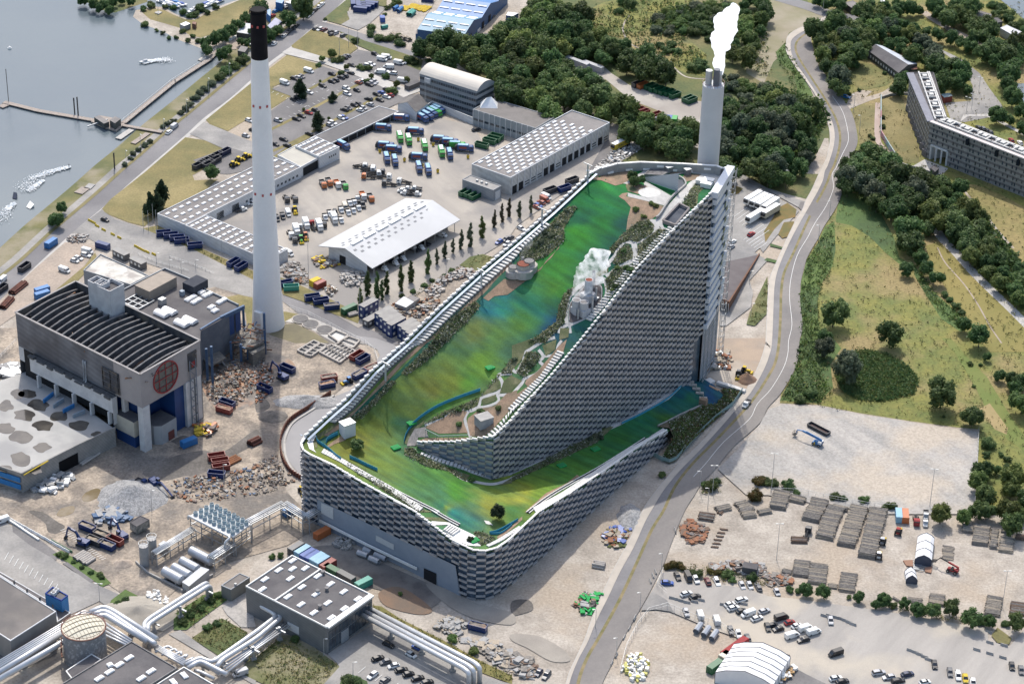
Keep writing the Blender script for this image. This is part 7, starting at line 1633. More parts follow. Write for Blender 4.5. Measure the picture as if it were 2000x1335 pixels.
ft=put('skip',('q','',9.5,2.4,1.1),U_(3,2,'99 180')[0],(1,.52),'long grey flat trailer standing on the empty gravel field')
OC='blue site cabins beside the ski building'
put('office',('N',1,8.5),U_(1,1,'220 285')[0],(1,-.55),'two-storey blue site cabin, leftmost of the stack, under the poplars',OC);put('office',('g',0,8),U_(1,1,'227 301')[0],(1,-.55),'low grey site cabin between two taller blue ones',OC)
for k in rg_(4):put('office',('N',1,8.5),T(1,1,f'{985 + 30 * k} {1180 + 26 * k}')[0],(1,-.55),'two-storey blue site cabin in the joined block of four',OC)
for k in rg_(3):put('office',('N',1,8.5),T(1,1,f'{1160 + 30 * k} {1275 + 26 * k}')[0],(1,-.55),'two-storey blue site cabin half hidden by the ski building',OC)
BX='blue container stack by the gravel plot'
for k,(x,y)in enumerate(((745,50),(785,57),(825,62))):put('container',('N',),T(1,0,f'{x} {y}')[0],(.1,1),'blue container in the upper arm of the container yard',BX)
for k,(x,y)in enumerate(((800,92),(830,78),(858,62),(885,48))):put('container',('N',7),T(1,0,f'{x} {y}')[0],(1,.1),'blue container in the lower arm of the container yard',BX)
CY='row of containers behind the pump house'
for k,(c,x,y)in enumerate((('g',308,320),('L',358,345),('b',400,372),('b',430,385),('L',470,402),('L',505,422),('u',552,450))):
 put('container',(c,6.1),T(1,3,f'{x} {y}')[0],(1,-.62),f'{CC[c][0]} container in the row behind the pump house roof',CY)
put('container',('t',6.1),U_(1,3,'210 150')[0],(1,-.5),'single green container at the pump house corner');put('container',('g',7),U_(1,3,'176 138')[0],(1,.55),'grey-blue container lying along the pump house back wall');put('container',('D',6),U_(1,3,'148 124')[0],(1,.55),'dark green container along the pump house back wall')
put('container',('O',6.1),U_(1,3,'129 52')[0],(1,-.55),'rusty orange container below the bent pipe rack');put('container',('B',6.1),U_(0,2,'369 209')[0],(1,-.4),'bright blue container on the dirt before the hall')
put('container',('N',6.1),U_(0,1,'201 155')[0],(1,.3),'blue container behind the fence at the sandy lot corner');put('container',('B',6.1),U_(0,1,'100 150')[0],(.9,-.6),'bright blue box lorry on the quay road');
for k,(x,y)in enumerate(((325,950),(325,985))):put('container',('B',6.1),T(0,1,f'{x} {y}')[0],(1,-.3),'bright blue container on the sandy lot by the hall corner','blue containers by the hall')
for k,(x,y)in enumerate(((930,680),(990,710))):put('office',('g',0,7.5),T(0,1,f'{x} {y}')[0]if k==0 else U_(0,1,'270 190')[0],(1,.5),'grey-blue gatehouse cabin behind the bleached roof','gatehouse cabins')
put('container',('r',12),U_(2,3,'434 276')[0],(1,-.72),'long red container leaning along the big white tent');put('container',('D',6.1),U_(2,3,'396 312')[0],(1,-.72),'green container at the near left end of the white tent');put('container',('t',6.1),U_(2,3,'433 290')[0],(1,-.72),'pale green container between tent and red container');put('container',('c',4),U_(2,3,'415 293')[0],(1,-.72),'cream container between red and green ones by the tent')
put('container',('L',6.1),U_(3,3,'255 17')[0],(.1,1),'light blue container at the log yard fence');put('container',('O',6.1),U_(3,3,'267 18')[0],(.1,1),'orange-red container at the log yard fence')
put('container',('B',5),(565,1003),(1,-.5),'blue machine container with a white top beside the pipe rack')
put('container',('y',4),U_(1,1,'116 227')[0],(1,-.45),'container with an orange-yellow top by the depot scrap',sc=1.1);put('container',('u',5),U_(1,1,'125 231')[0],(1,-.45),'rust-red container by the depot scrap');put('container',('D',7),U_(1,1,'182 279')[0],(1,-.45),'low green container beside two pipes near the cabins')
put('container',('N',6.1),U_(1,0,'335 3')[0],(1,.1),'navy container at the top beside coloured pipes');put('container',('b',3.5),U_(1,0,'247 42')[0],(.3,1),'small blue container on the pale gravel yard');put('container',('u',5.5),U_(1,0,'340 73')[0],(.4,-.9),'rust-red container at the front of the blue shed')
put('container',('B',6.1),U_(2,0,'20 204')[0],(1,.3),'blue container in the shade behind the brown ribbed roof');put('container',('B',6.1),U_(2,0,'31 206')[0],(1,.3),'pale blue container in the shade behind the brown ribbed roof');put('container',('w',3),U_(2,0,'52 210')[0],(1,.3),'white tank container in the shade by the woods')
put('container',('s',14,3.2),U_(2,0,'127 129')[0],(1,.38),'long grey trailer box on the pale yard between woods');put('container',('s',12,3),U_(2,0,'158 136')[0],(1,.38),'second grey trailer box half behind a round tree')
SK='roll-off skips'
def skp(i,j,s,d,place,load='',group=SK,**kw):rw(i,j,s,d,place,'skip',group,(load,),'open skip',vary=False,**kw)
skp(1,2,'62 64 N 17 103 N',(1,.42),'near the excavator on the demolition dirt');skp(1,2,'139 96 N',(1,-.2),'full of rubble, facing a red one','r');skp(1,2,'143 83 u',(1,-.15),'full of rubble behind a blue one','r')
skp(1,2,'209 46 N',(1,-.6),'in the pair by the foundation pits');skp(1,2,'197 39 u',(1,-.6),'in the pair by the foundation pits');skp(1,2,'202 76 N',(1,-.5),'with pale rubble at the road by the ski wall','r');skp(1,2,'227 64 u',(1,-.4),'at the road by the ski wall','r')
skp(0,2,'444 132 N',(1,.35),'behind a red one below the wreck');skp(0,2,'438 144 u',(1,.3),'of timber waste below the wreck','r')
skp(0,2,'423 236 u 430 246 u 432 257 u',(1,-.15),'in the stack of four on the dirt, red');skp(0,2,'423 271 N',(1,.1),'in front of three red ones on the dirt')
skp(0,3,'171 39 N 209 74 N',(1,.42),'with soil among the excavators, bottom left','s');skp(0,3,'200 55 q 185 66 q',(1,.42),'among the excavators, bottom left','s');skp(0,3,'225 65 u',(1,.45),'empty and rusty among the excavators')
skp(0,1,'320 130 N 334 134 N 346 139 N 355 144 N 381 154 N',(1,-.08),'on the grass below the white depot wing');skp(0,1,'456 187 N 471 195 N',(1,-.6),'at the foot of the depot wing')
skp(1,1,'57 228 N',(1,-.2),'beside the chimney, half hidden');skp(1,1,'69 236 t',(1,-.05),'teal, beside the chimney road');skp(1,1,'110 255 N 127 262 N',(1,-.15),'rusty inside along the street below the depot');skp(1,1,'148 273 N',(1,-.1),'of rubble along the street below the depot','r')
skp(1,3,'433 234 N',(1,.25),'of rubble alone at the dirt lane by the ski wall','r')
skp(1,0,'441 288 D 456 280 D 464 276 D 470 271 D',(1,.25),'in the green row before the workshop',load='',group='green skips');skp(1,1,'408 50 D 418 53 D 428 57 D',(1,-.5),'below the small grey annex')
skp(2,0,'245 168 q 255 171 O 269 173 D 278 177 D 288 180 D 297 183 D 307 185 D 318 190 D',(1,-.4),'in the row along the pale yard edge',group='skips on the pale yard');skp(2,0,'238 214 u 248 220 u 257 224 u 280 229 u 292 236 s',(1,-.35),'in the lower row on the pale yard',group='skips on the pale yard');skp(2,0,'343 197 D 350 200 D',(1,-.4),'in the pair near the pale chimney',group='skips on the pale yard')
put('container',('b',4),U_(2,0,'307 238')[0],(.3,-.8),'small blue container beside a bright green one');put('container',('G',4.5),U_(2,0,'317 239')[0],(.3,-.8),'bright green container at the pale yard edge')
skp(0,0,'388 327 q 399 320 q 410 315 q 423 308 q 408 325 q 420 317 q',(1,-.5),'dark, in the double row on the lawn edge',group='dark skips by the lawn');skp(0,0,'439 301 n',(1,-.5),'at the right end of the dark double row')
skp(2,1,'74 46 q 102 42 N 117 27 q',(1,-.35),'on the lane behind the ski building top');skp(0,1,'48 196 q 3 238 q',(1,-.7),'long and low on the quay road')
for p in U_(0,0,'456 325 467 316 481 309'):put('tractor',('y',),p,(1,-.4),'yellow-topped machine beside the dark skips','yellow machines')
put('exc',('N',),U_(1,2,'52 80')[0],(-1,-.55),'blue excavator scooping soil beside two blue skips');put('exc',('N',),U_(0,3,'162 69')[0],(-1,-.35),'blue excavator left of the soil-filled skips');put('exc',('N',),U_(0,3,'238 55')[0],(-.9,-.7),'blue excavator behind the soil-filled skips');put('exc',('N',1),U_(0,2,'303 287')[0],(1,.7),'blue excavator stretching its long boom over the dirt by the heap');put('tractor',('B',),U_(1,2,'180 88')[0],(-1,.3),'blue tractor with a yellow bucket by the ski wall road');rw(0,2,'278 283 pN',(1,.4),'at the top of the grey gravel heap')
put('tractor',('y',),U_(2,2,'455 67')[0],(1,.2),'yellow digger beside the brown soil pile');put('tractor',('q',),U_(2,2,'442 75')[0],(-.2,1),'dark digger left of the brown soil pile');put('tractor',('r',),U_(3,3,'254 47')[0],(.3,-1),'red tractor beside the long log piles');put('tractor',('y',),U_(1,2,'90 302')[0],(.5,1),'yellow digger squeezed against the ski wall corner');put('flatbed',('r',),U_(3,3,'289 24')[0],(.1,1),'red log lorry in the yard below the tree edge');put('pickup',('w',),U_(3,3,'308 13')[0],(0,1),'white pickup in the yard below the tree edge');put('pickup',('w',),U_(3,3,'307 27')[0],(0,1),'white trailer bed below the white pickup')
put('tractor',('s',),U_(3,3,'223 66')[0],(.3,-1),'grey tractor at the right side of the longest log pile');put('tractor',('w',),U_(3,3,'216 94')[0],(.1,-1),'small white loader at the foot of the longest log pile');put('flatbed',('q',),U_(3,3,'76 51')[0],(.4,-1),'dark forwarder crane behind the log trailer')
def telehandler(p,d,label):
 o=thing('telehandler',label,'telehandler',(0,0,0));rm=cm('r')
 S=MB();S.box((0,0,1.1),(3.6,1.5,.7));S.box((-1.6,0,1.5),(1.0,1.5,.8));S.b('chassis',rm,o);S=MB();loft(S,[ring(-.5,.5,1.4,2.5),ring(.3,.5,1.4,2.5),ring(.7,.48,1.4,1.7)]);S.v=[(a,b+.5,c)for a,b,c in S.v];S.b('cab',GLS,o)
 S=MB();S.bar((-2.0,-.4,2.4),(2.0,-.4,3.3),.45,.55,0);S.bar((2.0,-.4,3.3),(5.0,-.4,4.0),.35,.4,1);S.b('boom',[rm,CHS],o);S=MB();S.bar((5.0,-.4,4.0),(6.4,-.4,2.2),.25);
 for y in(-1.2,-.6,0,.5):S.bar((6.2,y,2.2),(8.0,y,1.6),.2)
 S.bar((6.3,-1.3,2.2),(6.3,.6,2.2),.3);S.b('log_grab',CHS,o);S=MB();wheelset(o,(-1.3,1.4),.95,.62,.45)
 for c in o.children:
  if c.name not in COL.objects:LK_(c)
 a,b=G(*p),G(p[0]+d[0],p[1]+d[1]);o.location=GG(*p);o.rotation_euler=(0,0,ang(b-a))
telehandler(U_(3,3,'360 122')[0],(-1,-.35),'red telehandler with a log grab raised beside the sawn boards')
def boomlift(p,d):
 o=thing('boom_lift','blue articulated boom lift with its arm lowered on the gravel field','boom lift',(0,0,0));bm=cm('B')
 S=MB();S.box((0,0,.9),(3.4,2.2,.5));S.box((-.6,0,1.6),(3.0,2.0,1.0),None,0);S.b('chassis',bm,o);S=MB();S.box((-1.4,0,1.7),(1.4,2.2,.9));S.b('counterweight',cm('w'),o)
 S=MB();S.bar((-1.8,0,2.5),(6.5,0,3.6),.45,.6);S.bar((-1.6,0,2.9),(5,0,3.9),.3,.3);S.b('boom',bm,o);S=MB();S.bar((6.5,0,3.6),(8.6,0,3.2),.3);S.bar((8.6,0,3.2),(9.2,0,1.4),.3);S.b('jib',bm,o)
 S=MB()
 for z in(.9,1.9):
  for y in(-.9,.9):S.bar((9.0,y,z),(10.2,y,z),.1)
  for x in(9.0,10.2):S.bar((x,-.9,z),(x,.9,z),.1)
 for x in(9.0,10.2):
  for y in(-.9,.9):S.bar((x,y,.9),(x,y,1.9),.1)
 S.box((9.6,0,.9),(1.2,1.8,.08));S.b('basket',CHS,o);wheelset(o,(-1.2,1.3),1.1,.5,.4)
 for c in o.children:
  if c.name not in COL.objects:LK_(c)
 a,b=G(*p),G(p[0]+d[0],p[1]+d[1]);o.location=GG(*p);o.rotation_euler=(0,0,ang(b-a))
boomlift(U_(3,2,'96 208')[0],(-1,-.38))
def person(p,z,label,top,dirn=0):
 me=bpy.data.meshes.new('person');J=[(0,0,.95),(0,0,1.25),(0,0,1.45),(0,0,1.56),(0,.02,1.68),(.11,0,.9),(.12,0,.5),(.12,0,.06),(.12,-.14,.03),(-.11,0,.9),(-.12,.05,.5),(-.12,.1,.06),(-.12,-.04,.03),(.2,0,1.4),(.25,-.02,1.12),(.26,-.1,.88),(-.2,0,1.4),(-.25,0,1.12),(-.26,-.08,.88)]
 rad=[.16,.15,.17,.06,.11,.1,.075,.05,.045,.1,.075,.05,.045,.075,.05,.04,.075,.05,.04]
 E_=[(0,1),(1,2),(2,3),(3,4),(0,5),(5,6),(6,7),(7,8),(0,9),(9,10),(10,11),(11,12),(2,13),(13,14),(14,15),(2,16),(16,17),(17,18)]
 me.from_pydata(J,E_,[]);o=ON_('person',me);LK_(o);me.materials.append(cm(top))
 o.modifiers.new('skin','SKIN');sk=me.skin_vertices[0].data
 for k,r in enumerate(rad):sk[k].radius=(r,r*.8)
 sk[0].use_root=True;o.modifiers.new('smooth','SUBSURF').levels=1
 S=MB();S.cyl((0,.03,1.72),(0,.03,1.82),.1,.05,8);h=S.b('hair',CHS,o);h.location=(0,0,0)
 g=G(p[0],p[1],z);o.location=g;o.rotation_euler=(0,0,dirn);return tag(o,label,'person')
person(U_(0,0,'342 161')[0],1.35,'dark-clad person walking along the long boardwalk','k',.6);person(U_(3,2,'90 210')[0],.4,'person in yellow standing beside the blue boom lift','y')
BW=M('boardwalk_planks',(.34,.29,.25),(.28,.24,.21),.8,fine=.2,fs_=2)
def pier(label,P,w,z=1.0,rail=True,name='boardwalk',mat=BW):
 W3=[G(p[0],p[1],0)for p in P];t=thing(name,label,'pier',tuple(W3[0]));S=MB();S2=MB();S3=MB()
 for a,b in zip(W3,W3[1:]):
  S.bar(lo(a,z),lo(b,z),w,.3);n=max(1,round((b-a).length/4));d=(b-a).normalized();q=V3((-d.y,d.x,0))*(w/2-.1)
  for k in rg_(n+1):
   p=a.lerp(b,k/n)
   for s in(1,-1):
    S2.bar(lo(p+q*s,-.5),lo(p+q*s,z-.15),.25)
    if rail:S3.bar(lo(p+q*s,z),lo(p+q*s,z+1),.08)
  if rail:
   for s in(1,-1):S3.bar(lo(a+q*s,z+1),lo(b+q*s,z+1),.09)
 S.b('deck',mat,t);S2.b('pile',M('dark_pile',(.06,.055,.05),(.09,.08,.07),1),t)
 if rail:S3.b('railing',STEEL,t)
pier('long straight boardwalk crossing the harbour corner to the sandy cafe',U_(0,0,'241 244 339 164 408 120 430 98'),2.6);pier('low boardwalk running left from the ski hut platform',U_(0,0,'8 202 76 219 187 238'),2.6,.7,False);pier('short boardwalk from the ski hut platform to the quay',U_(0,0,'237 247 316 261'),2.0,.8,False)
pier('pale floating jetty below the short boardwalk',U_(0,0,'231 273 257 255'),3.0,.5,False,'jetty',concrete_paving);pier('brown floating jetty nearest the quay bank',U_(0,0,'260 282 276 271 289 262'),2.6,.5,False,'jetty');pier('brown wooden raft moored at the quay bank',U_(0,1,'153 49 168 38'),4.2,.4,False,'raft');pier('grey raft next to the brown wooden one',U_(0,1,'170 40 180 31'),3.2,.4,False,'raft',grey_concrete_wall);pier('small pontoon with a blue boat at the left edge',U_(0,0,'1 211 18 204'),3.4,.5,False,'pontoon')
pier('floating pontoon with kayaks beside the long boardwalk',U_(0,0,'392 120 415 103'),3.2,.4,False,'pontoon',concrete_paving)
t=thing('platform','wooden water-ski platform with two dark huts in the harbour','platform',tuple(G(*U_(0,0,'217 247')[0])));S=MB();S.prism([G(*p).xy for p in U_(0,0,'178 241 194 229 222 234 245 244 227 259 204 252')],.3,1.0);S.b('deck',BW,t)
for s,hh in(('845 985 885 1010 930 975 885 955',3.2),('725 950 800 1000 840 985 765 935',2.4)):S=MB();S.prism([G(*p).xy for p in T(0,0,s)],1,hh+1,0,1);S.b('hut',[DT,ROOFF],t)
S=MB();a,b=G(*U_(0,0,'171 251')[0]),G(*U_(0,0,'211 243')[0]);S.bar(lo(a,1),lo(b,2.5),.5);S.b('ski_beam',STEEL,t)
def post(p,h,label,r=.28):
 g=G(*p);S=MB();S.cyl(g,g+ZV(h),r,n=8);tag(S.b('mooring_post',dark_pile),label,'post','mooring posts')
for p,h,l in((U_(0,0,'146 222')[0],8,'left one of two black mooring posts above the low boardwalk'),(U_(0,0,'153 228')[0],10,'right and taller of two black mooring posts above the low boardwalk'),(U_(0,0,'17 200')[0],17,'very tall thin mast at the left end of the low boardwalk'),(U_(0,0,'224 330')[0],8,'single black mooring post near the quay bank')):post(p,h,l,.16 if h>12 else.32)
g=G(*U_(0,0,'19 95')[0]);S=MB();S.cyl(g,g+ZV(.5),1.1,1.0,12);S.cyl(g+ZV(.5),g+ZV(1.1),.9,.4,12);tag(S.b('buoy',WHITE),'white buoy alone on the open water, far left','buoy')
put('boat',('s',6),U_(0,0,'283 122')[0],(-1,.2),'white speedboat trailing foam in mid harbour',z=.1)
MBT='boats in the far marina'
for k,(x,y)in enumerate(((1240,22),(1262,15),(1290,28),(1310,12),(1325,38),(1350,25),(1375,45),(1395,38),(1300,45),(1345,55))):put('boat',(('s','B','w','b')[k%4],6+k%3),T(0,0,f'{x} {y}')[0],(1,.25),f"boat with a {('silver', 'bright blue', 'white', 'blue')[k % 4]} cabin in the left marina cluster",MBT,z=.1)
for k,(x,y)in enumerate(((1475,88),(1495,72),(1580,35),(1605,20),(1630,28),(1655,12),(1690,15),(1600,45))):put('boat',(('w','s','b','w')[k%4],6+k%3),T(0,0,f'{x} {y}')[0],(1,-.4),f"boat with a {('white', 'silver', 'blue', 'white')[k % 4]} cabin in the right marina cluster",MBT,z=.1)
FOAM=M('wake_foam',(.70,.72,.73),(.35,.40,.44),.9,rf_=.8,fine=.3,lo=.42,hi=.6)
random.seed(4)
def wake(P,w0,w1):
 C=[G(p[0],p[1],.5)for p in crv(P,6)];S=MB();n=len(C)
 for k in rg_(n*45):
  f=r_r();i=min(int(f*(n-1)),n-2);p=C[i].lerp(C[i+1],f*(n-1)-i);w=w0+(w1-w0)*f;q=p+V3((random.gauss(0,w*.4),random.gauss(0,w*.4),0));r=r_u(.08,.4)*(1.2-f*.6)
  m=6;S.add([(q.x+r*m_c(6.2832*j/m)*r_u(.6,1.4),q.y+r*m_s(6.2832*j/m)*r_u(.6,1.4),.5+.1*r_r())for j in rg_(m)],[tuple(rg_(m))])
 stc(S.b('wake_foam',FOAM),'stuff')
wake(U_(0,0,'281 123 301 118 316 117 329 118'),1.0,4.0);wake(U_(0,0,'135 326 112 331 87 339')+U_(0,1,'64 20 43 38'),1.0,5);wake(U_(0,1,'84 22 69 33 55 41'),.8,3);wake(U_(0,1,'28 66 15 79 0 102'),.6,5)
person(U_(0,0,'135 327')[0],.5,'wakeboarder in black towing a foam trail','k',1)
def ramp(P,h,m,label):
 p=[G(*q,.3)for q in P];S=MB();S.add(p+[p[2]+ZV(h),p[3]+ZV(h)],((0,1,4,5),(2,3,5,4),(1,2,4),(3,0,5),(0,3,2,1)));tag(S.b('jump_ramp',m),label,'ramp','wakeboard ramps')
ramp(U_(0,1,'51 74 59 78 67 73 59 66'),1.0,WHITE,'white floating jump ramp near the quay');ramp(U_(0,1,'24 57 32 59 34 53 27 51'),1.6,M('navy_ramp',(.05,.06,.09)),'dark floating jump ramp further out')
def plat(label,s,i,j,h,m,name,cat,z0=0):tag(MB().prism([G(*p).xy for p in T(i,j,s)],z0,h).b(name,m),label,cat)
plat('round pale plinth of the mast on the headland lawn','1185 103 1215 90 1245 100 1215 115',0,0,.5,concrete_paving,'plinth','plinth');put('pole',(17.0,),U_(0,0,'309 26')[0],(1,0),'tall white mast on the headland lawn')
t=blk('pavilion','flat white pavilion roof on the headland lawn','pavilion',[G(*p,2.6)for p in U_(0,0,'351 47 360 51 372 46 363 42')],2.6,WALLG,SKYL,0);t=blk('hut','small brown hut beside the white pavilion','hut',[G(*p,2.6)for p in U_(0,0,'375 46 382 48 384 43 377 42')],2.6,M('brown_hut',(.2,.11,.08),(.16,.09,.07),.5),M('brown_hut_roof',(.24,.15,.11)),0)
blk('cafe','white-roofed quay cafe beside a sandy terrace','cafe',[G(*p,3)for p in U_(0,0,'462 63 489 67 504 48 479 45')],3,DT,M('white_roof2',(.6,.6,.61),(.55,.55,.56),.3),.1);plat('sandy cafe terrace with a beach court','1725 340 1830 285 1910 285 1870 360 1800 385 1760 375',0,0,.35,SAND,'terrace','terrace');blk('red_hut','red-roofed hut beside the quay cafe','hut',[G(*p,3)for p in U_(0,0,'480 41 492 43 495 36 484 34')],3,red_wall,red_wall,0);blk('cafe','dark-roofed lower cafe wing beside the terrace','cafe',[G(*p,3)for p in U_(0,0,'464 99 478 102 485 92 471 89')],3,DT,ROOFF,0)
for k in rg_(7):plat('white lounge table on the cafe terrace',f'{1742 + 17 * k} {322 - 9 * k} {1758 + 17 * k} {326 - 9 * k} {1766 + 17 * k} {316 - 9 * k} {1750 + 17 * k} {312 - 9 * k}',0,0,1.0,WHITE,'lounge_table','table')
blk('quay_shed','blue-roofed quay shed left of the tree row','shed',[G(*p,4)for p in U_(1,0,'20 25 28 32 29 18 22 16')],4,M('blue_shed',(.04,.14,.36)),M('blue_shed_roof',(.35,.45,.6)),0);blk('quay_shed','long pale sheet-roofed quay shed behind the black chimney top','shed',[G(*p,3.5)for p in U_(1,0,'20 53 33 57 51 42 38 34')],3.5,WALLG,M('lilac_sheet',(.42,.42,.52),(.36,.36,.46),.3),0);blk('quay_shed','white-roofed quay shed near the top edge','shed',[G(*p,3.5)for p in U_(1,0,'62 6 79 10 83 2 67 -1')],3.5,WALLG,SKYL,0);blk('quay_shed','blue box shed at the top edge by the marina','shed',[G(*p,4.5)for p in U_(1,0,'38 4 51 7 55 0 42 -3')],4.5,M('blue_shed',(.04,.14,.36)),M('blue_shed_roof',(.35,.45,.6)),0)
def tent(label,a,b,c,h,rise,panels,name='tent',front=None,wl=None):
 cs=R4(a,b,c,h);c0=sum(cs,V3())/4;t=thing(name,label,'tent',(c0.x,c0.y,0));PV=M('white_pvc',(.80,.80,.80),(.74,.74,.75),.3,rf_=.5);FR=M('dark_seam',(.1,.1,.11))
 L=cs[2]-cs[1];m=lambda f:((cs[0]+cs[1])/2+L*f)+ZV(rise);S=MB();e=lambda p,f:p+L*f
 sh=lambda p,q,f:p.lerp(q,.18)+L*f+ZV(rise*.52)
 for q0,q1 in((cs[0],cs[1]),(cs[1],cs[0])):
  S.quad(e(q0,0),e(q0,1),sh(q0,q1,1),sh(q0,q1,0));S.quad(sh(q0,q1,0),sh(q0,q1,1),m(1),m(0))
 S.b('roof',PV,t);S=MB()
 for q in(cs[0],cs[1]):S.quad(lo(q,0),lo(q+L,0),q+L,q)
 S.b('side_wall',PV,t);S=MB()
 for f in(0,1):S.add([lo(e(cs[0],f),0),lo(e(cs[1],f),0),e(cs[1],f),sh(cs[1],cs[0],f),m(f),sh(cs[0],cs[1],f),e(cs[0],f)],[tuple(rg_(7))if f==0 else tuple(reversed(rg_(7)))])
 S.b('end_wall',front or PV,t);S=MB()
 for k in rg_(panels+1):
  f=k/panels;P=[lo(e(cs[0],f),0),e(cs[0],f),sh(cs[0],cs[1],f),m(f),sh(cs[1],cs[0],f),e(cs[1],f),lo(e(cs[1],f),0)]
  for p,q in zip(P,P[1:]):S.bar(p+ZV(.06),q+ZV(.06),.16)
 S.b('seam_frame',FR,t);return t
tent('huge white marquee with dark seams in the bottom gravel lot',*U_(2,3,'397 317 511 349 544 267')[:1],U_(2,3,'509 343')[0],U_(3,3,'44 287')[0],4.2,3.2,6,'marquee')
GF=M('dark_tarpaulin',(.07,.08,.11),(.09,.10,.13),.4)
tent('white tunnel tent with a dark front in the log yard',*U_(3,3,'287 96 320 99 325 55'),2.6,1.9,3,'tunnel_tent',GF);tent('small white tunnel tent with a dark front, nearer the shrubs',*U_(3,3,'270 136 292 138 289 121'),1.6,1.9,2,'tunnel_tent',GF)
random.seed(77);LP='log piles in the timber yard'
def lgp(i,j,A,B,Ll,h,label,m=0,dia=.42):
 Ll*=.68;a,b=GG(*T(i,j,A)[0]),GG(*T(i,j,B)[0]);d=(b-a);D=d.length;d.normalize();q=V3((-d.y,d.x,0));n=max(2,int(D/dia));S=MB();rows=max(1,int(h/(dia*.86)))
 for r in rg_(rows):
  for k in rg_(n-r):
   if r<rows-1 and 1<k<n-r-2 and r>0:continue
   c=a+d*(dia*(k+.5+r*.5))+ZV(dia*(.5+r*.86));off=r_u(-.35,.35);rr=dia*r_u(.4,.52);tw=r_u(-.06,.06)
   S.cyl(c+(q+d*tw)*(-Ll/2+off),c+(q+d*tw)*(Ll/2+off),rr,rr*.9,6,random.choice((0,0,1)))
 tag(S.b('log_pile',[LOGM[m],LOGM[(m+1)%2 if m<2 else 0]]),label,'log pile',LP)
for sp in((3,3,'525 -20','425 235',9,1.7,'long grey log pile, leftmost of the three longest'),(3,3,'705 -20','595 290',9,1.8,'long grey log pile, middle of the three longest'),(3,3,'850 0','755 380',9,2.0,'longest grey log pile, reaching nearest the tents'),(3,3,'370 -10','320 100',9,1.6,'broad grey log pile left of the three longest'),(3,2,'110 1180','70 1320',8.5,1.5,'grey log pile at the fence, left of two posts'),(3,2,'240 1215','215 1270',8,1.3,'short grey log pile at the fence beside a bush'),(3,2,'400 1240','370 1330',9,1.6,'grey log pile touching the fence, right of a bush'),(3,2,'560 1290','545 1330',8,1.3,'log pile end at the fence before the long piles'),(3,2,'720 1300','710 1335',8,1.3,'second log pile end at the fence before the long piles'),(3,2,'850 1310','845 1335',8,1.3,'third log pile end at the fence before the containers'),(2,3,'1500 30','1480 95',8,1.4,'brown log pile on weeds at the yard corner by the road',2),(2,3,'1590 0','1640 15',8,.8,'thin log layer at the upper left yard corner',2),(2,3,'1780 -10','1830 75',7,1.2,'slanting log pile near the road side of the yard'),(2,3,'1920 0','1950 40',7,1.2,'slanting log pile partly hidden, second from the road'),(2,2,'1600 1290','1640 1335',8,1.4,'dark log pile among weeds beside the tall lamp'),(2,2,'1740 1260','1820 1335',7,1.4,'slanting log pile below the two yellow bushes'),(3,3,'265 395','245 520',8,1.4,'log pile above the shrub row, left of a pair'),(3,3,'395 420','365 580',9,1.4,'log pile above the shrub row, right of a pair'),(3,3,'625 490','600 640',8,1.3,'log pile standing alone above the shrub row'),(3,3,'155 460','140 500',5,1,'small log pile left of the pair above the shrubs'),(3,3,'1130 680','1125 720',7,1,'low log pile behind the shrub row, left of centre'),(3,3,'1300 655','1285 740',7.5,1.3,'log pile behind the shrub row, centre'),(3,3,'1740 670','1715 820',7.5,1.3,'log pile beside the tall lamp near the right edge'),(3,3,'1925 715','1915 820',8,1.4,'brown log pile at the right edge',2),(3,3,'1000 690','980 705',6,.8,'scattered low logs behind the shrub row'),(3,3,'500 570','490 610',4.5,.9,'short log pile squeezed between shrubs'),(3,3,'1535 120','1530 185',5.5,1.2,'small log pile at the tree edge, leftmost of five'),(3,3,'1640 130','1625 280',8,1.5,'largest log pile at the tree edge on the right'),(3,3,'1740 150','1725 310',3.6,1.3,'narrow log pile at the tree edge'),(3,3,'1835 220','1820 335',7,1.1,'pale jumbled log pile on the right',1),(3,3,'1840 165','1835 190',6,.9,'single layer of logs under the tree edge'),(3,3,'1940 195','1935 240',5,1.1,'brown log pile at the far right tree edge',2),(3,3,'1385 280','1375 390',5.5,.7,'fresh pale boards laid out beside the tunnel tent',1),(3,3,'235 215','240 265',8,1.4,'logs loaded on a trailer in the yard centre',2)):
 i,j,A,B,Ll,h,lab=sp[:7];lgp(i,j,A,B,Ll,h,lab,sp[7]if len(sp)>7 else 0)
def bdl(i,j,A,B,n,dia,label,mat,h=1,name='pipe_bundle',cat='pipes'):
 a,b=GG(*T(i,j,A)[0]),GG(*T(i,j,B)[0]);d=(b-a).normalized();q=V3((-d.y,d.x,0));S=MB()
 for r in rg_(h):
  for k in rg_(n-r):
   o=q*(dia*(k-n/2+.5+r*.5))+ZV(dia*(.5+.86*r));S.cyl(a+o+d*r_u(-.4,.4),b+o+d*r_u(-.4,.4),dia*.49,n=8,caps=False);
 tag(S.b(name,mat),label,cat)
RS=M('rusty_pipe',(.16,.06,.04),(.10,.045,.035),.7,fine=.25);
bdl(0,1,'90 960','190 880',4,.9,'rusty brown pipe bundle by the quay road, upper one',RS,2);bdl(0,1,'15 1075','85 1000',4,.9,'rusty brown pipe bundle at the left edge, lower one',RS,2);bdl(0,2,'1740 965','1830 920',4,1.0,'rusty orange pipes beside the red skips',M('orange_rust',(.30,.13,.06),(.22,.1,.05),.6));bdl(0,2,'1915 825','1990 790',3,1.2,'rusty red tubes at the retaining wall',RS,2)
bdl(0,3,'610 400','690 350',7,1.0,'pale concrete pipes in a row beside the blue excavator',PALEC);bdl(0,2,'620 975','760 885',2,.9,'pair of grey pipes lying at the deck wall',PALEC);bdl(1,1,'700 1130','780 1110',2,1.3,'two cream pipes beside the low green container',PALEC)
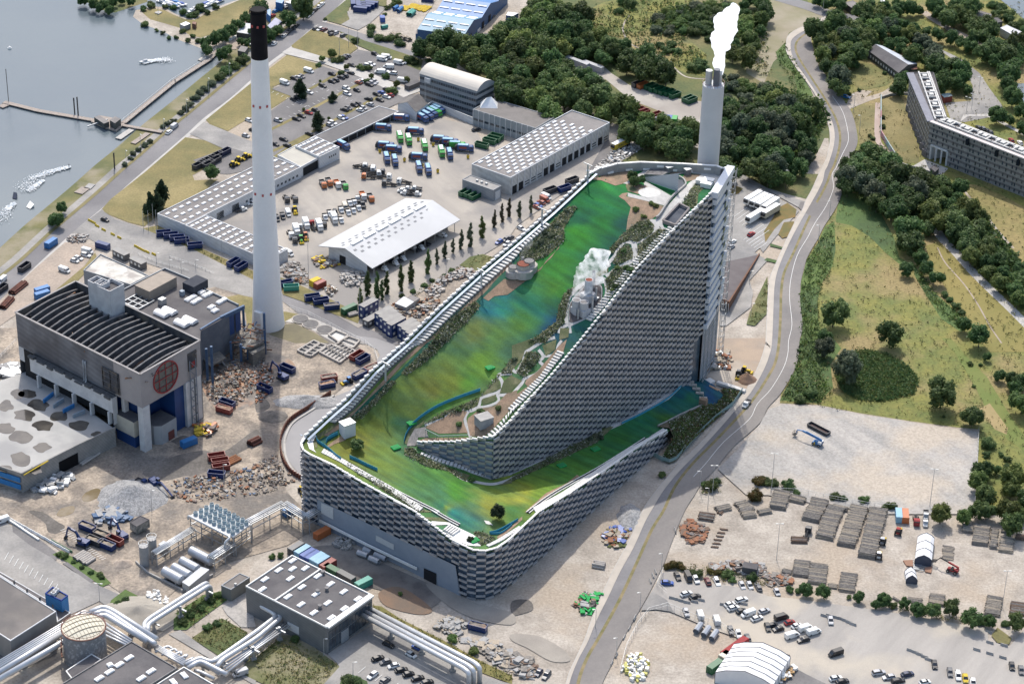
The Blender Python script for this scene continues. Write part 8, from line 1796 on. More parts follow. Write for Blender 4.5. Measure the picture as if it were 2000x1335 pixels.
for k,(A,B)in enumerate((('780 345','850 370'),('830 320','885 350'),('875 390','945 420'),('905 360','990 395'))):bdl(1,3,A,B,1,2.2,('left','rear','front','right')[k]+' one of four silver drums along the plant wall',TANKM,name='silver_drum',cat='drum')
for k in rg_(3):bdl(2,3,f'{1405 + 60 * k} {955 + 28 * k}',f'{1450 + 60 * k} {890 + 28 * k}',1,2.2,('left','middle','right')[k]+' one of three silver tank trailers by the gravel car park',TANKM,name='tank_trailer',cat='tank trailer')
for k,(A,B,c)in enumerate((('1055 85','1090 65','B'),('1090 100','1120 75','B'),('1165 125','1200 95','t'),('1185 130','1215 105','t'),('960 225','1010 215','t'))):bdl(1,0,A,B,1,2.2,f"{('blue', 'blue', 'teal', 'teal', 'teal')[k]} tank lying in the gravel yard by the blue shed, {('rear', 'front', 'left', 'right', 'at the shrubs')[k]}",cm(c),name='yard_tank',cat='tank')
for k,(A,B,n)in enumerate((('1130 85','1160 50',6),('1180 70','1215 35',6),('1225 75','1260 45',5),('1265 90','1320 50',8))):bdl(1,0,A,B,n,.6,f"yellow pipe bundle {('first', 'second', 'third', 'last')[k]} from the left in the top gravel yard",cm('y'))
for k in rg_(4):bdl(1,0,f'{1040 + 35 * k} {265 + 10 * k}',f'{1075 + 35 * k} {290 + 8 * k}',3,.9,('leftmost','second','third','rightmost')[k]+' pale timber bundle before the blue shed',LOGM[1],2,'timber_bundle','timber')
random.seed(31)
def heap(i,j,c,rx,ry,h,label,mat,lump=.25,name='heap',cat='heap',n=16,px=True):
 g=GG(*T(i,j,c)[0]);S=MB();V=[(g.x,g.y,g.z+h)];F=[];N=26;m=n//2
 for r in rg_(1,m+1):
  for k in rg_(N):
   a=6.2832*k/N;f=r/m;rr=f*(1+.18*mnoise.noise(V3((m_c(a)*2+g.x,m_s(a)*2+g.y,f))));z=h*(1-f)**1.1+(lump*h*.35*mnoise.noise(V3((m_c(a)*rr*5+g.x,m_s(a)*rr*5,3.3)))if r<m else-.2)
   V.append((g.x+rx*rr*m_c(a),g.y+ry*rr*m_s(a),g.z+z))
 for k in rg_(N):F.append((0,1+k,1+(k+1)%N))
 for r in rg_(m-1):
  for k in rg_(N):F.append((1+r*N+k,1+(r+1)*N+k,1+(r+1)*N+(k+1)%N,1+r*N+(k+1)%N))
 S.add(V,F);return tag(S.b(name,mat,None,True),label,cat)
GRH=M('grey_rubble',(.36,.355,.35),(.22,.22,.22),.9,fine=.4,fs_=2.2,bump=.6)
heap(0,2,'1010 1225',13,12,5.5,'large grey gravel heap before the half demolished hall',GRH,.5,'gravel_heap');heap(0,3,'945 415',3.5,3,1.6,'small sandy pile near the two silos',SAND,name='sand_pile');heap(2,2,'1800 320',4.2,4,3.2,'brown soil pile with two diggers beside the main road',M('brown_soil',(.24,.15,.10),(.19,.12,.085),.5,fine=.3),name='soil_pile');heap(1,2,'390 490',13,5.5,3.0,'long grey rubble bank above the curved retaining wall',GRH,.5,'rubble_bank');heap(0,3,'1080 780',13,9,3.2,'sandy spoil mound between the fat pipes',heap_ground,.6,'spoil_mound')
heap(2,3,'905 60',5,9,2.2,'grey stony mound on the verge of the main road',GRH,.6,'stone_mound');heap(1,2,'130 600',6,5,2.2,'dark scrap mound left of the curved retaining wall',SOILD,.7,'scrap_mound')
def clu(name,label,cat,i,j,poly,n,smin,smax,hmax,mats,seed,kind='stuff',mound=1.3):
 random.seed(seed);P=U_(i,j,poly);xs=[p[0]for p in P];ys=[p[1]for p in P];S=MB();k=0;cx,cy,rx,ry=(min(xs)+max(xs))/2,(min(ys)+max(ys))/2,(max(xs)-min(xs))/2,(max(ys)-min(ys))/2
 while k<n:
  x,y=r_u(min(xs),max(xs)),r_u(min(ys),max(ys))
  if not ipoly(x,y,P):continue
  g=GG(x,y);a=r_r()*6.28;s=r_u(smin,smax);q=1-((x-cx)/rx)**2-((y-cy)/ry)**2+.5*mnoise.noise(V3((x*.12,y*.12,seed)));S.box(g+ZV(r_u(.1,hmax)*.5+max(0,q)*mound*r_r()),(s,s*r_u(.2,.8),r_u(.1,hmax)),(m_c(a),m_s(a),r_u(-.25,.25)),random.randrange(len(mats)));k+=1
 o=S.b(name,mats);tag(o,label,cat);o['kind']=kind
PS,RSC,SC_=pale_scrap,rust_scrap,scrap_steel;TIM=LOGM[1]
clu('demolition_debris','broken slabs and scrap strewn over the dirt below the wrecked bay','debris',0,2,'397 84 433 59 500 41 500 107 448 143 408 122',520,.3,1.5,.5,[PS,RSC,SC_,TIM,rubble_floor,SOILD,SC_],1)
clu('demolition_debris','scrap and rubble between the wrecked bay and excavator','debris',1,2,'0 33 25 48 36 84 15 122 0 132',200,.4,1.8,.5,[PS,RSC,SC_,SOILD],2);clu('yard_scrap','metal scrap and machine parts strewn right of the gravel heap','scrap',0,2,'334 275 433 270 500 245 500 306 382 323 339 313',300,.3,1.5,.6,[PS,RSC,SC_,navy_steel,SC_,SOILD,SC_],3);clu('yard_scrap','boards and metal parts beside the curved retaining wall','scrap',1,2,'0 245 38 224 56 255 76 280 25 301 0 306',200,.3,1.5,.6,[PS,SC_,TIM,SC_,SOILD],4)
clu('yellow_machine_parts','tangle of yellow machine arms beside the hall stairs','machine parts',0,2,'382 171 408 166 423 176 408 194 382 188',60,1.0,3.4,1.2,[cm('y'),SC_,cm('O')],5);clu('blue_steel_parts','pile of blue-grey steel beams beside the glazed cabin','steel',0,3,'181 3 245 -3 250 20 229 28 186 24',46,2,6,.9,[navy_steel,M('pale_blue_steel',(.22,.28,.36),(.16,.2,.28),.8),PS],6)
clu('stone_rubble','boulder pile beneath the blue-grey plant wall','boulders',1,3,'149 69 163 56 194 64 188 76 168 79',110,.6,1.6,1.2,[stack_concrete,GRAVELG,PS],7);clu('slab_stack','heaped concrete slabs in front of the blue rubble skip','slabs',1,3,'344 229 377 209 418 219 397 245 372 242',130,.8,2.6,.6,[PS,grey_concrete_wall,TIM],8);clu('scrap_timber','grey beams and frames dumped at the bottom lane','scrap',1,3,'397 252 471 257 500 280 500 318 471 301 433 270',150,.8,3.4,.6,[TIM,PS,LOGM[0]],9);clu('scrap_timber','dark timber frames beside two parked cars at the bottom','scrap',2,3,'0 278 25 290 48 301 38 331 10 323 0 306',110,.8,3.6,.7,[LOGM[0],PS,LOGM[2]],10)
clu('palette_store','rows of dark pallets and pipes behind the depot fence','pallets',1,1,'45 194 76 181 92 196 102 217 97 227 64 214',260,.8,2.4,1.0,[LOGM[0],SC_,PS],11);clu('block_store','stacked grey kerb stones at the shed gable','stone stacks',1,1,'163 211 178 199 206 201 211 219 194 232 171 227',120,.9,2.0,1.3,[stack_concrete,PS],12);clu('block_store','grey and yellow steel racks left of the shed gable','racks',1,1,'108 176 122 171 150 183 163 188 125 196',90,1,2.6,1,[SC_,PS,cm('y')],13);clu('block_store','grey stone stacks along the ski building rear lane','stone stacks',1,1,'329 242 357 219 397 196 428 196 423 211 382 217 352 255',150,.8,2.2,1.1,[stack_concrete,PS,SC_],14);clu('block_store','building rubbish and pallets around the white shelter','pallets',1,1,'255 275 288 255 331 250 362 257 331 293 301 290',160,.7,2.2,.9,[PS,TIM,SC_,RSC],15);clu('block_store','white waste bags and boxes by the rust-red container','waste',1,1,'130 234 143 227 160 237 148 250',70,.5,1.6,1,[WHITE,TIM,SC_],16)
clu('kerb_stones','pale kerb stones spilled beyond the yellow trailer','stones',2,0,'178 313 204 295 250 275 267 280 237 303 194 329 153 339',260,.6,1.8,.7,[PS,WHITE,stack_concrete],17);clu('works_scrap','scaffold parts and planks at the foot of the tower','scaffold parts',2,2,'364 43 397 23 428 31 423 61 382 66',150,.8,3.2,1.0,[PS,TIM,RSC,STEEL],18);clu('yard_scrap','weedy steel scrap at the corner of the timber yard','scrap',2,3,'329 33 349 20 380 36 374 64 339 66',120,.8,3.2,.7,[RSC,LOGM[2],SC_],19);clu('yard_scrap','planks and frames along the timber yard hedge','scrap',2,3,'385 107 433 102 500 110 500 132 446 127 397 120',140,.8,3.4,.9,[LOGM[0],PS,SC_],20);clu('yard_scrap','planks along the timber yard hedge below a log pair','scrap',3,3,'0 125 38 127 48 143 0 150',70,.8,3.2,.7,[LOGM[0],RSC,SC_],21);clu('roadside_scrap','red steel girders and soil lumps on the main road verge','scrap',2,3,'168 59 196 33 227 38 219 74 191 71',80,.8,3.4,.7,[RSC,cm('b'),TIM,scrub_ground],22);clu('green_sheets','frames under bright green sheets beside the main road','scaffold parts',2,3,'115 183 143 163 178 163 163 194 143 209',70,.8,3.2,.7,[PS,SC_,MAT],23)
clu('big_bags','crowd of white and yellow bulk bags on the gravel lot','bulk bags',2,3,'211 313 229 285 242 280 267 298 260 334 237 336',120,1.0,1.5,1.6,[WHITE,M('yellow_bag',(.60,.56,.16),(.5,.48,.2),1),WHITE],24);clu('big_bags','white bulk bags piled beside the spoil mound','bulk bags',0,3,'285 163 295 157 331 176 331 186 316 188 288 181',44,1.0,1.5,1.4,[WHITE],25);clu('pallet_goods','timber pallets and wrapped goods beside the huge marquee','pallets',3,3,'15 334 51 307 55 313 28 340',34,1.0,2.4,1.2,[M('fresh_timber',(.50,.33,.16),(.42,.27,.13),.8),WHITE],26);clu('aluminium_boxes','grey aluminium frames stacked at the deck wall','frames',0,2,'64 298 110 265 140 265 145 278 110 306 76 308',46,1.6,3.4,1.3,[WALLG,PS,SKYL],27);clu('quay_rubble','grey rubble strip along the top of the side street','rubble',0,1,'129 138 143 129 173 130 168 143 143 146',130,.5,1.6,.7,[PS,SC_,stack_concrete],28);clu('yard_frames','long grey roof girders lying left of the deck','girders',0,2,'0 69 33 46 64 59 46 79 5 84',40,4,8,.6,[PS,STEEL],29)
bdl(2,3,'625 425','710 440',4,.9,'stack of pale concrete pipes on the verge of the main road',PALEC,2)
wlr('pallet_shelter','dark open shelter among planks at the hedge',U_(2,3,'450 120 479 125'),3.0,3.4,ROOFD,'shelter');blk('white_shelter','white sheet-roofed shelter on the rear building lot','shelter',[G(*p,3)for p in U_(1,1,'271 262 293 270 309 259 289 248')],3,PS,WALLW,0)
blk('grey_shelter','grey-roofed shelter behind the white sheet-roofed one','shelter',[G(*p,3)for p in U_(1,1,'295 251 309 259 320 252 304 245')],3,PS,ROOFF,0)
for k,p in enumerate(U_(1,1,'87 293 107 303 134 314')):
 g=GG(*p);S=MB();S.cyl(g,g+ZV(.25),3.5,n=32);S.cyl(g+ZV(.25),g+ZV(.32),3.1,n=32,mi=1);tag(S.b('round_cover',[stack_concrete,M('dark_gravel_fill',(.12,.115,.115),(.16,.155,.15),.8,fine=.3)]),f"{('upper', 'middle', 'lower')[k]} one of three round grey covers beside the tall chimney",'cover','round covers')
def pit(s,label,nx,ny,m):
 P=[GG(*p)for p in K(440,560,6.25,s)];t=thing('foundation_pit',label,'foundation',tuple(P[0]),'foundation pits');S=MB();S.add([p+ZV(.08)for p in P],[(0,1,2,3)]);o=S.b('pit_floor',m,t)
 if o.data.polygons[0].normal.z<0:o.data.flip_normals()
 S=MB()
 for a,b in zip(P,P[1:]+P[:1]):S.bar(a+ZV(.45),b+ZV(.45),.6,.9)
 for k in rg_(1,nx):S.bar(P[0].lerp(P[1],k/nx)+ZV(.4),P[3].lerp(P[2],k/nx)+ZV(.4),.4,.7)
 for k in rg_(1,ny):S.bar(P[0].lerp(P[3],k/ny)+ZV(.38),P[1].lerp(P[2],k/ny)+ZV(.38),.4,.66)
 S.b('pit_wall',stack_concrete,t)
for s,l,a,b,m in(('880 790 1080 670 1150 700 960 830','narrow grey foundation grid, leftmost',4,1,PALE),('970 840 1160 705 1235 730 1050 860','narrow grey foundation grid, second from left',4,1,PALE),('1150 810 1230 750 1470 880 1400 940','foundation grid with pale cells, nearest the skips',1,6,CONC),('1230 745 1300 720 1530 830 1480 880','foundation grid with white cells',1,6,pale_plaza),('1260 600 1350 545 1500 605 1390 690','open foundation with white floor by the road',1,1,pale_plaza),('1370 690 1510 620 1640 670 1560 760','flat pale foundation slab by the road fence',2,1,CONC),('1330 720 1400 700 1590 800 1550 840','dim foundation grid behind the white cells',1,5,PALE)):pit(s,l,a,b,m)
P=[GG(*p)for p in crv(U_(1,2,'146 110 102 139 66 163 51 188 47 211 51 237 66 262 93 280'),6)];S=MB();
for k,(a,b)in enumerate(zip(rs(P,.9),rs(P,.9)[1:])):S.bar(a+ZV(.6)+V3((.2,.2,0))*(k%2),b+ZV(.6)+V3((.2,.2,0))*(k%2),.35,2.6)
tag(S.b('sheet_pile_wall',RS),'curved rusty sheet pile wall along the grey road','wall')
S=MB()
for a,b in zip(P,P[1:]):d=(b-a).normalized();q=V3((-d.y,d.x,0))*1.6;S.bar(a+q+ZV(.2),b+q+ZV(.2),.8,.5)
tag(S.b('road_kerb',CONC),'pale kerb inside the curved sheet pile wall','kerb')
def fnc(label,P,h=1.9,mat=None,n=2.6,mesh=False,name='fence'):
 W3=rs([GG(*p)for p in P],n);t=thing(name,label,'fence',tuple(W3[0]));S=MB();S2=MB()
 for a,b in zip(W3,W3[1:]):
  S.bar(a,a+ZV(h),.1);S2.bar(a+ZV(h),b+ZV(h),.07);S2.bar(a+ZV(h*.5),b+ZV(h*.5),.05)
  if mesh:S2.quad(a+ZV(.1),b+ZV(.1),b+ZV(h),a+ZV(h))
 S.b('post_row',STEEL,t);S2.b('rail',mat or STEEL,t)
fnc('mesh fence with posts around the gravel lot below the fork',U_(2,3,'211 318 224 270 245 229 267 201 303 191 357 214 408 229 443 257'),2.2);fnc('bent wire fence at the corner of the gravel car park',U_(2,3,'295 122 283 150 303 168'),2.2);fnc('post fence along the timber yard and gravel field',U_(3,2,'5 301 64 303 122 316 194 329 250 334'),2);fnc('wire fence closing the gravel field on the right',U_(3,2,'411 182 408 255 402 339'),2);fnc('turquoise mesh fence around the planted bank',K5('1400 300 1280 480 1180 560 1050 660 900 800 740 960 620 1100 540 1200 450 1235 340 1200 220 1130'),2.0,M('turquoise_mesh',(.20,.30,.29),(.25,.34,.33),.6),2.4,True);fnc('wire fence between side street and foundation pits',K(440,560,6.25,'780 270 1000 340 1240 460 1480 590 1700 690 1820 800 1860 920'),1.8);fnc('wire fence along the grass bed at the deck foot',U_(0,2,'0 41 18 23 33 8'),1.8);fnc('white rail fence below the works ground',K5('1040 180 1240 230 1440 300'),1.2);fnc('fence beside the depot street islands',U_(0,1,'270 168 306 183 369 201'),1.0);fnc('second rail beside the depot street islands',U_(0,1,'331 173 377 188 418 206'),1.0)
for i,j,s,d,c,lab in((0,1,'690 400 720 415 745 440 795 470 865 505 915 530',(1,.5),'y','yellow barrier block at the mouth of the side street'),(0,1,'1045 598 1070 612 1095 625 1130 640 1180 657',(1,.5),'y','yellow barrier block in the middle of the side street'),(3,3,'430 815 470 815 510 825 550 835 590 850 620 865 650 880',(1,.3),'z','grey barrier block in the arc across the gravel car park'),(3,3,'1090 1080 1130 1095 1160 1110 1200 1130 1230 1150 1700 1020 1810 1042 1690 940 1600 1075 1700 1105 1800 1135',(1,.3),'z','grey barrier block on the far right of the car park'),(2,3,'1230 680 1270 690 1300 700 1340 712 1400 708 1450 695 1620 730 1780 725',(1,.2),'z','grey barrier block by the car park entrance'),(2,3,'1100 480 1080 510 1060 550 1250 160',(.4,1),'z','grey barrier block along the road verge'),(2,3,'940 830 900 910 860 980 800 1120 765 1180',(-.5,1),'z','grey barrier block lining the lower road verge')):
 for p in T(i,j,s):put('barrier',(c,),p,d,lab,'barrier blocks')
for k in rg_(26):put('barrier',('w',1.6),T(0,3,f'{90 + 17.2 * k} {80 + 9.6 * k + (k % 3)}')[0],(1,.55),'white block in the long row edging the office road','white edging blocks')
for k in rg_(9):put('barrier',('D',1.6),T(0,3,f'{405 + 17 * k} {245 + 9.5 * k}')[0],(1,.55),'dark green block ending the white block row','green edging blocks')
wlr('white_kerb_wall','low white wall beside the long row of white blocks',U_(0,3,'5 15 31 31 56 48 76 61'),.9,.6,WHITE)
for i,j,s,a,lab,g in((0,1,'1100 470 1140 465 1175 415 1200 460',(9.0,),'grey flag pole at the lawn end of the depot wing','flag poles'),(0,1,'1428 580 1700 660',(10.0,),'thin pole against the white depot wall','flag poles'),(1,0,'1297 830',(17.0,),'tall thin flag pole before the vaulted office','flag poles'),(1,1,'402 810',(19.0,),'tall lattice-thin mast left of the gabled shed','masts'),(1,1,'797 1090',(9.0,),'thin mast at the blue cabins','masts'),(1,0,'780 370 640 430 710 360',(10.0,),'thin pole on the works plot','masts')):
 for p in T(i,j,s):put('pole',a,p,(1,0),lab,g)
LPG='street lamps'
for i,j,s,a,d,lab in((0,0,'1258 1030 1433 880 1600 715 1760 600 1918 450 1080 1150 970 1275',(8.0,1),(.5,.4),'thin lamp post on the quay road verge'),(3,0,'418 118 700 1020 655 860',(9.0,1),(-1,0),'lamp post at the bending road, upper part'),(2,3,'1145 470 980 770 800 1120 640 900',(7.5,1),(-1,.2),'lamp post along the lower main road'),(2,2,'1440 1180 1500 1310',(9.0,1),(-1,0),'slim lamp post at the weedy road corner'),(2,2,'1537 1190',(12.0,2),(1,0),'tall double lamp at the weedy road corner'),(3,2,'25 1170 1240 1290',(16.0,2),(1,.1),'tall floodlight post on the gravel field edge'),(3,3,'1795 745 65 380',(15.0,2),(1,0),'tall floodlight post in the timber yard'),(3,0,'1615 710 1560 840 1520 865',(8.0,2),(1,.3),'lamp post behind the apartment block'),(0,2,'1718 1130 1165 1330',(9.0,1),(1,0),'lamp post on the demolition dirt'),(1,3,'745 1300 520 1120',(7.0,1),(1,0),'lamp post by the pump house car park'),(0,3,'765 695',(7,2),(1,.1),'double lamp post at the pipe yard corner'),(1,1,'1458 830',(8.5,1),(1,0),'lamp post at the rear building lot'),(3,1,'470 370 385 560 150 135',(8,1),(-1,0),'lamp post at the meadow side of the bend'),(0,1,'1300 770 1200 720 1390 790 1500 770',(4.5,1),(1,0),'small lamp on the depot street islands'),(2,1,'1830 1130 1820 880',(6,1),(1,0),'lamp post on the tower forecourt')):
 for p in T(i,j,s):put('lamp',a,p,d,lab,LPG)
S=MB()
for k in rg_(8):a=GG(*T(3,3,f'{1115 + 8 * k} {470 - 2 * k}')[0]);b=GG(*T(3,3,f'{1125 + 8 * k} {390 + 2 * k}')[0]);S.bar(a+ZV(.5),b+ZV(.5),.2)
for k in rg_(5):a=GG(*T(3,3,f'{1112 - k} {460 - 17 * k}')[0]);b=GG(*T(3,3,f'{1190 + k} {475 - 17 * k}')[0]);S.bar(a+ZV(.55),b+ZV(.55),.25)
tag(S.b('log_conveyor',STEEL),'steel conveyor frame between the two tunnel tents','conveyor')
for k,s in enumerate(('1035 395 1110 390 1110 440 1060 435','1200 450 1260 440 1250 490 1205 480')):plat(('left','right')[k]+' rusty plate beside the log conveyor',s,3,3,.5,M('rusty_plate',(.33,.18,.12),(.26,.15,.10),.5),'rusty_plate','plate')
for k in rg_(6):bdl(2,3,f'{1525 + 14 * k} {285 - 27 * k}',f'{1580 + 14 * k} {290 - 27 * k}',2,.45,'dark beam pair laid out on the timber yard',LOGM[2],name='beam_pair',cat='beams')
def leafmat(nm,c,c2,v=.35):
 m=M(nm,c,c2,.5,rf_=.6,spec=.25,fine=.35,fs_=1.4)
 nt=m.node_tree;b=nt.nodes['Principled BSDF'];src=b.inputs['Base Color'].links[0].from_socket
 oi=nt.nodes.new('ShaderNodeObjectInfo');hs=nt.nodes.new('ShaderNodeHueSaturation');r1=nt.nodes.new('ShaderNodeMapRange');r1.inputs['To Min'].default_value=1-v;r1.inputs['To Max'].default_value=1+v
 r2=nt.nodes.new('ShaderNodeMapRange');r2.inputs['To Min'].default_value=.47;r2.inputs['To Max'].default_value=.525
 mu=nt.nodes.new('ShaderNodeMath');mu.operation='FRACT';m7=nt.nodes.new('ShaderNodeMath');m7.operation='MULTIPLY';m7.inputs[1].default_value=7.31
 L=nt.links;L.new(oi.outputs['Random'],r1.inputs[0]);L.new(oi.outputs['Random'],m7.inputs[0]);L.new(m7.outputs[0],mu.inputs[0]);L.new(mu.outputs[0],r2.inputs[0]);L.new(r1.outputs[0],hs.inputs['Value']);L.new(r2.outputs[0],hs.inputs['Hue']);L.new(src,hs.inputs['Color']);L.new(hs.outputs[0],b.inputs['Base Color'])
 tr=nt.nodes.new('ShaderNodeBsdfTranslucent');L.new(hs.outputs[0],tr.inputs[0]);mx=nt.nodes.new('ShaderNodeMixShader');mx.inputs[0].default_value=.4;L.new(b.outputs[0],mx.inputs[1]);L.new(tr.outputs[0],mx.inputs[2]);L.new(mx.outputs[0],nt.nodes['Material Output'].inputs[0])
 return m
LEAF=leafmat('deciduous_leaves',(.065,.115,.043),(.125,.185,.062));LEAFB=leafmat('light_leaves',(.11,.165,.05),(.175,.225,.07));LEAFD=leafmat('dark_needles',(.02,.042,.022),(.04,.07,.032),.15);LEAFG=leafmat('grey_willow_leaves',(.085,.115,.07),(.135,.165,.105),.2);LEAFY=leafmat('rusty_leaves',(.15,.11,.03),(.09,.10,.03),.2)
BARK=M('bark',(.10,.08,.065),(.15,.125,.10),2)
def crownmesh(seed,kind):
 rnd=random.Random(seed);S=MB();C=[]
 if kind=='poplar':C=[(rnd.uniform(-.5,.5)*(1.1-abs(z+.3)*.4),rnd.uniform(-.5,.5)*(1.1-abs(z+.3)*.4),z,.46-abs(z+.3)*.11)for z in[k*.17-1.85 for k in rg_(23)]]
 elif kind=='pine':C=[(rnd.uniform(-.6,.6)*(1.1-k*.08),rnd.uniform(-.6,.6)*(1.1-k*.08),-.5+k*.16,.5-k*.025)for k in rg_(12)]
 elif kind=='bush':C=[(rnd.gauss(0,.38),rnd.gauss(0,.38),rnd.uniform(-.35,.25),rnd.uniform(.3,.48))for k in rg_(13)]
 else:
  for k in rg_(24):
   a=rnd.uniform(0,6.28);z=rnd.uniform(-.62,.85);r=math.sqrt(max(0,1-(z*.95)**2))*rnd.uniform(.35,.82);C.append((r*m_c(a),r*m_s(a),z*.78,rnd.uniform(.2,.42)))
  C.append((0,0,0,.55))
 ls=.155 if kind!='poplar' else.13
 for cx,cy,cz,cr in C:
  n,m=7,5;base=len(S.v);vs=[]
  for i in rg_(m+1):
   for j in rg_(n):
    th=math.pi*i/m;ph=6.2832*j/n;d=V3((m_s(th)*m_c(ph),m_s(th)*m_s(ph),m_c(th)));vs.append(V3((cx,cy,cz))+d*cr*(.78+.2*mnoise.noise(d*2.3+V3((cx*5,cy*5,cz*5+seed)))))
  S.add(vs,[(i*n+j,i*n+(j+1)%n,(i+1)*n+(j+1)%n,(i+1)*n+j)for i in rg_(m)for j in rg_(n)])
  for k in rg_(int(150*cr/.4*(.55 if kind=='poplar' else 1))):
   d=V3((rnd.gauss(0,1),rnd.gauss(0,1),rnd.gauss(.15,1))).normalized();p=V3((cx,cy,cz))+d*cr*rnd.uniform(.72,1.24);nn=(d+V3((rnd.gauss(0,.55),rnd.gauss(0,.55),rnd.gauss(.25,.5)))).normalized()
   X=nn.orthogonal().normalized();a=rnd.uniform(0,6.28);Y=nn.cross(X);X,Y=X*m_c(a)+Y*m_s(a),Y*m_c(a)-X*m_s(a);s=ls*rnd.uniform(.35,.9)
   S.add([p-X*s,p-Y*s*.6,p+X*s,p+Y*s*.6],((0,1,2,3),))
 return S
CROWNS={}
def crown(kind,k,mat):
 key=(kind,k,mat.name)
 if key not in CROWNS:
  g=(kind,k)
  if g not in CROWNS:CROWNS[g]=crownmesh(100+k*17+len(kind),kind)
  CROWNS[key]=CROWNS[g].mesh('crown',mat)
 return CROWNS[key]
S=MB();S.cyl((0,0,0),(.02,.02,.55),.05,.035,7);S.cyl((.02,.02,.55),(.0,.05,1),.035,.018,6);S.cyl((.02,.02,.5),(.28,.1,.85),.022,.01,5);S.cyl((.02,.02,.55),(-.22,-.15,.9),.022,.01,5);S.cyl((.01,.02,.6),(-.05,.28,.95),.02,.008,5)
TRUNK=S.mesh('trunk',BARK)
CATS={'tree':('broadleaf_tree','tree'),'poplar':('poplar_tree','tree'),'pine':('pine_tree','tree'),'bush':('shrub','shrub')}
TN=[0];SPEC=[]
def tree(*a,**k):SPEC.append((a,k))
def tnw(px,py,rm,kind,label,group,mat=None,zb=None,hf=None,world=None,mass=None):
 TN[0]+=1;rnd=random.Random(TN[0]*31);rz=rm*{'tree':1.0,'poplar':2.7,'pine':1.35,'bush':.85}[kind]*rnd.uniform(.9,1.12)*(hf or 1);ch=rz*{'tree':1.14,'poplar':1.0,'pine':.95,'bush':.6}[kind]
 if kind=='poplar':ch=rm*2.75*(hf or 1)
 if world:p=V3(world)
 elif zb is None:p=G(px,py,ch);p.z=0.1
 else:p=nr(px,py);p.z-=.1
 mat=mat or LEAF
 if mass is not None:
  me=crown(kind,rnd.randrange(5),LEAF);a=rnd.uniform(0,6.28);ca,sa=m_c(a),m_s(a);k=len(me.vertices);co=np.empty(k*3);me.vertices.foreach_get('co',co);co=co.reshape(-1,3)*np.array([rm,rm,rz])
  co=np.c_[co[:,0]*ca-co[:,1]*sa+p.x,co[:,0]*sa+co[:,1]*ca+p.y,co[:,2]+ch+p.z];b=len(mass.v);mass.v+=list(map(tuple,co));q=np.empty(len(me.loops),np.int32);me.loops.foreach_get('vertex_index',q);mass.f+=(q.reshape(-1,4)+b).tolist();return
 nm,cat=CATS[kind];nm='young_tree' if group=='young car park trees' else 'willow_tree' if 'willow' in label else nm;t=ON_(nm,None);LK_(t);t.location=p;t.rotation_euler=(0,0,rnd.uniform(0,6.28));tag(t,label,cat,group)
 c=ON_('crown',crown(kind,rnd.randrange(5),mat));LK_(c);c.parent=t;c.location=(0,0,ch);f=rnd.uniform(.9,1.1);c.scale=(rm*f,rm/f,rz if kind!='poplar' else rm*1.4*(hf or 1)*rnd.uniform(.85,1.15))
 k=ON_('trunk',TRUNK);LK_(k);k.parent=t;k.scale=(rm*.9,rm*.9,ch*1.05 if kind!='bush' else ch)
 return t
def pxm(px,py):return FPX/(G(px,py)-ZV(CAMZ)).length
def tr_s(i,j,s,kind,label,group,mat=None,hf=None,roof=False):
 v=[float(a)for a in s.split()]
 for k in rg_(0,len(v),3):
  x,y=U_(i,j,f'{v[k]} {v[k + 1]}')[0];tree(x,y,v[k+2]/pxm(x,y),kind,label,group,mat,True if roof else None,hf)
def gv(i,j,poly,gap,r0,r1,label,group,kind='tree',mat=None,seed=1,cap=60,mats=None):
 gap*=1.42 if kind=='tree' else 1.12;r0*=1.12 if kind=='tree' else 1.0;r1*=1.3 if kind=='tree' else 1.1
 rnd=random.Random(seed);P=U_(i,j,poly);xs=[p[0]for p in P];ys=[p[1]for p in P];pts=[];tries=0
 while tries<6000 and len(pts)<cap:
  tries+=1;x,y=rnd.uniform(min(xs),max(xs)),rnd.uniform(min(ys),max(ys))
  if not ipoly(x,y,P):continue
  w=G(x,y)
  if any((w-q[0]).length<gap for q in pts):continue
  pts.append((w,x,y))
 for w,x,y in pts:tree(x,y,rnd.uniform(r0,r1),kind,label,group,rnd.choice(mats)if mats else mat)
WD='trees of the wooded belt';MX=[LEAF,LEAF,LEAF,LEAFB,LEAF]
gv(2,0,'0 48 15 33 41 5 84 0 107 15 143 25 150 48 138 66 102 74 71 94 38 102 0 107',6.4,4.2,5.6,'tree in the upper wooded belt left of the meadow',WD,mats=MX,seed=2)
gv(1,0,'308 87 352 84 382 76 433 87 500 59 500 122 458 143 397 125 362 120 329 112',6.4,3.8,5.2,'tree in the wood behind the vaulted office',WD,mats=MX,seed=3)
gv(1,0,'469 143 500 122 500 199 476 183',6,3.5,4.6,'tree at the gable end of the vaulted office',WD,mats=MX,seed=4)
gv(2,0,'0 110 51 107 102 117 110 143 112 163 178 173 183 194 224 209 219 227 153 224 120 214 76 219 15 196 0 188',6.2,4.0,5.8,'tree in the wood behind the skylight warehouse',WD,mats=MX,seed=5)
gv(2,0,'76 89 122 64 153 61 229 94 293 122 306 143 302 155 255 143 204 122 163 112 122 102',5.6,3.4,4.8,'tree in the strip between pale yard and meadow',WD,mats=MX,seed=6)
gv(2,0,'217 234 280 224 321 245 352 252 354 280 323 301 280 283 229 265 214 250',5.6,3.4,5.2,'tree on the mound behind the ski building top',WD,mats=MX,seed=7)
tr_s(2,0,'331 270 24.2 143 153 21.7 158 163 22.9 79 122 22.9 122 43 20.4 84 143 21.7','tree','big round tree standing out of the wooded belt',WD,LEAF,1.15)
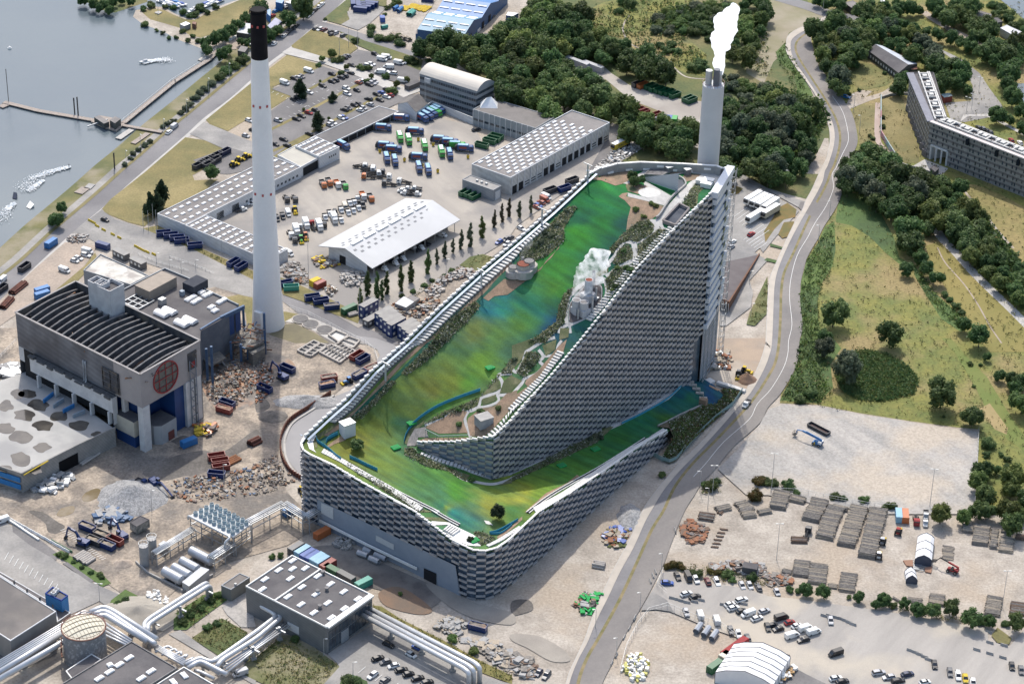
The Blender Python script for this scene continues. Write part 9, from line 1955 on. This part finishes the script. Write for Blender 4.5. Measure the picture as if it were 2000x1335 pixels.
gv(2,0,'270 48 301 18 357 8 423 5 423 23 397 36 377 61 339 66 301 66 278 59',5.2,2.6,4.0,'shrub in the bramble mound on the top meadow','meadow shrubs','bush',mats=[LEAF,LEAFB,LEAFG],seed=8)
tr_s(2,0,'290 89 10.2 311 87 11.5 322 99 10.2 301 98 11.5 367 127 16.6 353 132 12.7 382 76 10.2 380 59 6.4 278 112 5.1 329 103 5.1 160 46 3.8 200 51 3.1 257 51 3.6 209 22 10.2 229 8 15.3 219 1 12.7','bush','round shrub alone on the top meadow','meadow shrubs')
gv(2,0,'433 0 500 0 497 38 479 76 469 110 438 122 420 84 443 51 448 25',5.6,2.6,4.2,'young tree in the strip behind the plume','trees beside the pale chimney',mats=[LEAF,LEAFB,LEAFB],seed=9)
gv(2,0,'382 158 418 143 458 163 500 168 500 229 433 219 418 199 387 183',5.6,3.0,4.4,'shrub above the pale chimney foot','trees beside the pale chimney','bush',mats=[LEAF,LEAFG,LEAFB],seed=10)
gv(2,0,'418 209 500 214 500 340 433 340 408 331 408 293',5.2,3.0,4.6,'tree right of the pale chimney','trees beside the pale chimney',mats=[LEAF,LEAFG,LEAF],seed=11)
gv(3,0,'0 178 38 199 61 214 66 255 61 288 84 288 69 331 0 340',5.4,3.2,4.8,'tree in the grove inside the road bend','trees inside the road bend',mats=[LEAF,LEAFB,LEAF,LEAFG],seed=12)
tr_s(3,0,'85 209 21.7 53 250 17.8 31 229 16.6 15 204 15.3','tree','big round dark tree beside the road pavement','trees inside the road bend',LEAF)
tr_s(3,1,'15 15 16.6 36 18 17.8 10 25 14 46 5 12.7','tree','round tree at the lower tip of the bend grove','trees inside the road bend',LEAF)
gv(3,0,'89 53 122 38 158 41 178 56 194 82 188 97 163 117 153 138 163 173 132 173 104 122 87 76',5.2,3.0,4.6,'tree in the wood around the tiny white box hut','trees right of the bend',mats=MX,seed=13)
tr_s(3,0,'140 153 25.5 117 102 17.8 153 69 19.1 209 87 12.7 168 127 10.2','tree','large round tree on the wood edge at the bend','trees right of the bend',LEAFG)
gv(3,0,'178 43 229 48 255 59 293 74 331 99 321 127 290 115 255 94 219 82 188 69',5.0,2.8,4.2,'tree in the wood behind the long half-pale shed','trees right of the bend',mats=[LEAF,LEAFB,LEAFG],seed=14)
gv(3,0,'163 15 229 10 250 23 245 48 204 41 173 36',5.0,3.0,4.4,'tree in the clump below the top road','trees right of the bend',mats=MX,seed=15);gv(3,0,'92 0 143 0 153 20 122 15',5,2.6,3.8,'tree above the top road','trees right of the bend',mats=MX,seed=16)
tr_s(3,0,'285 59 14 265 48 11.5 255 15 15.3 278 15 15.3 295 20 10.2','tree','tree on the green field near the top road','trees right of the bend',LEAFB)
tr_s(3,0,'309 60 10.7 334 67 14 359 73 14 380 84 14 397 92 14 420 104 17.8 446 120 15.3','tree','tree in the line along the curved road','trees along the curved road',LEAF);tr_s(3,0,'469 138 25.5 469 166 16.6 479 188 19.1 448 224 17.8 471 234 11.5 498 250 12.7 497 217 15.3 390 176 10.2','tree','tall tree beside the apartment access road','trees along the curved road',LEAF)
gv(3,0,'303 5 392 5 397 33 377 43 352 43 331 31',5.2,3.2,4.8,'tree in the wood around the top cottages','trees around the cottages',mats=MX,seed=17);gv(3,0,'400 46 423 46 448 76 484 84 500 87 500 122 464 115 420 82',5.2,3.2,4.8,'tree in the wood below the white-roofed cottage','trees around the cottages',mats=MX,seed=18);gv(3,0,'438 8 469 18 500 46 500 61 471 51 443 33',5,2.4,3.4,'shrub on the bank of the far water','trees around the cottages','bush',seed=19)
gv(3,0,'326 122 367 115 382 138 377 168 339 168 331 143',5,3.4,5,'tree in the clump behind the apartment block','trees around the apartment block',mats=MX,seed=20);gv(3,0,'252 150 275 150 273 176 257 178',4.4,2.6,3.6,'tree at the upper end of the apartment block','trees around the apartment block',seed=21);tr_s(3,0,'224 229 5.6 225 247 6.6 199 265 5.1 205 270 6.1 158 183 5.6 178 176 4.6 227 143 5.6 234 135 5.1','bush','small shrub on the grass by the graffiti wall','trees around the apartment block')
RW='trees of the wood by the meadow'
gv(3,1,'148 -15 178 -23 214 5 255 10 306 15 306 51 255 76 229 84 201 69 194 46 153 38',5.6,3.8,5.4,'tree in the wood above the meadow, left part',RW,mats=[LEAF,LEAF,LEAFG],seed=22);gv(3,1,'306 15 377 33 408 76 413 102 408 122 369 110 331 102 306 84',5.2,3.2,4.6,'tree in the wood above the meadow, right part',RW,mats=[LEAF,LEAF,LEAFB],seed=23)
gv(3,1,'339 104 369 112 413 143 453 163 471 178 500 194 500 270 471 239 433 206 382 158 357 127',4.8,2.8,4.2,'tree along the gravel path on the meadow slope',RW,mats=[LEAF,LEAF,LEAFB],seed=24)
gv(3,0,'163 293 194 290 229 301 255 336 209 340 150 340 145 329',5.2,3.4,4.8,'tree below the lawn at the bend',RW,mats=MX,seed=25)
tr_s(3,1,'275 112 30.6 279 146 27.5 313 115 16.6 255 89 17.8','tree','big dome-shaped tree at the meadow edge',RW,LEAF,.9);tr_s(3,1,'271 196 15.3 298 173 15.8 309 194 14.8 331 211 15.8','tree','tree in the row between meadow and dry grass',RW,LEAF);tr_s(3,1,'344 245 8.9 367 267 10.2 377 280 8.7 355 255 7.6','bush','shrub in the row between meadow and dry grass',RW)
MT='trees standing on the meadow'
for s,l in(('129 281 28.5','large round tree on the meadow beside the road'),('241 322 24.2','tall two-headed tree in the middle of the meadow'),('383 303 15.8','small round tree on the right side of the meadow'),('414 325 22.4','dome tree at the dry grass on the right'),('110 327 15.8','loose tree at the road below the largest meadow tree')):tr_s(3,1,s,'tree',l,MT,LEAF)
for s,l in(('155 59 30.1','grey-leaved willow in the reeds'),('340 108 30.1','round bushy tree below the centre of the meadow'),('400 152 22.9','round tree at the corner of the gravel field'),('111 19 19.1','slim tree left of the grey willow'),('497 127 24.2','light tree at the right edge beside mown grass')):tr_s(3,2,s,'tree',l,MT,LEAFG if 'willow' in l else LEAFB if 'light' in l else LEAF)
tr_s(3,2,'428 36 8.7 453 73 12.2 479 84 16.8 499 82 15.3 484 97 15.3','tree','tree of the small row right of the mown strip',MT);tr_s(3,2,'433 205 15.8 427 227 8.7 456 227 6.6 467 236 8.2 466 250 7.6 395 50 6.1 416 52 4.6 343 153 3.6 84 107 15.8 64 120 12.7 402 94 4.1 163 48 4.1','bush','shrub on the rough grass around the gravel field','rough grass shrubs');tr_s(3,2,'448 257 8.7 430 255 10.2','tree','small tree above the lower right wood',MT,LEAFB)
gv(3,2,'408 257 446 255 500 270 507 340 405 340',5,2.8,4.4,'tree in the lower right wood','trees of the lower right wood',mats=[LEAF,LEAFB,LEAFB],seed=26);gv(3,3,'321 5 357 0 507 0 507 38 433 23 382 18',4.8,2.4,3.6,'tree at the timber yard wood edge','trees of the lower right wood',mats=[LEAF,LEAFB],seed=27)
tr_s(3,3,'74 156 14.3 107 160 15.3 227 176 14.3 211 185 10.2 267 184 11.7 293 195 15.8 321 197 16.8 357 190 18.3 397 213 19.9 433 217 12.7 487 220 17.8 178 170 11.7','tree','tree in the hedge row below the timber yard','hedge below the timber yard');tr_s(3,3,'43 156 9.2 59 158 7.6 158 171 6.1 413 219 10.2 245 186 8.7 464 222 9.2','bush','low shrub in the hedge row below the timber yard','hedge below the timber yard');tr_s(2,3,'420 126 13.2 362 125 12.2 352 121 8.7 471 133 12.2 430 136 8.7','bush','green shrub behind the fence row of parked cars','hedge below the timber yard');tr_s(2,3,'306 110 10.2 318 107 11.5 331 110 10.2 387 120 7.6 402 122 8.7','bush','rusty-leaved shrub at the timber yard corner','hedge below the timber yard',LEAFY)
tr_s(2,2,'387 288 15.3 377 285 10.2 397 280 10.2','bush','weedy shrub at the road corner below the planted bank','yellow and green shrubs');tr_s(2,2,'484 278 15.3 479 308 16.8','bush','rusty yellow bush at the log piles','yellow and green shrubs',LEAFY);tr_s(2,2,'495 280 12.7 293 267 8.7','bush','dark green shrub at the verge','yellow and green shrubs');tr_s(3,2,'8 283 12.7 41 287 15.3 56 303 8.7 131 309 11.2 148 313 8.7 188 315 10.7 242 327 11.7 229 329 7.6 331 336 6.1','bush','shrub on the fence line of the timber yard','shrubs on the yard fence')
QS='shrubs along the quay'
tr_s(0,0,'317 248 6.6 327 241 7.1 339 236 6.6 353 220 7.6 362 213 8.7 371 204 8.7 382 191 9.7 392 181 8.7 401 173 10.2 413 163 10.2 260 299 7.1 270 293 6.6 283 283 7.6 293 276 6.6 245 321 6.6 255 309 6.1','bush','shrub on the quay bank',QS,LEAFG);tr_s(0,0,'430 149 14 443 138 14 456 127 14 469 120 12.7 479 112 10.2','bush','dense dark shrub between quay water and pavement',QS);tr_s(0,0,'405 97 12.7 418 76 14 400 84 11.5 433 71 15.3 448 61 14 466 48 12.7 481 36 12.7 433 107 12.7 443 97 11.5 484 84 10.2 492 64 8.9 471 82 7.6','tree','tree behind the quay cafe and headland',QS);tr_s(0,0,'283 47 8.7 357 61 6.6 377 70 6.1 331 74 5.6 367 79 6.1 344 73 5.1 306 59 4.6 318 64 5.1 387 79 7.6','bush','shrub on the stony headland bank',QS);tr_s(0,0,'280 17 7.6 295 11 8.7 293 6 6.1 339 14 7.6 357 23 9.2 323 13 6.6 390 15 11.7 382 28 8.7 369 31 7.6 405 23 7.6 420 13 7.6','bush','shrub hiding the marina',QS);tr_s(0,0,'163 0 11.5 183 8 11.5 204 11 11.5 219 5 10.2 194 17 8.7 214 20 9.2 255 3 9.2 237 1 7.6','tree','tree on the small island at the top',QS)
tr_s(1,0,'92 15 21.7 64 38 15.8 84 4 15.3','tree','large round tree at the quay road','quay road trees');tr_s(1,0,'28 69 12.2 43 59 12.2 15 59 12.2 24 79 7.6 10 15 15.3','tree','tree behind the black chimney top','quay road trees')
tr_s(0,1,'120 76 11.2 110 99 15.3 103 97 10.2','tree','tree on the quay bank near the jump ramps',QS,LEAF);tr_s(0,1,'315 55 18.3 293 74 15.3 309 74 15.3','pine','dark pine in the trio at the depot corner','dark pines',LEAFD);tr_s(0,1,'414 6 15.3','tree','round dark tree beside the dark skips','dark pines',LEAFD);tr_s(0,0,'498 299 6.6','tree','small tree beside the yellow-topped machines','dark pines')
tr_s(1,0,'87 177 16.3 150 191 10.2 120 239 16.3','pine','dark spreading pine on the car park grass','dark pines',LEAFD,.7);tr_s(1,0,'129 115 6.6 177 131 6.1 225 149 5.1 275 164 7.1 125 159 3.1 93 214 3.6 48 234 3.6 143 232 3.6 148 104 9.2 295 155 6.1','tree','young tree along the footpath and car park','young car park trees',LEAFB);tr_s(1,0,'163 117 10.2 122 127 6.1 206 132 10.2 219 132 8.7 166 143 7.6 217 158 7.6 255 150 8.7 265 176 11.2 270 180 8.7 153 118 7.6','bush','low dark shrub bed at the car park path','car park shrubs')
tr_s(1,0,'224 55 10.7 194 79 8.7 301 115 13.2 321 104 11.2 339 120 8.7 280 84 12.2 262 74 11.2 237 74 11.7 252 76 9.2 278 71 8.7 311 122 9.2 224 66 10.2','bush','shrub along the narrow road to the woods','side road shrubs');tr_s(1,0,'267 10 7.6 257 15 6.6 252 28 5.1 135 38 4.6 275 3 10.2','bush','shrub by the gravel yard at the top','side road shrubs')
PO='poplars along the depot'
tr_s(1,1,'218 224 10.2 237 228 9.7 256 224 8.7 204 252 7.6 283 214 10.2 303 201 9.2 336 183 9.7 246 237 8.2','poplar','tall green poplar in the row by the gabled shed',PO,LEAF);tr_s(1,1,'353 171 6.6 369 158 7.1 385 150 6.6 401 139 7.6 419 130 9.2','poplar','thinner poplar in the middle of the row',PO,LEAFG);tr_s(1,1,'441 115 10.2','poplar','bright light green poplar in the row',PO,LEAFB,.8);tr_s(1,1,'466 99 6.6 481 87 7.1 495 76 7.1','poplar','brownish half bare poplar at the row end',PO,leafmat('bare_twigs',(.10,.085,.06),(.08,.085,.05),.1));tr_s(2,1,'15 79 7.1 37 69 7.1','poplar','slim poplar closest to the ski wall',PO,LEAFG);tr_s(1,1,'306 239 6.6 329 227 7.6 344 217 6.6 285 247 6.1 382 199 7.6 369 209 6.6','bush','shrub in the ditch beside the poplar row','ditch shrubs')
tr_s(1,3,'383 251 11.2 425 275 11.2','bush','round green shrub on the verge by the fat pipes','verge shrubs',LEAFB);tr_s(1,3,'282 163 5.6 76 252 10.2 48 89 7.6 33 92 7.6 178 331 15.3 196 334 12.7','bush','shrub near the pump house','verge shrubs')
tr_s(0,3,'127 89 8.7 115 87 6.6 194 127 7.6 199 132 6.1 143 102 5.1 160 112 5.6 178 122 6.1','bush','shrub in the bed along the office road','bed shrubs');tr_s(0,3,'229 183 8.7 245 176 8.7 357 219 10.2 372 204 10.2 392 191 10.2 413 178 9.2 428 166 8.7 405 229 10.2 423 222 9.2','bush','shrub in the green bed beside the pipes','bed shrubs')
RT2='trees planted on the ski roof'
for L_,kd,mt,lab in((K1('690 360 720 430 800 400'),'tree',LEAF,'small tree by the pale round plaza on the roof top'),(K1('950 660 1000 690 850 830 740 740'),'bush',LEAFB,'bush on the soil below the roof plaza'),(K2('1000 350 1110 340 1090 90 1180 380 900 690 950 640'),'bush',LEAF,'dark bush between the winding roof paths'),(K4('745 290 750 490 1030 300 1290 270 1080 330 915 1260'),'bush',LEAF,'bush on the roof terraces near the pointed nose'),(U_(2,2,'153 199 173 196 5 43 38 53'),'bush',LEAFG,'bush beside the roof edge walk'),(U_(1,2,'352 8 367 5 341 18 329 38 255 99'),'bush',LEAFG,'bush in the planted strip along the roof stairs'),(U_(2,1,'64 127 46 153 87 112 76 132 107 84 56 143'),'bush',LEAFG,'bush in the long bed beside the green lane')):
 for k,p in enumerate(L_):tree(p[0],p[1],(1.9 if kd=='tree' else 1.25)*(1+.2*m_s(k*3)),kd,lab,RT2,mt,True)
tree(*K3('1130 930')[0],2.8,'tree','largest tree on the ski turf, near the white lift cabin',RT2,LEAF,True,.8);tree(*U_(1,3,'471 19')[0],2.6,'tree','conifer-like tree on the turf at the front corner of the roof',RT2,LEAFD,True);tree(*K8('730 410')[0],1.3,'bush','palm-like dark bush on the white roof deck',RT2,LEAFD,True)
bykind={}
for sp in SPEC:bykind.setdefault('young' if sp[0][5]=='young car park trees' else sp[0][3],[]).append(sp)
for kd,L_ in bykind.items():
 L_.sort(key=lambda sp:-sp[0][2]*pxm(sp[0][0],sp[0][1])-(99 if len(sp[0])>7 and sp[0][7]else 0))
 for a,k in L_[:296]:tnw(*a,**k)
 if L_[296:]:
  ms=MB()
  for a,k in L_[296:]:tnw(*a,mass=ms)
  o=ms.b('background_woodland' if kd=='tree' else 'background_scrub',LEAF);tag(o,'small far trees filling the gaps of the background woods' if kd=='tree' else 'small far shrubs along the background verges','woodland' if kd=='tree' else 'scrub');o['kind']='stuff'
def cvr(name,polys,n,s0,s1,mats,seed,roof=False,up=.8,parent=None,z=None):
 rnd=random.Random(seed);S=MB();A=[]
 for P in polys:
  xs=[p[0]for p in P];ys=[p[1]for p in P];A.append((P,min(xs),max(xs),min(ys),max(ys),abs(sum(P[i-1][0]*P[i][1]-P[i][0]*P[i-1][1]for i in rg_(len(P)))/2)))
 tot=sum(a[5]for a in A)
 for P,x0,x1,y0,y1,ar in A:
  k=0;m=max(3,int(n*ar/tot));tr=0
  while k<m and tr<m*20:
   tr+=1;x,y=rnd.uniform(x0,x1),rnd.uniform(y0,y1)
   if not ipoly(x,y,P):continue
   g=orf(x,y)if roof else G(x,y,.35)
   if g is None:continue
   k+=1;mi=rnd.randrange(len(mats));s=rnd.uniform(s0,s1)
   for q in rg_(5):
    d=V3((rnd.gauss(0,1),rnd.gauss(0,1),abs(rnd.gauss(up,.5)))).normalized();X=d.orthogonal().normalized();Y=d.cross(X);a=rnd.uniform(0,6.28);X,Y=X*m_c(a)+Y*m_s(a),Y*m_c(a)-X*m_s(a);c=g+V3((rnd.gauss(0,s*.5),rnd.gauss(0,s*.5),abs(rnd.gauss(0,s*.45))+.05));r=s*rnd.uniform(.3,.6)
    S.add([c-X*r,c-Y*r*.6,c+X*r,c+Y*r*.6],((0,1,2,3),),mi)
 o=S.b(name,mats,parent);o['kind']='stuff'
 if parent is None:tag(o,{'reeds':'dense green reeds around the grey willow on the meadow','bramble_cover':'low brambles and scrub covering the ground near chimney and road','roadside_weeds':'green weeds along the main road edge and ditch','grass_tufts':'tufts of rough grass scattered over the right-hand meadow','lot_weeds':'weeds and tall grass around lots, banks and fences'}.get(name,name.replace('_',' ')),'ground cover')
HERB=leafmat('grey_herbs',(.19,.20,.12),(.28,.28,.20),.1);HERBG=leafmat('green_herbs',(.09,.14,.042),(.145,.19,.06),.1);HERBW=M('pale_flowers',(.40,.40,.33),(.3,.3,.22),1)
HERBR=leafmat('red_brown_herbs',(.17,.085,.05),(.12,.10,.05),.1)
bedp=[U_(2,1,'110 73 127 76 112 99 102 115 102 140 71 168 38 183 15 178 15 163 48 135 71 110'),U_(1,2,'178 163 222 127 265 82 273 87 242 120 204 158 183 168'),U_(1,2,'283 69 329 25 357 0 382 0 362 18 331 48 293 74'),U_(1,1,'341 340 369 303 428 257 438 267 408 303 377 331 367 340'),U_(2,1,'267 99 278 110 273 127 245 143 229 140 214 145 196 166 188 163 194 153 217 127 245 104'),U_(2,1,'245 150 275 127 288 117 306 122 280 153 250 186 245 176'),U_(2,1,'196 183 211 155 227 148 237 163 234 176 204 188'),U_(2,1,'183 217 199 196 242 187 245 191 211 229 188 257'),U_(2,1,'122 229 110 255 104 290 97 306 64 340 31 340 87 298 92 267 102 245'),U_(1,2,'323 171 369 143 436 117 474 76 500 38 500 69 471 71 438 115 413 141 364 155'),U_(2,2,'10 69 28 28 46 28 56 36 48 48 25 76'),K1('1540 380 1650 440 1560 520 1500 720 1350 680 1460 460'),K4('0 800 120 800 200 900 420 1000 760 1140 840 1260 600 1120 300 1060 0 900'),U_(2,2,'0 273 51 245 102 217 148 196 183 173 166 204 122 224 51 257 0 280'),U_(1,2,'183 245 267 295 331 336 316 340 255 301 173 247'),K8('870 480 780 280 900 290 1100 380 990 450')]
cvr('bed_herbs',bedp,6500,.35,.85,[HERB,HERBG,BED,HERBW,HERB],1,True,parent=plant)
cvr('bank_herbs',[K5('350 1150 420 1040 510 880 450 700 880 480 1050 470 1180 350 1120 250 1380 290 1200 520 900 790 640 1040 520 1180')],2600,.4,.9,[HERBG,HERBR,BED,HERBG,HERBW,HERBG],2,True,parent=plant)
cvr('reeds',[U_(3,2,'143 33 178 23 229 28 275 56 295 84 283 110 229 122 178 120 143 102 132 76')],4200,.5,1.1,[leafmat('reed_green',(.075,.15,.055),(.12,.20,.07),.1),HERBG],3,up=.9)
cvr('bramble_cover',[U_(2,0,'382 183 418 199 500 229 500 340 408 340 418 229 397 209'),U_(3,0,'0 163 102 199 117 229 84 288 51 340 0 340'),U_(2,0,'270 48 306 15 423 5 418 51 339 69 280 61'),U_(3,1,'153 25 318 15 408 76 500 194 500 275 382 163 331 110 229 92 199 71'),U_(2,0,'217 234 321 245 354 280 318 303 229 270'),U_(2,0,'76 94 153 61 306 143 303 163 178 120')],6500,1.0,2.6,[LEAF,LEAFB,HERBG,LEAF],4)
cvr('roadside_weeds',[U_(3,1,'127 102 125 191 97 255 102 340 66 340 64 242 76 178 102 138'),U_(3,2,'61 0 122 15 107 76 127 107 97 130 25 122 53 64'),U_(3,1,'288 178 326 242 369 280 397 306 367 306 318 260 288 211'),U_(3,0,'15 102 33 84 84 176 61 199 20 120')],1500,.4,1.2,[lush_grass,lush_grass,HERBG,leafmat('fresh_weeds',(.09,.18,.04),(.14,.22,.06),.1)],5)
cvr('grass_tufts',[R1[:24]+U_(3,2,'23 127 178 146 369 174 413 178 408 255 405 340 500 349')+Q('2010 1000 2010 0 1600 0')],4200,.3,.9,[meadow_grass,M('straw_tuft',(.27,.22,.10),(.22,.19,.07),.6),meadow_grass,M('olive_tuft',(.15,.16,.042),(.19,.18,.055),.6),scrub_ground],6)
cvr('grass_tufts',[U_(2,0,'143 23 242 -8 362 3 382 15 380 56 331 84 380 107 377 150 293 122 217 76 150 59'),U_(2,0,'453 25 500 5 500 153 458 127')],1600,.4,1.5,[HERBG,straw_tuft,olive_tuft,LEAF],7)
cvr('lot_weeds',[U_(1,3,'-10 280 51 245 158 301 132 340 15 340'),U_(0,3,'339 204 397 166 443 176 364 234'),U_(0,3,'374 250 433 211 484 239 446 280'),U_(1,3,'228 186 280 211 500 323 500 340 357 275 229 204'),U_(2,3,'293 110 357 107 500 135 500 150 433 143 357 132'),U_(2,2,'367 306 377 278 413 275 405 301'),U_(2,1,'464 301 499 211 500 280 479 306'),U_(2,3,'194 74 219 38 227 41 217 76'),U_(1,1,'397 188 433 168 466 173 418 196'),U_(1,1,'265 275 331 229 397 188 408 191 280 283'),U_(3,3,'204 178 382 211 382 222 229 194'),U_(0,1,'278 117 382 153 500 204 500 217 382 158')],2200,.25,.75,[HERBG,straw_tuft,olive_tuft,dry_lawn],8)
def plume(label,P,depth,seed,dens,cell):
 t=thing('steam_plume',label,'steam',tuple(op(P[0][0],P[0][1],(0,depth),(1,depth))));t['kind']='stuff'
 plume_part(t,'cloud',P,depth,seed,dens*.4,cell*1.3,.5,.68)
def plume_part(par,nm,P,depth,seed,dens,cell,lo_,hi_):
 C=crv([V3((x,y,r))for x,y,r in P],6);W3=[]
 for c in C:
  d=ray(c.x,c.y);t=depth/d.y;W3.append(V3((d.x*t,d.y*t,CAMZ+d.z*t)))
 n=18;vs=[];S=MB()
 for i,p in enumerate(W3):
  t=(W3[min(i+1,len(W3)-1)]-W3[max(i-1,0)]).normalized();X=t.cross(V3((0,1,.2))).normalized();Y=X.cross(t);r=C[i].z
  for j in rg_(n):
   a=6.2832*j/n;q=X*m_c(a)+Y*m_s(a);k=1+.55*mnoise.noise((p+q*r)*.22+V3((seed,0,0)))+.3*mnoise.noise((p+q*r)*.6);vs.append(p+q*r*max(.35,k))
 m=len(W3);S.add(vs,[(i*n+j,i*n+(j+1)%n,(i+1)*n+(j+1)%n,(i+1)*n+j)for i in rg_(m-1)for j in rg_(n)]+[tuple(reversed(rg_(n))),tuple((m-1)*n+j for j in rg_(n))])
 mt=bpy.data.materials.new('steam');mt.use_nodes=True;nt=mt.node_tree;nt.nodes.remove(nt.nodes['Principled BSDF']);v=nt.nodes.new('ShaderNodeVolumePrincipled');v.inputs['Color'].default_value=(.995,.997,1,1);v.inputs['Anisotropy'].default_value=.25
 no=nt.nodes.new('ShaderNodeTexNoise');no.inputs['Scale'].default_value=cell;no.inputs['Detail'].default_value=5;no.inputs['Roughness'].default_value=.62;ge=nt.nodes.new('ShaderNodeNewGeometry');mr=nt.nodes.new('ShaderNodeMapRange');mr.inputs['From Min'].default_value=lo_;mr.inputs['From Max'].default_value=hi_;mr.inputs['To Max'].default_value=dens
 L=nt.links;L.new(ge.outputs['Position'],no.inputs[0]);L.new(no.outputs['Fac'],mr.inputs[0]);L.new(mr.outputs[0],v.inputs['Density']);L.new(v.outputs[0],nt.nodes['Material Output'].inputs['Volume'])
 S.b(nm,mt,par)
plume('thick white steam rising from the pale chimney flue',[(1406,146,1.2),(1404,128,1.9),(1405,110,2.3),(1408,92,3.0),(1411,75,3.6),(1416,58,4.0),(1421,42,4.0),(1428,28,3.2),(1436,10,1.8)],cb.y,3,1.3,.30)
plume('thick white steam billowing from the roof vents',[(1132,592,.8),(1131,578,1.7),(1136,562,2.9),(1145,545,4.4),(1158,528,5.4),(1166,510,5.0),(1171,495,4.2)],vt1.y,11,1.2,.26)
plume('faint wisp of steam from the left roof vents',[(1021,512,.5),(1022,500,.9),(1026,490,1.3),(1031,478,1.5),(1036,468,1.0)],vt3.y,5,.35,.4)
ORD=['','second','third','fourth','fifth','sixth','seventh','eighth','ninth','tenth','eleventh','twelfth','thirteenth','fourteenth','fifteenth','sixteenth','seventeenth','eighteenth','nineteenth','twentieth']
bpy.context.view_layer.update()
def finish_labels():
 by={}
 for o in ALL:by.setdefault(o['label'],[]).append(o)
 for lab,L in by.items():
  if len(L)<2:continue
  P=[(proj(o.matrix_world.translation),o)for o in L]
  xs=[p[0]for p,_ in P];ys=[p[1]for p,_ in P];hor=(max(xs)-min(xs))*.62>=max(ys)-min(ys);n=len(L)
  P.sort(key=lambda t:t[0][0]if hor else t[0][1])
  if n>40:
   for _,o in P:o['group']=o.get('group',lab)
   continue
  for k,(_,o)in enumerate(P):
   e=n-1-k
   if hor:w='leftmost' if k==0 else 'rightmost' if e==0 else(f'{ORD[k]} from left' if k<=e else f'{ORD[e]} from right')
   else:w='farthest' if k==0 else 'nearest' if e==0 else(f'{ORD[k]} farthest' if k<=e else f'{ORD[e]} nearest')
   o['label']=f'{lab}, {w}'
finish_labels()
for o in list(bpy.data.objects):
 for key in('_o','_w'):
  if key in o:del o[key]
